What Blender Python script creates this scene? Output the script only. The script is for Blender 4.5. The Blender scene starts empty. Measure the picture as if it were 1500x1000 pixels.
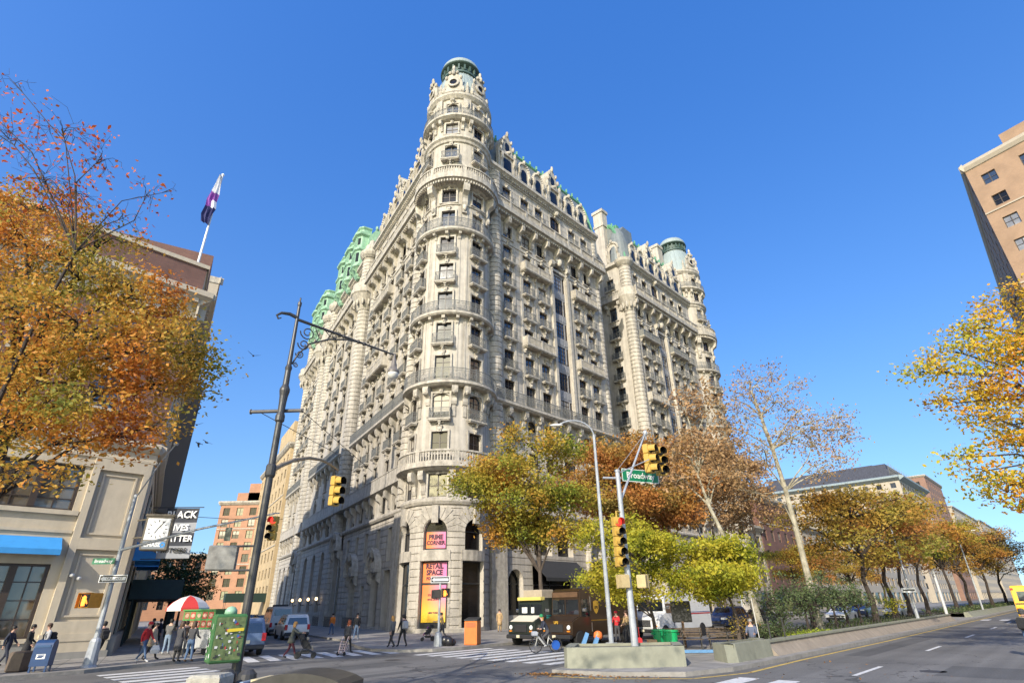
import bpy, math, random
import numpy as np
from mathutils import Vector, Matrix
R=math.radians; PI=math.pi
SC=bpy.context.scene; COL=SC.collection
sin,cos=math.sin,math.cos
ORG={}
def flag(o,label=None,cat=None,group=None,kind=None):
    if label: o['label']=label
    if cat: o['category']=cat
    if group: o['group']=group
    if kind: o['kind']=kind
    return o
def empty(name,loc,label,cat,group=None,rz=0,parent=None):
    o=bpy.data.objects.new(name,None); COL.objects.link(o); o.location=loc; o.rotation_euler=(0,0,rz)
    o.empty_display_size=.3; ORG[o.name]=Vector(loc)
    return flag(o,label,cat,group)
class M:
    def __init__(s): s.v=[];s.f=[];s.m=[];s.k=0
    def add(s,vs,fs):
        o=len(s.v); s.v.extend(vs); s.f.extend([tuple(i+o for i in f) for f in fs]); s.m.extend([s.k]*len(fs))
    def quad(s,*p): s.add(list(p),[tuple(range(len(p)))])
    def box(s,x0,x1,y0,y1,z0,z1,F=None):
        P=[(x,y,z) for z in (z0,z1) for y in (y0,y1) for x in (x0,x1)]
        if F: P=[F(*p) for p in P]
        s.add(P,[(0,2,3,1),(4,5,7,6),(0,1,5,4),(1,3,7,5),(3,2,6,7),(2,0,4,6)])
    def cbox(s,c,d,rot=None):
        P=[Vector((x*d[0]/2,y*d[1]/2,z*d[2]/2)) for z in (-1,1) for y in (-1,1) for x in (-1,1)]
        if rot: P=[rot@p for p in P]
        s.add([tuple(p+Vector(c)) for p in P],[(0,2,3,1),(4,5,7,6),(0,1,5,4),(1,3,7,5),(3,2,6,7),(2,0,4,6)])
    def rbox(s,x0,x1,y0,y1,z0,z1,r=.03):
        # box with chamfered edges
        s.loft([[(x0+r,y0+r,z0),(x1-r,y0+r,z0),(x1-r,y1-r,z0),(x0+r,y1-r,z0)],[(x0,y0,z0+r),(x1,y0,z0+r),(x1,y1,z0+r),(x0,y1,z0+r)],
                [(x0,y0,z1-r),(x1,y0,z1-r),(x1,y1,z1-r),(x0,y1,z1-r)],[(x0+r,y0+r,z1),(x1-r,y0+r,z1),(x1-r,y1-r,z1),(x0+r,y1-r,z1)]])
    def loft(s,rings,closed=True,caps=True):
        n=len(rings[0]); vs=[p for r in rings for p in r]; fs=[]
        for i in range(len(rings)-1):
            for j in range(n if closed else n-1):
                k=(j+1)%n; fs.append((i*n+j,i*n+k,(i+1)*n+k,(i+1)*n+j))
        if caps and closed: fs+= [tuple(range(n))[::-1],tuple(range((len(rings)-1)*n,len(rings)*n))]
        s.add(vs,fs)
    def tube(s,pts,rad,n=6,caps=True):
        pts=[Vector(p) for p in pts]
        if not hasattr(rad,'__len__'): rad=[rad]*len(pts)
        rings=[]; up=None
        for i,p in enumerate(pts):
            t=(pts[min(i+1,len(pts)-1)]-pts[max(i-1,0)])
            if t.length<1e-9: t=Vector((0,0,1))
            t.normalize()
            if up is None: up=Vector((1,0,0)) if abs(t.x)<.9 else Vector((0,1,0))
            a=(up-t*up.dot(t))
            if a.length<1e-4: a=Vector((0,1,0)) if abs(t.y)<.9 else Vector((0,0,1)); a=a-t*a.dot(t)
            a.normalize(); b=t.cross(a); up=a
            rings.append([tuple(p+(a*cos(2*PI*k/n)+b*sin(2*PI*k/n))*rad[i]) for k in range(n)])
        s.loft(rings,True,caps)
    def lathe(s,prof,c=(0,0,0),n=16,a0=0,a1=2*PI,axis='z'):
        full=abs(a1-a0-2*PI)<1e-6; k=n if full else n+1; rings=[]
        for r,z in prof:
            ring=[]
            for j in range(k):
                a=a0+(a1-a0)*j/n; x,y=r*cos(a),r*sin(a)
                p=(x,y,z) if axis=='z' else ((z,x,y) if axis=='x' else (y,z,x))
                ring.append((p[0]+c[0],p[1]+c[1],p[2]+c[2]))
            rings.append(ring)
        s.loft(rings,full,full)
    def ell(s,c,r,n=10,k=6):
        s.lathe([(max(1e-3,sin(PI*i/k)),-cos(PI*i/k)) for i in range(k+1)],(0,0,0),n); 
        m=n*(k+1); 
        for i in range(len(s.v)-m,len(s.v)): p=s.v[i]; s.v[i]=(p[0]*r[0]+c[0],p[1]*r[1]+c[1],p[2]*r[2]+c[2])
    def prism(s,poly,y0,y1,F=None):
        # poly in (x,z), extruded along y
        n=len(poly); V=[(x,y,z) for y in (y0,y1) for x,z in poly]
        if F: V=[F(*p) for p in V]
        s.add(V,[tuple(range(n)),tuple(range(2*n-1,n-1,-1))]+[(i,i+n,(i+1)%n+n,(i+1)%n) for i in range(n)])
    def flat(s,poly,z0,z1=None):
        # horizontal polygon, optional thickness
        n=len(poly)
        if z1 is None: s.add([(x,y,z0) for x,y in poly],[tuple(range(n))]); return
        s.add([(x,y,z) for z in (z0,z1) for x,y in poly],[tuple(range(n-1,-1,-1)),tuple(range(n,2*n))]+[(i,(i+1)%n,(i+1)%n+n,i+n) for i in range(n)])
    def xf(s,mat,i0=0):
        for i in range(i0,len(s.v)): s.v[i]=tuple(mat@Vector(s.v[i]))
    def mesh(s,name,mats,off=None,smooth=False,fix=True):
        me=bpy.data.meshes.new(name)
        v=np.array(s.v,dtype=np.float32).reshape(-1,3)
        if off is not None: v=v-np.array(off,dtype=np.float32)
        me.from_pydata(v.tolist(),[],s.f)
        if not isinstance(mats,(list,tuple)): mats=[mats]
        for m in mats: me.materials.append(m)
        if len(mats)>1: me.polygons.foreach_set('material_index',s.m)
        if fix and len(s.f)<60000:
            import bmesh
            bm=bmesh.new(); bm.from_mesh(me); bmesh.ops.recalc_face_normals(bm,faces=bm.faces); bm.to_mesh(me); bm.free()
        if smooth: me.polygons.foreach_set('use_smooth',[True]*len(me.polygons))
        me.update(); return me
    def obj(s,name,mats,parent=None,world=False,smooth=False,loc=None,fix=True,kind=None,label=None):
        off=None
        if parent is not None and world: off=ORG[parent.name]
        if loc is not None and parent is None: off=loc
        me=s.mesh(name,mats,off,smooth,fix)
        o=bpy.data.objects.new(name,me); COL.objects.link(o)
        if parent is not None: o.parent=parent
        elif loc is not None: o.location=loc
        ORG[o.name]=ORG[parent.name] if (parent is not None) else Vector(loc or (0,0,0))
        if smooth=='auto': shade(o)
        return flag(o,label,None,None,kind)
def inst(me,name,parent,loc,rz=0,scale=None,label=None):
    o=bpy.data.objects.new(name,me); COL.objects.link(o); o.parent=parent; o.location=loc; o.rotation_euler=(0,0,rz)
    if scale: o.scale=scale
    if label: o['label']=label
    ORG[o.name]=Vector((0,0,0))
    return o
def copy_tree(o,parent=None):
    c=o.copy(); COL.objects.link(c)
    if parent is not None: c.parent=parent
    for ch in o.children: copy_tree(ch,c)
    return c
def text_into(m,s,size,F,depth=.0,align='CENTER',bold=0):
    cu=bpy.data.curves.new('t','FONT'); cu.body=s; cu.size=size; cu.align_x=align; cu.align_y='CENTER'; cu.extrude=0; cu.resolution_u=2; cu.offset=bold
    ob=bpy.data.objects.new('t',cu); COL.objects.link(ob)
    dg=bpy.context.evaluated_depsgraph_get(); me=bpy.data.meshes.new_from_object(ob.evaluated_get(dg))
    m.add([tuple(F(v.co.x,v.co.y)) for v in me.vertices],[tuple(p.vertices) for p in me.polygons])
    bpy.data.objects.remove(ob); bpy.data.curves.remove(cu); bpy.data.meshes.remove(me)
# ---------- materials
def nt(name):
    m=bpy.data.materials.new(name); m.use_nodes=True; t=m.node_tree; b=t.nodes['Principled BSDF']; return m,t,b
def mat(name,col,rough=.6,var=.0,scale=3.,bump=0.,metal=0,spec=.5,streak=0,bscale=None,emit=0,coat=0,dirt=None):
    m,t,b=nt(name); L=t.links.new; N=t.nodes.new
    b.inputs['Base Color'].default_value=(*col,1); b.inputs['Roughness'].default_value=rough; b.inputs['Metallic'].default_value=metal
    b.inputs['Specular IOR Level'].default_value=spec
    if coat: b.inputs['Coat Weight'].default_value=coat; b.inputs['Coat Roughness'].default_value=.08
    if emit: b.inputs['Emission Color'].default_value=(*col,1); b.inputs['Emission Strength'].default_value=emit
    if var or bump or streak:
        g=N('ShaderNodeNewGeometry'); mp=N('ShaderNodeMapping'); L(g.outputs['Position'],mp.inputs['Vector'])
        n=N('ShaderNodeTexNoise'); n.inputs['Scale'].default_value=scale; n.inputs['Detail'].default_value=6; n.inputs['Roughness'].default_value=.65
        L(mp.outputs[0],n.inputs['Vector']); src=n.outputs['Fac']
        if streak:
            m2=N('ShaderNodeMapping'); m2.inputs['Scale'].default_value=(2.2,2.2,.12); L(g.outputs['Position'],m2.inputs['Vector'])
            n2=N('ShaderNodeTexNoise'); n2.inputs['Scale'].default_value=1.; n2.inputs['Detail'].default_value=5; L(m2.outputs[0],n2.inputs['Vector'])
            mx=N('ShaderNodeMath'); mx.operation='MULTIPLY_ADD'; L(n2.outputs['Fac'],mx.inputs[0]); mx.inputs[1].default_value=streak
            m3=N('ShaderNodeMath'); m3.operation='MULTIPLY'; L(n.outputs['Fac'],m3.inputs[0]); m3.inputs[1].default_value=1-streak
            L(m3.outputs[0],mx.inputs[2]); src=mx.outputs[0]
        rp=N('ShaderNodeValToRGB'); e=rp.color_ramp.elements; e[0].position=.3; e[1].position=.7
        d=dirt or tuple(c*(1-var) for c in col); e[0].color=(*d,1); e[1].color=(*[min(1,c*(1+var*.5)) for c in col],1)
        L(src,rp.inputs['Fac']); L(rp.outputs['Color'],b.inputs['Base Color'])
        if bump:
            bp=N('ShaderNodeBump'); bp.inputs['Strength'].default_value=bump; bp.inputs['Distance'].default_value=.05
            nb=N('ShaderNodeTexNoise'); nb.inputs['Scale'].default_value=bscale or scale*4; nb.inputs['Detail'].default_value=4; L(g.outputs['Position'],nb.inputs['Vector'])
            L(nb.outputs['Fac'],bp.inputs['Height']); L(bp.outputs['Normal'],b.inputs['Normal'])
    return m
def brickmat(name,c1,c2,cm,udir,scale=1.,bw=.24,bh=.075,mortar=.012,var=.5):
    # brick coursing laid along a horizontal direction and z
    m,t,b=nt(name); L=t.links.new; N=t.nodes.new
    g=N('ShaderNodeNewGeometry'); dp=N('ShaderNodeVectorMath'); dp.operation='DOT_PRODUCT'; dp.inputs[1].default_value=(udir[0],udir[1],0); L(g.outputs['Position'],dp.inputs[0])
    sp=N('ShaderNodeSeparateXYZ'); L(g.outputs['Position'],sp.inputs[0]); cb=N('ShaderNodeCombineXYZ'); L(dp.outputs['Value'],cb.inputs[0]); L(sp.outputs['Z'],cb.inputs[1])
    br=N('ShaderNodeTexBrick'); br.inputs['Scale'].default_value=scale; br.inputs['Brick Width'].default_value=bw; br.inputs['Row Height'].default_value=bh; br.inputs['Mortar Size'].default_value=mortar
    br.inputs['Color1'].default_value=(*c1,1); br.inputs['Color2'].default_value=(*c2,1); br.inputs['Mortar'].default_value=(*cm,1); br.inputs['Bias'].default_value=0
    L(cb.outputs[0],br.inputs['Vector'])
    n=N('ShaderNodeTexNoise'); n.inputs['Scale'].default_value=.6; n.inputs['Detail'].default_value=6; L(g.outputs['Position'],n.inputs['Vector'])
    mx=N('ShaderNodeMix'); mx.data_type='RGBA'; mx.blend_type='MULTIPLY'; mx.inputs['Factor'].default_value=var
    L(br.outputs['Color'],mx.inputs['A']); L(n.outputs['Color'],mx.inputs['B'])
    rp=N('ShaderNodeValToRGB'); rp.color_ramp.elements[0].position=.3; rp.color_ramp.elements[0].color=(.55,.55,.55,1); rp.color_ramp.elements[1].position=.65
    L(n.outputs['Fac'],rp.inputs['Fac']); L(rp.outputs['Color'],mx.inputs['B'])
    L(mx.outputs['Result'],b.inputs['Base Color']); b.inputs['Roughness'].default_value=.85
    return m
def glassmat(name,col,rough=.04,var=.5):
    m,t,b=nt(name); L=t.links.new; N=t.nodes.new
    b.inputs['Roughness'].default_value=rough; b.inputs['Specular IOR Level'].default_value=.9; b.inputs['IOR'].default_value=1.7
    oi=N('ShaderNodeObjectInfo'); g=N('ShaderNodeNewGeometry'); n=N('ShaderNodeTexNoise'); n.inputs['Scale'].default_value=.9; L(g.outputs['Position'],n.inputs['Vector'])
    rp=N('ShaderNodeValToRGB'); e=rp.color_ramp.elements; e[0].color=(*[c*(1-var) for c in col],1); e[1].color=(*col,1); e[0].position=.3; e[1].position=.75
    L(n.outputs['Fac'],rp.inputs['Fac']); L(rp.outputs['Color'],b.inputs['Base Color'])
    bp=N('ShaderNodeBump'); bp.inputs['Strength'].default_value=.08; bp.inputs['Distance'].default_value=.1; n2=N('ShaderNodeTexNoise'); n2.inputs['Scale'].default_value=.7; L(g.outputs['Position'],n2.inputs['Vector']); L(n2.outputs['Fac'],bp.inputs['Height']); L(bp.outputs['Normal'],b.inputs['Normal'])
    return m
def leafmat(name,cols,scale=.7,trans=.35):
    # leaf colour from a noise of two sizes through a ramp, part of the light passes through
    m,t,b=nt(name); L=t.links.new; N=t.nodes.new
    g=N('ShaderNodeNewGeometry'); n=N('ShaderNodeTexNoise'); n.inputs['Scale'].default_value=scale; n.inputs['Detail'].default_value=3; L(g.outputs['Position'],n.inputs['Vector'])
    n2=N('ShaderNodeTexNoise'); n2.inputs['Scale'].default_value=9; n2.inputs['Detail'].default_value=1; L(g.outputs['Position'],n2.inputs['Vector'])
    a=N('ShaderNodeMath'); a.operation='MULTIPLY_ADD'; L(n2.outputs['Fac'],a.inputs[0]); a.inputs[1].default_value=.55
    a2=N('ShaderNodeMath'); a2.operation='MULTIPLY_ADD'; L(n.outputs['Fac'],a2.inputs[0]); a2.inputs[1].default_value=1.3; a2.inputs[2].default_value=-.43; L(a2.outputs[0],a.inputs[2])
    rp=N('ShaderNodeValToRGB'); e=rp.color_ramp.elements
    for i in range(len(cols)-2): e.new(.5)
    for i,c in enumerate(cols): e[i].position=.22+.56*i/(len(cols)-1); e[i].color=(*c,1)
    L(a.outputs[0],rp.inputs['Fac']); L(rp.outputs['Color'],b.inputs['Base Color']); b.inputs['Roughness'].default_value=.6; b.inputs['Specular IOR Level'].default_value=.25
    tr=N('ShaderNodeBsdfTranslucent'); L(rp.outputs['Color'],tr.inputs['Color']); mx=N('ShaderNodeMixShader'); mx.inputs[0].default_value=trans
    L(b.outputs[0],mx.inputs[1]); L(tr.outputs[0],mx.inputs[2]); L(mx.outputs[0],t.nodes['Material Output'].inputs['Surface'])
    return m
# ---------- frames of reference of the place: Broadway runs along BD, the side street along WD
aB,aW=R(43.87),R(-31.37)
BD=(sin(aB),cos(aB)); WD=(sin(aW),cos(aW)); NB=(BD[1],-BD[0]); NW=(-WD[1],WD[0])
AX=(-7.13,58.27)
def bn(b,n,z=None):
    p=(BD[0]*b+NB[0]*n,BD[1]*b+NB[1]*n); return p if z is None else (*p,z)
def wn(w,n,z=None):
    p=(WD[0]*w+NW[0]*n,WD[1]*w+NW[1]*n); return p if z is None else (*p,z)
class Fr:
    # flat wall frame: s along the wall, d outwards, z up
    def __init__(f,o,u,n,step=None,zm=None): f.o=o;f.u=u;f.n=n;f.step=step;f.zm=zm
    def __call__(f,s,d,z):
        if f.zm: z=f.zm(z)
        return (f.o[0]+f.u[0]*s+f.n[0]*d,f.o[1]+f.u[1]*s+f.n[1]*d,z)
    def rot(f,s): return math.atan2(f.n[0],-f.n[1])
class Cyl:
    def __init__(f,c,r,az0,sign=-1,step=.6,zm=None): f.c=c;f.r=r;f.az0=az0;f.sg=sign;f.step=step;f.zm=zm
    def a(f,s): return f.az0+f.sg*s/f.r
    def __call__(f,s,d,z):
        if f.zm: z=f.zm(z)
        a=f.a(s); q=f.r+d; return (f.c[0]+q*sin(a),f.c[1]+q*cos(a),z)
    def rot(f,s):
        a=f.a(s); return math.atan2(sin(a),-cos(a))
def lins(a,b,step):
    if not step: return [a,b]
    k=max(1,int(math.ceil((b-a)/step-1e-6))); return [a+(b-a)*i/k for i in range(k+1)]
def uniq(l):
    l=sorted(l); o=[l[0]]
    for x in l[1:]:
        if x-o[-1]>1e-4: o.append(x)
    return o
def wall(m,F,s0,s1,z0,z1,ops,depth=.35,rust=None,d0=0.,gr=.06,gh=.06):
    # ops: (sa,sb,za,zb,arch rise); rust: list of z where a channel groove runs
    S=[s0,s1]+[o[0] for o in ops]+[o[1] for o in ops]; S=uniq([x for x in S if s0-1e-6<=x<=s1+1e-6])
    S2=[]
    for a,b in zip(S,S[1:]): S2+=lins(a,b,F.step)
    S=uniq(S2)
    Z=[z0,z1]+[o[2] for o in ops]+[o[3] for o in ops]; gs=[]
    if rust:
        for z in rust:
            if z0<z<z1-gh: Z+=[z,z+gh]; gs.append((z,z+gh))
    Z=uniq([z for z in Z if z0-1e-6<=z<=z1+1e-6])
    def hole(s,z): return any(o[0]-1e-5<s<o[1]+1e-5 and o[2]-1e-5<z<o[3]+1e-5 for o in ops)
    def dep(z): return d0-gr if any(a-1e-5<z<b+1e-5 for a,b in gs) else d0
    for a,b in zip(S,S[1:]):
        prev=None
        for c,e in zip(Z,Z[1:]):
            h=hole((a+b)/2,(c+e)/2); d=dep((c+e)/2)
            if not h: m.quad(F(a,d,c),F(b,d,c),F(b,d,e),F(a,d,e))
            if prev is not None and abs(prev-d)>1e-6 : 
                if not (h and hole((a+b)/2,c-1e-3)): m.quad(F(a,prev,c),F(b,prev,c),F(b,d,c),F(a,d,c))
            prev=d
    for o in ops:
        sa,sb,za,zb=o[:4]; rise=o[4] if len(o)>4 else 0
        zs=zb-rise
        m.quad(F(sa,d0,za),F(sa,-depth,za),F(sa,-depth,zs),F(sa,d0,zs)); m.quad(F(sb,d0,za),F(sb,d0,zs),F(sb,-depth,zs),F(sb,-depth,za))
        L=lins(sa,sb,F.step)
        for a,b in zip(L,L[1:]):
            m.quad(F(a,d0,za),F(b,d0,za),F(b,-depth,za),F(a,-depth,za))
            if not rise: m.quad(F(a,d0,zb),F(a,-depth,zb),F(b,-depth,zb),F(b,d0,zb))
        if rise:
            k=10; mid=(sa+sb)/2; w=(sb-sa)/2
            A=[(mid-w*cos(PI*i/k),zs+rise*sin(PI*i/k)) for i in range(k+1)]
            for (x0,y0),(x1,y1) in zip(A,A[1:]):
                m.quad(F(x0,d0,y0),F(x1,d0,y1),F(x1,d0,zb),F(x0,d0,zb)); m.quad(F(x0,d0,y0),F(x0,-depth,y0),F(x1,-depth,y1),F(x1,d0,y1))
def sweep(m,F,s0,s1,prof,caps=True,step=None):
    # moulding: profile [(d,z)] swept along the wall
    L=lins(s0,s1,step or F.step); rings=[[F(s,d,z) for d,z in prof] for s in L]; n=len(prof)
    m.loft(rings,True,caps)
def bracket(m,F,s,zt,h,p,w):
    # scroll console under a slab
    pr=[(0,zt-h),(p*.22,zt-h*.97),(p*.34,zt-h*.8),(p*.30,zt-h*.6),(p*.45,zt-h*.5),(p*.9,zt-h*.38),(p*1.0,zt-h*.18),(p*.95,zt),(0,zt)]
    pr=[(d,z) for d,z in pr]; n=len(pr)
    V=[F(s+sg*w/2,d,z) for sg in (-1,1) for d,z in pr]
    m.add(V,[tuple(range(n)),tuple(range(2*n-1,n-1,-1))]+[(i,i+n,(i+1)%n+n,(i+1)%n) for i in range(n)])
def bbox(m,F,s0,s1,d0,d1,z0,z1):
    L=lins(s0,s1,F.step); pr=[(d0,z0),(d1,z0),(d1,z1),(d0,z1)]
    m.loft([[F(s,d,z) for d,z in pr] for s in L])
# ---------- shared materials
STONE=mat('limestone',(.475,.432,.365),.85,.3,1.2,.35,streak=.6,dirt=(.25,.225,.185))
STONE2=mat('terracotta_trim',(.485,.44,.365),.8,.34,2.2,.5,streak=.5,dirt=(.19,.172,.142))
GREY_STONE=mat('grey_limestone',(.44,.40,.33),.85,.2,1.5,.3,streak=.5)
WINFRAME=mat('dark_window_frame',(.06,.045,.035),.5)
GLASS=glassmat('window_glass',(.02,.03,.045))
GLASS_C=glassmat('curtained_glass',(.30,.29,.27),.08)
GLASS_D=glassmat('dark_glass',(.012,.012,.014)); GLASS_D.node_tree.nodes['Principled BSDF'].inputs['Specular IOR Level'].default_value=.22; GLASS_D.node_tree.nodes['Principled BSDF'].inputs['Roughness'].default_value=.15
def blindglass(name):
    # pane with a roller blind drawn to a different height in each window
    m,t,b=nt(name); L=t.links.new; N=t.nodes.new; tc=N('ShaderNodeTexCoord'); sp=N('ShaderNodeSeparateXYZ'); L(tc.outputs['Object'],sp.inputs[0]); oi=N('ShaderNodeObjectInfo')
    th=N('ShaderNodeMapRange'); L(oi.outputs['Random'],th.inputs[0]); th.inputs[3].default_value=.3; th.inputs[4].default_value=2.2
    gt=N('ShaderNodeMath'); gt.operation='GREATER_THAN'; L(sp.outputs['Z'],gt.inputs[0]); L(th.outputs[0],gt.inputs[1])
    mx=N('ShaderNodeMix'); mx.data_type='RGBA'; L(gt.outputs[0],mx.inputs['Factor']); mx.inputs['A'].default_value=(.02,.025,.035,1); mx.inputs['B'].default_value=(.36,.33,.28,1); L(mx.outputs['Result'],b.inputs['Base Color']); b.inputs['Roughness'].default_value=.06; b.inputs['Specular IOR Level'].default_value=.6; return m
GLASS_B=blindglass('glass_with_blind')
IRON=mat('painted_iron',(.17,.17,.155),.6,.3,6)
SLATE=mat('slate_roof',(.16,.18,.18),.55,.35,1.5,.2,streak=.5)
COPPER=mat('green_copper',(.09,.25,.14),.6,.3,1.2,.1,streak=.5)
COPPER_L=mat('pale_green_copper',(.29,.45,.31),.65,.25,1.4,.25,streak=.5,dirt=(.12,.25,.16))
COPPER_G=mat('greyed_copper',(.25,.30,.30),.6,.2,1.5,.1,streak=.6)
SPAND=mat('slate_blue_metal',(.25,.25,.255),.6,.3,4)
BLACK=mat('black_paint',(.02,.02,.021),.45,.2,5)
CANVAS_D=mat('black_canvas',(.028,.028,.028),.8,.2,3)
# ---------- window and balcony builders (local: x along wall, y inwards, z up from the sill)
def win_build(w,h,rise=0,style='dbl',dep=.3,sur=True):
    f=M(); g=M()
    f.k=0; t=.07
    for x0,x1,z0,z1 in ((-w/2,-w/2+t,0,h),(w/2-t,w/2,0,h),(-w/2,w/2,0,t),(-w/2,w/2,h-t,h)): f.box(x0,x1,dep-.08,dep+.02,z0,z1)
    if style in('dbl','fr'): f.box(-.045,.045,dep-.085,dep,t,h-t)
    if style=='dbl': f.box(-w/2+t,w/2-t,dep-.075,dep-.01,h*.5-.03,h*.5+.03)
    if style=='fr': f.box(-w/2+t,w/2-t,dep-.075,dep-.01,h*.72-.03,h*.72+.03)
    if style=='grid':
        for i in (1,2): f.box(-w/2+w*i/3-.03,-w/2+w*i/3+.03,dep-.085,dep,t,h-t)
        for i in (1,2,3): f.box(-w/2+t,w/2-t,dep-.075,dep-.01,h*i/4-.025,h*i/4+.025)
    g.quad((-w/2,dep-.02,0),(w/2,dep-.02,0),(w/2,dep-.02,h),(-w/2,dep-.02,h))
    if sur:
        f.k=1; a=.2
        f.box(-w/2-a,-w/2-.002,-.07,.05,-.1,h+a); f.box(w/2+.002,w/2+a,-.07,.05,-.1,h+a)
        f.box(-w/2-.001,w/2+.001,-.068,.05,h+.002 if not rise else h+.03,h+a-.002)
        f.box(-w/2-a-.1,w/2+a+.1,-.2,.1,-.22,-.102)
        # keystone with a scroll
        f.prism([(-.16,h-.05),(.16,h-.05),(.26,h+.5),(-.26,h+.5)],-.2,.05); f.box(-.32,.32,-.26,.02,h+.5,h+.58)
        f.ell((0,-.2,h+.22),(.15,.12,.18),8,5)
    return f,g
def rail_build(m,w,proj,h,x0=None,ends=True,gap=.11):
    # iron railing round three sides, scroll pattern
    hw=w/2; ys=-proj+.06
    def run(p,q):
        L=math.hypot(q[0]-p[0],q[1]-p[1]); n=max(2,int(L/gap)); ux,uy=(q[0]-p[0])/L,(q[1]-p[1])/L
        F=lambda a,b,c:(p[0]+ux*a-uy*b,p[1]+uy*a+ux*b,c)
        m.box(0,L,-.03,.03,h-.05,h,F); m.box(0,L,-.02,.02,.06,.1,F); m.box(0,L,-.015,.015,h*.78,h*.78+.03,F)
        for i in range(n+1):
            a=L*i/n; m.box(a-.013,a+.013,-.012,.012,.06,h-.03,F)
        k=max(1,int(L/.55))
        for i in range(k):
            a=L*(i+.5)/k
            for r in (.15,.09):
                for j in range(8):
                    t0,t1=2*PI*j/8,2*PI*(j+1)/8
                    m.quad(F(a+r*cos(t0),-.02,h*.42+r*sin(t0)),F(a+r*cos(t1),-.02,h*.42+r*sin(t1)),F(a+(r+.035)*cos(t1),-.02,h*.42+(r+.035)*sin(t1)),F(a+(r+.035)*cos(t0),-.02,h*.42+(r+.035)*sin(t0)))
    run((-hw,ys),(hw,ys))
    if ends: run((-hw,0),(-hw,ys)); run((hw,ys),(hw,0))
def balc_build(w,proj=.65,h=1.0,nb=1,stone=False):
    s=M(); r=M()
    s.box(-w/2-.08,w/2+.08,-proj-.08,.0,-.2,-.04); s.box(-w/2,w/2,-proj,.0,-.32,-.2)
    for i in range(nb):
        x=0 if nb==1 else -w/2+.35+(w-.7)*i/(nb-1)
        s.prism([(x-.16,-.32),(x+.16,-.32),(x+.12,-.95),(x-.12,-.95)],-.22,0); s.ell((x,-.24,-.55),(.15,.2,.22),8,5); s.box(x-.17,x+.17,-proj*.85,0,-.46,-.321)
        if nb==1:
            for sg in(-1,1): s.ell((x+sg*.32,-.12,-.42),(.2,.14,.12),8,5)
    if stone:
        n=max(2,int(w/.22))
        r.box(-w/2,w/2,-proj,-proj+.2,h-.14,h); r.box(-w/2,w/2,-proj,-proj+.18,-.04,.12)
        for i in range(n): 
            x=-w/2+w*(i+.5)/n; r.box(x-.05,x+.05,-proj+.03,-proj+.13,.12,h-.14)
        for x in (-w/2+.15,0,w/2-.15): r.box(x-.15,x+.15,-proj-.02,-proj+.22,-.04,h+.04)
        for sg in(-1,1): r.box(sg*w/2-(.15 if sg>0 else 0),sg*w/2+(.15 if sg<0 else 0),-proj+.2,0,-.04,h)
    else: rail_build(r,w,proj,h)
    return s,r
WINS=[];BALS=[]
_rw=random.Random(5)
def addwin(F,s,z,w,h,rise=0,style='dbl',dep=.3,sur=True,d=0.,glass=None):
    h=F(s,d,z+h)[2]-F(s,d,z)[2]
    WINS.append((F(s,d,z),F.rot(s),(round(w,2),round(h,2),round(rise,2),style,dep,sur),glass or (_rw.random())))
def addbal(F,s,z,w,proj=.65,h=1.0,nb=1,stone=False,d=0.):
    h=h*1.12
    BALS.append((F(s,d,z),F.rot(s),(w,proj,h,nb,stone)))
def flush(root,wins,bals,maxn,frm,stone,rail,gl=(GLASS,GLASS_C,GLASS_D)):
    cam=Vector((0,0,2.3)); o=ORG[root.name]; cache={}
    for lst,kindn in ((wins,'w'),(bals,'b')):
        lst=sorted(lst,key=lambda r:(Vector(r[0])-cam).length); rest=[M(),M()]; rg=[M(),M(),M()]
        for i,r in enumerate(lst):
            pos,rot,key=r[:3]
            if (kindn,key) not in cache: cache[(kindn,key)]=(win_build if kindn=='w' else balc_build)(*key); 
            a,b=cache[(kindn,key)]
            gi=0
            if kindn=='w':
                q=r[3]; gi=(q if isinstance(q,int) and not isinstance(q,bool) else (0 if q<.4 else (1 if q<.75 else 2)))
            if i<maxn:
                mk=(kindn,key,'m')
                if mk not in cache:
                    ma=a.mesh('window' if kindn=='w' else 'balcony',[frm,stone] if kindn=='w' else stone)
                    cache[mk]=(ma,{})
                ma,mb=cache[mk]
                if gi not in mb: mb[gi]=b.mesh('pane' if kindn=='w' else 'railing',(GLASS_B if gl[gi] is GLASS_C else gl[gi]) if kindn=='w' else (stone if key[4] else rail))
                ob=inst(ma,'window' if kindn=='w' else 'balcony',root,Vector(pos)-o,rot)
                inst(mb[gi],'pane' if kindn=='w' else 'railing',ob,(0,0,0))
            else:
                mt=Matrix.Translation(Vector(pos))@Matrix.Rotation(rot,4,'Z')
                for src,dst in ((a,rest[0]),(b,(rg[gi] if kindn=='w' else rest[1]))):
                    i0=len(dst.v); oo=len(dst.v)
                    dst.v.extend([tuple(mt@Vector(p)) for p in src.v]); dst.f.extend([tuple(k+oo for k in f) for f in src.f]); dst.m.extend(src.m)
        if len(lst)>maxn:
            if kindn=='w':
                rest[0].k=0; m=rest[0]
                for gi,x in enumerate(rg):
                    oo=len(m.v); m.v.extend(x.v); m.f.extend([tuple(k+oo for k in f) for f in x.f]); m.m.extend([2+gi]*len(x.f))
                m.obj('window',[frm,stone]+list(gl),root,True,kind='stuff',fix=False)
            else:
                m=rest[0]; m.m=[0]*len(m.f); x=rest[1]; oo=len(m.v); m.v.extend(x.v); m.f.extend([tuple(k+oo for k in f) for f in x.f]); m.m.extend([1]*len(x.f))
                m.obj('balcony',[stone,rail],root,True,kind='stuff',fix=False)
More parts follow.
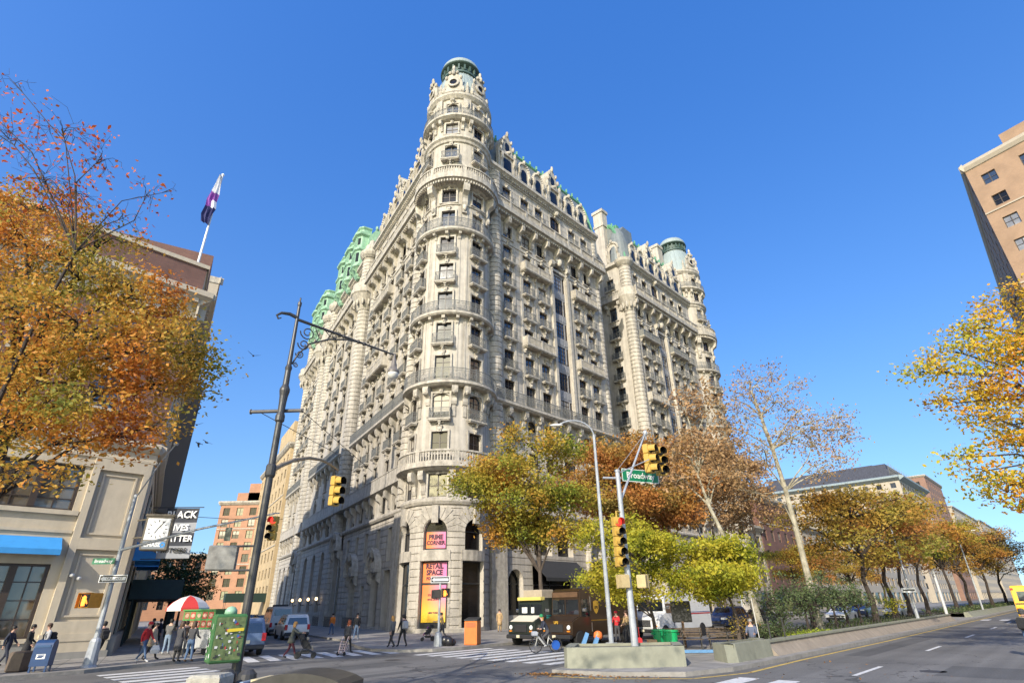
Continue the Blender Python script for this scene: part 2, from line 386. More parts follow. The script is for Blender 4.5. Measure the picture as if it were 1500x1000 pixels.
def iron_run(m,F,s0,s1,z,h,d,gap=.13):
    L=lins(s0,s1,.4); 
    for zz0,zz1,t in ((z+h-.05,z+h,.03),(z+.05,z+.09,.02),(z+h*.78,z+h*.78+.03,.015)):
        m.loft([[F(s,d-t,zz0),F(s,d+t,zz0),F(s,d+t,zz1),F(s,d-t,zz1)] for s in L])
    n=int((s1-s0)/gap)
    for i in range(n+1):
        s=s0+(s1-s0)*i/n; w=.013 if i%8 else .05; bbox(m,F,s-w,s+w,d-.013,d+.013,z+.05,z+h+(0 if i%8 else .08))
    k=int((s1-s0)/.52)
    for i in range(k):
        s=s0+(s1-s0)*(i+.5)/k
        for j in range(8):
            t0,t1=2*PI*j/8,2*PI*(j+1)/8; c=z+h*.43
            for r in (.17,.08): m.quad(F(s+r*cos(t0),d+.02,c+r*sin(t0)),F(s+r*cos(t1),d+.02,c+r*sin(t1)),F(s+(r+.04)*cos(t1),d+.02,c+(r+.04)*sin(t1)),F(s+(r+.04)*cos(t0),d+.02,c+(r+.04)*sin(t0)))
def stone_bal(m,F,s0,s1,z,h,d,t=.22,ped=3.0):
    L=s1-s0
    sweep(m,F,s0,s1,[(d-t,z+h-.16),(d+.05,z+h-.16),(d+.05,z+h),(d-t,z+h)]); sweep(m,F,s0,s1,[(d-t,z),(d+.02,z),(d+.02,z+.18),(d-t,z+.18)])
    n=max(2,int(L/.24))
    for i in range(n): 
        s=s0+L*(i+.5)/n; bbox(m,F,s-.055,s+.055,d-t+.05,d-.04,z+.18,z+h-.16)
    k=max(1,int(round(L/ped)))
    for i in range(k+1):
        s=s0+L*i/k; s=min(max(s,s0+.21),s1-.21); bbox(m,F,s-.2,s+.2,d-t-.012,d+.03,z+.002,z+h+.06)
# ================= the ornate corner apartment building
RT=4.2
ZA=[(0,0),(10.5,11.3),(13.9,14.9),(21.3,23.4),(28.6,32.0),(38.6,43.4),(45.4,51.7),(52,59.2),(59.4,67.5),(65.2,73.8),(68.9,78.0),(90,103)]
def ZM(z):
    for (a,b),(c,d) in zip(ZA,ZA[1:]):
        if z<=c: return b+(d-b)*(z-a)/(c-a)
    return z*1.17
def lz(pr): return [(r*1.135,ZM(z)) for r,z in pr]
apt=empty('apartment_building',(AX[0],AX[1],0),'ornate pale stone corner apartment building with a domed round turret and green mansard roofs','apartment building')
def turret(c,az0,ops3,full=True,phis=(-53,0,53),a_lo=-112,a_hi=112,lower=True):
    F=Cyl(c,RT,az0,zm=ZM); Sx=lambda deg:R(deg)*RT
    s0,s1=Sx(a_lo),Sx(a_hi); w=M()
    ops=[];rustz=[.62*i for i in range(1,17)]
    fl=[22.0,25.4,28.9,32.3,35.7,39.0]
    if lower:
        lo=[]
        for ph in phis:
            s=Sx(ph); lo+=[(s-1.3,s+1.3,.45,5.6),(s-1.1,s+1.1,6.5,9.1,1.1)]
        wall(w,F,s0,s1,0,10.3,lo,.45,rustz,d0=.18,gr=.09,gh=.07)
    up=[]
    for ph in phis:
        s=Sx(ph)
        if lower:
            up+=[(s-.95,s+.95,11.0,13.1),(s-.85,s+.85,15.0,16.9),(s-.9,s+.9,18.2,20.5,.35)]
            addwin(F,s,11.0,1.9,2.1,0,'dbl'); addwin(F,s,15.0,1.7,1.9,0,'dbl'); addwin(F,s,18.2,1.8,2.3,.35,'fr'); addbal(F,s,18.05,2.2,.55,1.0,1)
        for i,z in enumerate(fl):
            up.append((s-.85,s+.85,z,z+2.25)); addwin(F,s,z,1.7,2.25,0,'fr')
            if i in(1,3,4): addbal(F,s,z,2.3,.6,1.05,1)
        up+=[(s-.9,s+.9,42.35,44.0),(s-.85,s+.85,48.3,50.6,.3),(s-.85,s+.85,52.45,54.2),(s-.8,s+.8,55.6,57.5,.5)]
        addwin(F,s,42.35,1.8,1.65); addwin(F,s,48.3,1.7,2.3,.3,'fr'); addbal(F,s,48.3,2.3,.6,1.1,1); addwin(F,s,52.45,1.7,1.75); addwin(F,s,55.6,1.6,1.9,.5,'dbl')
    wall(w,F,s0,s1,10.3 if lower else 14,59.0,up,.35)
    # thin raised panels each side of the bays
    for ph in phis:
        for sg in(-1,1):
            s=Sx(ph)+sg*1.5
            for a,b in ((22.7,28.2),(29.9,38.3),(40.0,44.2)): bbox(w,F,s-.1,s+.1,0,.06,a,b)
    w.obj('wall',STONE,apt,True)
    t=M()
    if lower:
        sweep(t,F,s0,s1,[(.0,10.3),(.35,10.3),(.5,10.55),(.5,10.75),(.2,10.95),(0,11)])
        sweep(t,F,s0,s1,[(0,13.3),(.6,13.3),(1.05,13.55),(1.15,13.6),(1.15,13.95),(0,13.95)])
        stone_bal(t,F,s0,s1,13.95,1.15,1.05)
        sweep(t,F,s0,s1,[(0,21.05),(.75,21.05),(1.1,21.25),(1.1,21.5),(0,21.5)])
        bbox(t,F,s0,s1,.0,.3,0,.4)
        # lintel band between shop window and arched window, keystones and voussoirs
        for ph in phis:
            s=Sx(ph); bbox(t,F,s-1.42,s+1.42,-.2,.26,5.62,6.48)
            bbox(t,F,s-.28,s+.28,.15,.55,8.7,10.2); 
            for k in range(-5,6):
                if k==0: continue
                a=R(90-k*16.5); r0,r1=1.16,(2.1 if k%2 else 2.4)
                q=[]
                for aa,rr in ((a-R(7.4),r0),(a-R(7.4),r1),(a+R(7.4),r1),(a+R(7.4),r0)): q.append((s+rr*cos(aa),8.0+rr*sin(aa)))
                q=[(x,min(z,10.28)) for x,z in q]
                n=4; V=[F(x,d,z) for d in(.1,.27) for x,z in q]; t.add(V,[(3,2,1,0),(4,5,6,7)]+[(i,(i+1)%n,(i+1)%n+n,i+n) for i in range(n)])
            for k in range(6):
                bbox(t,F,s-1.5,s-1.32,.1,.22,.5+k*.9,1.2+k*.9); bbox(t,F,s+1.32,s+1.5,.1,.22,.5+k*.9,1.2+k*.9)
        for ph in (-26.5,26.5,-80,80):
            for dd in(-8,8):
                s=Sx(ph+dd); bracket(t,F,s,13.3,2.1,.95,.5); bbox(t,F,s-.22,s+.22,0,.12,11.0,13.0); bracket(t,F,s,21.05,1.7,.9,.55); t.ell(F(s,.6,20.55),(.3,.32,.36),8,6); bbox(t,F,s-.2,s+.2,0,.1,18.3,19.6)
    for z,pj in ((28.35,.85),(38.5,.85)):
        sweep(t,F,s0,s1,[(0,z-.05),(pj*.8,z-.05),(pj,z+.1),(pj,z+.32),(0,z+.32)])
        for ph in range(-100,101,20):
            if ph%60: bracket(t,F,Sx(ph),z-.05,.75,.6,.3)
            else: bracket(t,F,Sx(ph),z-.05,.8,.6,.35)
    # deep stone balcony with coffers
    sweep(t,F,s0,s1,[(0,44.2),(.4,44.3),(1.2,44.75),(1.45,44.8),(1.45,45.35),(0,45.35)])
    for ph in range(-108,109,4): bbox(t,F,Sx(ph)-.07,Sx(ph)+.07,.4,1.3,44.35,44.62)
    for ph in (-26.5,26.5,-80,80):
        s=Sx(ph); bracket(t,F,s,44.4,2.6,1.25,.62); bbox(t,F,s-.28,s+.28,0,.3,41.0,42.6); t.ell(F(s,.3,41.6),(.3,.3,.5),8,6)
    stone_bal(t,F,s0,s1,45.35,1.15,1.35)
    sweep(t,F,s0,s1,[(0,42.0),(.14,42.0),(.2,42.15),(0,42.28)])
    sweep(t,F,s0,s1,[(0,51.0),(.2,51.1),(.3,51.4),(.55,51.6),(.55,51.9),(.2,52.05),(0,52.2)])
    sweep(t,F,s0,s1,[(0,47.2),(.12,47.2),(.12,47.5),(0,47.6)])
    sweep(t,F,s0,s1,[(0,54.5),(.5,54.6),(.9,54.85),(.9,55.15),(0,55.15)])
    for ph in (-26.5,26.5,-80,80):
        for dd in(-7,7): bracket(t,F,Sx(ph+dd),54.6,1.5,.75,.36)
    sweep(t,F,s0,s1,[(0,58.3),(.2,58.4),(.55,58.8),(.55,59.15),(.1,59.35),(-.1,59.4)])
    for ph in (-26.5,26.5,-80,80):
        s=Sx(ph); bbox(t,F,s-.5,s+.5,0,.35,55.2,58.3); t.ell(F(s,.35,57.2),(.3,.3,.7),7,5)
    for ph in phis:
        s=Sx(ph); t.ell(F(s,.22,57.95),(.4,.34,.28),7,5)
        for sg in(-1,1): t.ell(F(s+sg*.95,.15,57.2),(.16,.2,.6),7,5)
    t.obj('cornice',STONE2,apt,True,smooth=False)
    r=M()
    if lower: iron_run(r,F,s0,s1,21.5,1.2,1.02)
    for z in (28.67,38.82): iron_run(r,F,s0,s1,z,1.15,.78)
    iron_run(r,F,s0,s1,55.15,1.0,.8)
    r.obj('railing',IRON,apt,True,fix=False)
    # dome, oculus dormers and drum
    d=M(); d.lathe(lz([(3.75,59.35),(3.62,60.2),(3.45,61.4),(3.15,62.8),(2.75,64),(2.4,64.9),(2.25,65.3)]),(c[0],c[1],0),48)
    for k in range(24):
        a=2*PI*k/24; d.tube([(c[0]+(rr*1.135+.02)*sin(a),c[1]+(rr*1.135+.02)*cos(a),ZM(z)) for rr,z in ((3.7,59.4),(3.45,61.4),(3.15,62.8),(2.75,64),(2.3,65.2))],.05,5)
    dm=d.obj('dome',COPPER_G,apt,True,smooth=False)
    d=M(); d.lathe(lz([(2.2,65.2),(2.5,65.3),(2.5,65.6),(2.1,65.7),(2.1,66.6),(2.62,66.9),(2.72,67.0),(2.72,67.12),(2.5,67.13)]),(c[0],c[1],0),40)
    for k in range(20):
        a=2*PI*k/20; p=(c[0]+2.68*sin(a),c[1]+2.68*cos(a),ZM(66.2)); d.cbox(p,(.24,.4,1.05),Matrix.Rotation(-a,3,'Z'))
    d.obj('drum',mat('dark_copper',(.05,.088,.075),.6,.3,3,streak=.4) if 'dark_copper' not in bpy.data.materials else bpy.data.materials['dark_copper'],apt,True)
    d=M(); d.lathe(lz([(2.66,67.13),(2.66,67.35),(2.5,67.9),(2.2,68.3),(1.6,68.65),(.9,68.85),(0.01,68.9)]),(c[0],c[1],0),40); d.obj('cap_roof',COPPER_G,apt,True)
    for ph in phis:
        s=Sx(ph); q=M()
        FF=F
        pts=[(-1.25,59.3),(-1.25,61.2),(-1.0,62.2),(-.5,62.9),(0,63.1),(.5,62.9),(1.0,62.2),(1.25,61.2),(1.25,59.3)]
        n=len(pts); V=[FF(s+x,dd,z) for dd in(-1.2,.25) for x,z in pts]; q.add(V,[tuple(range(n-1,-1,-1)),tuple(range(n,2*n))]+[(i,(i+1)%n,(i+1)%n+n,i+n) for i in range(n)])
        for i in range(12):
            a0,a1=2*PI*i/12,2*PI*(i+1)/12; r0,r1=.5,.78
            V=[FF(s+rr*cos(a),dd,61.2+rr*sin(a)*1.0) for dd in(.24,.42) for a,rr in((a0,r0),(a0,r1),(a1,r1),(a1,r0))]; q.add(V,[(4,5,6,7),(0,1,5,4),(1,2,6,5),(2,3,7,6),(3,0,4,7)])
        for sg in(-1,1):
            q.ell(FF(s+sg*1.3,.3,59.9),(.3,.3,.65),7,5); q.ell(FF(s+sg*1.0,.25,62.2),(.24,.26,.4),7,5); q.ell(FF(s+sg*.5,.3,63.0),(.26,.24,.28),7,5)
        q.ell(FF(s,.35,63.0),(.3,.3,.5),7,5); q.ell(FF(s,.2,63.9),(.24,.24,.6),7,5); bbox(q,FF,s-1.1,s+1.1,.2,.5,59.32,59.75)
        oq=q.obj('dormer',STONE2,apt,True)
        g=M(); g.add([FF(s+.5*cos(2*PI*i/12),.27,61.2+.5*sin(2*PI*i/12)) for i in range(12)],[tuple(range(12))]); g.obj('pane',GLASS_D,oq,True)
    for ph in (-26.5,26.5,80,-80):
        q=M(); s=Sx(ph)
        for z,rr in ((59.3,.4),(59.9,.28),(60.5,.24),(61.0,.14)): q.ell(F(s,.1,z+.2),(rr,rr,.45),7,5)
        q.obj('finial',STONE2,apt,True)
    return F
FT=turret(AX,R(186.25),None)
# shop front of the turret: panes behind the big openings
def shop(F,s,poster):
    g=M(); fr=M()
    bbox(fr,F,s-1.3,s+1.3,-.3,-.2,.45,.85); bbox(fr,F,s-1.3,s-1.2,-.3,-.18,.85,5.6); bbox(fr,F,s+1.2,s+1.3,-.3,-.18,.85,5.6); bbox(fr,F,s-1.2,s+1.2,-.3,-.19,3.75,3.87); bbox(fr,F,s-1.2,s+1.2,-.3,-.18,5.5,5.6)
    o=fr.obj('shop_window',BLACK,apt,True)
    m=M(); m.quad(*[F(s+x,-.24,z) for x,z in((-1.25,.8),(1.25,.8),(1.25,5.55),(-1.25,5.55))]); m.obj('pane',GLASS_D,o,True)
    fr=M(); bbox(fr,F,s-1.1,s-1.0,-.3,-.18,6.5,8.2); bbox(fr,F,s+1.0,s+1.1,-.3,-.18,6.5,8.2); bbox(fr,F,s-1.1,s+1.1,-.3,-.18,6.5,6.62); bbox(fr,F,s-1.0,s+1.0,-.3,-.18,8.0,8.08)
    o2=fr.obj('arched_window',BLACK,apt,True)
    m=M(); m.quad(*[F(s+x,-.24,z) for x,z in((-1.1,6.5),(1.1,6.5),(1.1,9.1),(-1.1,9.1))]); m.obj('pane',GLASS_D,o2,True)
    return o,o2
for ph in (-53,0,53): shop(FT,R(ph)*RT,ph==0)
# lease posters in the turret window: orange to pink, yellow at the foot
def postermat():
    m,t,b=nt('lease_poster'); L=t.links.new; N=t.nodes.new
    g=N('ShaderNodeNewGeometry'); s=N('ShaderNodeSeparateXYZ'); L(g.outputs['Position'],s.inputs[0])
    x=N('ShaderNodeMapRange'); L(s.outputs['X'],x.inputs[0]); x.inputs[1].default_value=-8.1; x.inputs[2].default_value=-6.0
    z=N('ShaderNodeMapRange'); L(s.outputs['Z'],z.inputs[0]); z.inputs[1].default_value=1.0; z.inputs[2].default_value=3.2
    a=N('ShaderNodeMix'); a.data_type='RGBA'; a.inputs['A'].default_value=(.80,.20,.05,1); a.inputs['B'].default_value=(.78,.20,.55,1); L(x.outputs[0],a.inputs['Factor'])
    c=N('ShaderNodeMix'); c.data_type='RGBA'; c.inputs['A'].default_value=(.85,.52,.02,1); L(z.outputs[0],c.inputs['Factor']); L(a.outputs['Result'],c.inputs['B'])
    L(c.outputs['Result'],b.inputs['Base Color']); b.inputs['Roughness'].default_value=.5; return m
POSTER=postermat(); INK=mat('poster_ink',(.05,.01,.03),.6)
def poster(z0,z1,w,lines,label):
    m=M(); L=lins(-w/2,w/2,.3)
    for a,b in zip(L,L[1:]): m.quad(FT(a,-.2,z0),FT(b,-.2,z0),FT(b,-.2,z1),FT(a,-.2,z1))
    o=m.obj('poster',POSTER,apt,True,label=label)
    t=M()
    for s,zc,sz in lines: text_into(t,s,sz,lambda x,y,zc=zc:FT(x,-.185,zc+y),bold=.028*sz/.5)
    t.obj('lettering',INK,o,True,fix=False)
poster(6.65,8.0,1.96,[('PRIME',7.55,.55),('CORNER',7.08,.46)],'orange and pink poster reading prime corner in the arched window')
poster(3.9,5.48,2.36,[('RETAIL',5.18,.56),('SPACE',4.68,.56),('FOR LEASE',4.22,.33)],'orange and pink poster reading retail space for lease')
poster(.9,3.72,2.36,[('212 555 0100',2.95,.2),('RETAIL LEASING',2.6,.16),('NEW YORK',1.6,.18)],'tall poster fading from pink and orange to yellow')
# ---------- flat facades
rz=[.62*i for i in range(1,17)]
FL=[22.0,25.4,28.9,32.3,35.7,39.0]
def quoins(m,F,s,d,z0,z1,r=.85,pitch=.62):
    # round rusticated pier: drums with grooves
    c=F(s,d,0); prof=[]; z=z0
    while z<z1-.1: prof+=[(r,z),(r,min(z1,z+pitch-.09)),(r-.1,min(z1,z+pitch-.08)),(r-.1,min(z1,z+pitch-.01))]; z+=pitch
    if F.zm: prof=[(r_,F.zm(z_)) for r_,z_ in prof]
    m.lathe(prof,(c[0],c[1],0),18)
def facade(F,s0,s1,cols,bay=None,dbl=(),ground=None,wA=1.75,lower=True,ztop=51.2,small=None,flip=False):
    w=M(); ops=[]
    for c in cols:
        for z in FL: ops.append((c-wA/2,c+wA/2,z,z+2.2)); addwin(F,c,z,wA,2.2,0,'fr')
        ops.append((c-wA/2,c+wA/2,42.3,44.0)); addwin(F,c,42.3,wA,1.7)
        ops.append((c-wA/2,c+wA/2,47.4,49.9)); addwin(F,c,47.4,wA,2.5,0,'fr'); addbal(F,c,47.4,2.1,.55,1.0,1)
        if lower:
            ops+=[(c-.8,c+.8,18.1,20.4,.4),(c-.75,c+.75,15.2,16.9),(c-.7,c+.7,11.2,13.0)]
            addwin(F,c,18.1,1.6,2.3,.4,'fr'); addbal(F,c,18.1,2.0,.5,1.0,1); addwin(F,c,15.2,1.5,1.7); addwin(F,c,11.2,1.4,1.8)
    for c in (small or [x for x in cols if not any(a<=x<=b for a,b in dbl)]):
        for z in FL[1:]: addbal(F,c,z,2.1,.6,1.0,1)
    for a,b in dbl:
        cc=[x for x in cols if a<=x<=b]
        for i in (1,3,4):
            for c in cc: addbal(F,c,FL[i],2.0,.6,1.0,1)
        for i in (2,5): addbal(F,(cc[0]+cc[-1])/2,FL[i],cc[-1]-cc[0]+2.6,.95,1.05,3,True)
    if bay:
        ops.append((bay-1.5,bay+1.5,22.0,42.6,1.4)); ops.append((bay-1.2,bay+1.2,47.2,50.4,.6)); addwin(F,bay,47.2,2.4,3.2,.6,'grid',glass=2)
        if lower: ops+=[(bay-1.2,bay+1.2,15.2,17,),(bay-1.2,bay+1.2,18.1,20.5,1.0)]; addwin(F,bay,15.2,2.4,1.8,0,'grid'); addwin(F,bay,18.1,2.4,2.4,1.0,'grid')
        b=M(); 
        for i in range(6):
            z=FL[i]; bbox(b,F,bay-1.5,bay+1.5,-.45,-.22,z+2.2,z+3.4 if i<5 else z+2.5)
            for x in (-.95,.95): bbox(b,F,bay+x-.09,bay+x+.09,-.4,-.2,z,z+2.2)
            for x in(-1.0,0,1.0): bbox(b,F,bay+x-.38,bay+x+.38,-.23,-.17,z+2.45,z+3.15)
            addwin(F,bay,z,1.72,2.2,0,'grid',.1,False,-.25,glass=0); 
            for x in(-1.24,1.24): addwin(F,bay+x,z,.48,2.2,0,'n',.1,False,-.25,glass=2)
        b.obj('bay_spandrels',SPAND,apt,True)
    g=ground or []
    wall(w,F,s0,s1,10.6,ztop,ops,.4,[22.6+.8*i for i in range(36)],gr=.045,gh=.05)
    # fine banded courses beside the windows
    wall(w,F,s0,s1,0,10.6,[o[:5] for o in g],.6,rz,d0=.35,gr=.09,gh=.07)
    o=w.obj('wall',STONE,apt,True)
    return o
def trim(F,s0,s1,cols,bay,rail=True,lower=True,nb=None,end=True):
    t=M()
    sweep(t,F,s0,s1,[(0,10.4),(.55,10.4),(.7,10.6),(.7,10.8),(.3,11.0),(0,11.05)])
    sweep(t,F,s0,s1,[(0,13.4),(.5,13.4),(.95,13.6),(.95,13.95),(0,13.95)]); 
    sweep(t,F,s0,s1,[(.55,13.95),(.9,13.95),(.9,15.0),(.95,15.0),(.95,15.12),(.55,15.12)])
    sweep(t,F,s0,s1,[(0,21.05),(.8,21.05),(1.1,21.25),(1.1,21.5),(0,21.5)])
    sweep(t,F,s0,s1,[(0,44.3),(.5,44.4),(1.3,44.9),(1.6,44.95),(1.6,45.45),(0,45.45)])
    stone_bal(t,F,s0,s1,45.45,1.1,1.5)
    sweep(t,F,s0,s1,[(0,46.9),(.1,46.9),(.1,47.1),(0,47.1)])
    sweep(t,F,s0,s1,[(-.3,50.9),(.15,50.9),(.3,51.2),(.7,51.5),(.85,51.55),(.85,52.0),(.4,52.25),(-.6,52.3)])
    sweep(t,F,s0,s1,[(0,41.5),(.12,41.5),(.12,41.8),(0,41.8)])
    n=int((s1-s0)/2.7); 
    for i in range(n+1):
        s=s0+.6+(s1-s0-1.2)*i/n
        bracket(t,F,s,44.5,1.9,1.3,.5); t.ell(F(s,.75,43.95),(.27,.3,.3),7,5)
        bracket(t,F,s,21.05,1.6,.85,.55); t.ell(F(s,.5,20.4),(.26,.28,.34),7,5)
        bracket(t,F,s,13.4,1.9,.8,.5)
    k=int((s1-s0)/.45)
    for i in range(k):
        s=s0+(s1-s0)*(i+.5)/k; bbox(t,F,s-.11,s+.11,.5,1.3,44.5,44.75); bbox(t,F,s-.1,s+.1,.25,.5,51.05,51.3)
    for c in cols:
        for sg in(-1,1): bbox(t,F,c+sg*1.25-.14,c+sg*1.25+.14,0,.09,22.7,41.4)
        for z in FL:
            t.ell(F(c,.2,z+2.75),(.22,.22,.2),8,5)
    if bay:
        for sg in(-1,1):
            bbox(t,F,bay+sg*1.8-.25,bay+sg*1.8+.25,0,.3,22.7,41.3); bracket(t,F,bay+sg*1.8,42.6,1.5,.7,.6)
        t.ell(F(bay,.35,43.0),(.5,.4,.7),8,6)
        for i in range(13):
            a=PI*i/12; t.cbox(F(bay+1.75*cos(a),.12,41.2+1.75*sin(a)),(.32,.32,.32))
        t.ell(F(bay,.3,51.0),(.6,.4,.5),8,6)
    t.obj('cornice',STONE2,apt,True)
    if rail:
        r=M(); iron_run(r,F,s0,s1,21.5,1.2,1.0); r.obj('railing',IRON,apt,True,fix=False)
def stone_dormer(F,s,big,d=.05):
    q=M()
    if big:
        pts=[(-1.5,52.2),(-1.5,55.2),(-1.15,55.6),(-1.1,57.6),(-.7,58.4),(-.35,59.2),(0,59.6),(.35,59.2),(.7,58.4),(1.1,57.6),(1.15,55.6),(1.5,55.2),(1.5,52.2)]
    else:
        pts=[(-1.15,52.2),(-1.15,54.6),(-1.0,55.4),(-.6,56.05),(0,56.4),(.6,56.05),(1.0,55.4),(1.15,54.6),(1.15,52.2)]
    n=len(pts); V=[F(s+x,dd,z) for dd in(-3.0,d) for x,z in pts]; q.add(V,[tuple(range(n-1,-1,-1)),tuple(range(n,2*n))]+[(i,(i+1)%n,(i+1)%n+n,i+n) for i in range(n)])
    if big:
        bbox(q,F,s-1.75,s+1.75,-.2,.35,55.3,55.6)
        for sg in(-1,1):
            q.ell(F(s+sg*1.5,.2,56.0),(.26,.3,.7),7,5); q.ell(F(s+sg*1.2,.2,57.2),(.22,.26,.5),7,5); bracket(q,F,s+sg*1.35,55.3,2.6,.5,.4); q.ell(F(s+sg*.8,.2,58.2),(.2,.22,.4),7,5); bbox(q,F,s+sg*1.85-.14,s+sg*1.85+.14,-.3,.2,52.3,55.9)
        q.ell(F(s,.1,59.4),(.24,.26,.6),7,5); q.ell(F(s,.25,55.9),(.5,.3,.3),8,5)
    else:
        for i in range(11):
            a=PI*(i+.0)/10; q.cbox(F(s+1.15*cos(a),.05,54.9+1.25*sin(a)),(.36,.36,.34))
        for sg in(-1,1): bracket(q,F,s+sg*1.1,54.9,2.4,.45,.35); q.ell(F(s+sg*1.35,0,53.0),(.2,.26,.7),7,5)
        q.ell(F(s,.2,56.4),(.28,.26,.4),7,5)
    o=q.obj('dormer',STONE2,apt,True)
    g=M()
    def pane(w,z0,z1,rise):
        P=[(-w,z0),(w,z0)]+[(w*cos(PI*i/8),z1-rise+rise*sin(PI*i/8)) for i in range(9)]
        g.add([F(s+x,d+.03,z) for x,z in P],[tuple(range(len(P)))])
    if big: pane(.8,52.7,54.9,.25); pane(.45,56.3,57.8,.45)
    else: pane(.62,52.7,55.1,.62)
    g.obj('pane',GLASS_D,o,True)
def mansard(F,s0,s1,big,small,name='mansard_roof',ztop=60.6,sl=3.0,endcap=True):
    m=M(); pr=[(-.3,52.25),(-.7,54.5),(-1.5,57.6),(-2.3,59.6),(-sl,ztop),(-sl-8,ztop),(-sl-8,52.25)]
    m.loft([[F(s0,d,z) for d,z in pr],[F(s1,d,z) for d,z in pr]]); o=m.obj(name,SLATE,apt,True)
    r=M(); sweep(r,F,s0-.02,s1+.02,[(-2.15,59.3),(-2.0,59.5),(-sl+.1,ztop+.35),(-sl-.8,ztop+.4),(-sl-.8,ztop-.05)],step=50)
    k=int((s1-s0)/1.6)
    for i in range(k+1):
        s=s0+.3+(s1-s0-.6)*i/k; r.cbox(F(s,-2.55,ztop+.1),(.3,.3,.7))
    r.obj('ridge',COPPER,o,True)
    for s in (s0,s1): h=M(); h.tube([F(s,d+.05,z) for d,z in pr[:5]],.32,6); h.obj('hip',COPPER,o,True)
    for s in big: stone_dormer(F,s,True)
    for s in small: stone_dormer(F,s,False)
# Broadway front, south wing
FB=Fr((AX[0]+NB[0]*2.5,AX[1]+NB[1]*2.5),BD,NB,zm=ZM)
colsB=[7.14,10.95,14.1,22.1,25.3]
gB=[(6.1,8.3,1.2,5.2,1.1),(9.8,17.0,.3,5.6,0),(10.2,13.2,6.6,9.2,0),(14.2,17.0,6.6,9.2,0),(20.2,24.0,.3,7.2,1.6),(25.4,27.6,1.2,5.2,.9),(6.2,8.2,7.0,9.0,0)]
facade(FB,3.2,28.7,colsB,18.0,[(10,15),(21,26)],gB)
trim(FB,3.3,28.7,colsB,18.0)
q=M(); quoins(q,FB,4.7,-.1,11,50.9,.95); quoins(q,FB,28.2,-.55,11,50.9,.8); bbox(q,FB,3.4,5.6,-.4,.75,0,10.4); q.obj('quoin_pier',STONE2,apt,True)
mansard(FB,4.0,28.7,[7.4,18.0],[11.0,14.3,22.0,25.3])
# north wing across the light court
ON=64.6
FN=Fr((AX[0]+NB[0]*2.5+BD[0]*ON,AX[1]+NB[1]*2.5+BD[1]*ON),(-BD[0],-BD[1]),NB,zm=ZM)
colsN=[6.9,10.3,13.3,20.6,23.6]
facade(FN,3.2,26.6,colsN,16.9,[(10,14),(20,24)],[(9.4,15.4,.3,5.6,0),(18.6,22,.3,7.2,1.6)])
trim(FN,3.3,26.6,colsN,16.9)
mansard(FN,4.0,25.7,[7.2,16.9],[10.4,13.5,20.5,23.4])
turret((AX[0]+BD[0]*ON,AX[1]+BD[1]*ON),R(133.87-37),None,True,(-53,0,53),-112,112,True)
# corner pier of the north wing with corbelled capital
q=M(); quoins(q,FN,25.9,-.65,0,44.0,1.0); quoins(q,FN,25.9,-.65,46.4,51.0,1.1)
c=FN(25.9,-.65,0); q.lathe(lz([(.9,42.8),(1.1,43.4),(1.4,44.2),(1.65,44.8),(1.75,45.0),(1.75,45.6),(1.6,45.7),(1.6,46.5),(1.0,46.6)]),(c[0],c[1],0),24)
for k in range(12):
    a=2*PI*k/12; q.ell((c[0]+1.4*cos(a),c[1]+1.4*sin(a),ZM(43.6)),(.28,.28,.7),6,5)
q.lathe(lz([(1.05,50.9),(1.5,51.5),(1.6,52.0),(.5,52.3)]),(c[0],c[1],0),24)
q.obj('quoin_pier',STONE2,apt,True)
# south-facing wall of the north wing in the court
FC=Fr(FN(26.6,0,0)[:2],(-NB[0],-NB[1]),(-BD[0],-BD[1]),zm=ZM)
w=M(); ops=[]
for c in (3.6,7.2):
    for z in FL+[42.0,47.2,15.0,18.4]: ops.append((c-.75,c+.75,z,z+2.1)); addwin(FC,c,z,1.5,2.1,0,'dbl')
    for z in FL[1:]+[47.2]: addbal(FC,c,z,2.0,.55,1.0,1)
wall(w,FC,0,16,0,52,ops,.35); w.obj('wall',STONE,apt,True)
t=M(); sweep(t,FC,.5,16,[(0,44.6),(1.0,44.9),(1.0,45.4),(0,45.4)]); sweep(t,FC,.5,16,[(0,51.2),(.6,51.5),(.6,52.1),(0,52.3)])
for i in range(5): bracket(t,FC,2+i*2.6,44.7,1.5,.85,.5)
stone_bal(t,FC,1,16,45.4,1.0,.95)
t.obj('cornice',STONE2,apt,True)
# mansard end of the north wing and the tall chimney
m=M(); pr=[(-.3,52.25),(-.7,54.5),(-1.5,57.6),(-2.3,59.6),(-3,60.6),(-6,60.6),(-6,52.25)]
m.loft([[FC(1.2,d,z) for d,z in pr],[FC(16,d,z) for d,z in pr]]); om=m.obj('mansard_roof',SLATE,apt,True)
r=M(); sweep(r,FC,2.2,16,[(-2.15,59.6),(-2.3,61.2),(-3.2,61.2),(-3.2,60.5)]); 
for i in range(14): bbox(r,FC,2.4+i,2.7+i,-2.2,-2.0,59.7,61.1)
r.obj('ridge',COPPER,om,True)
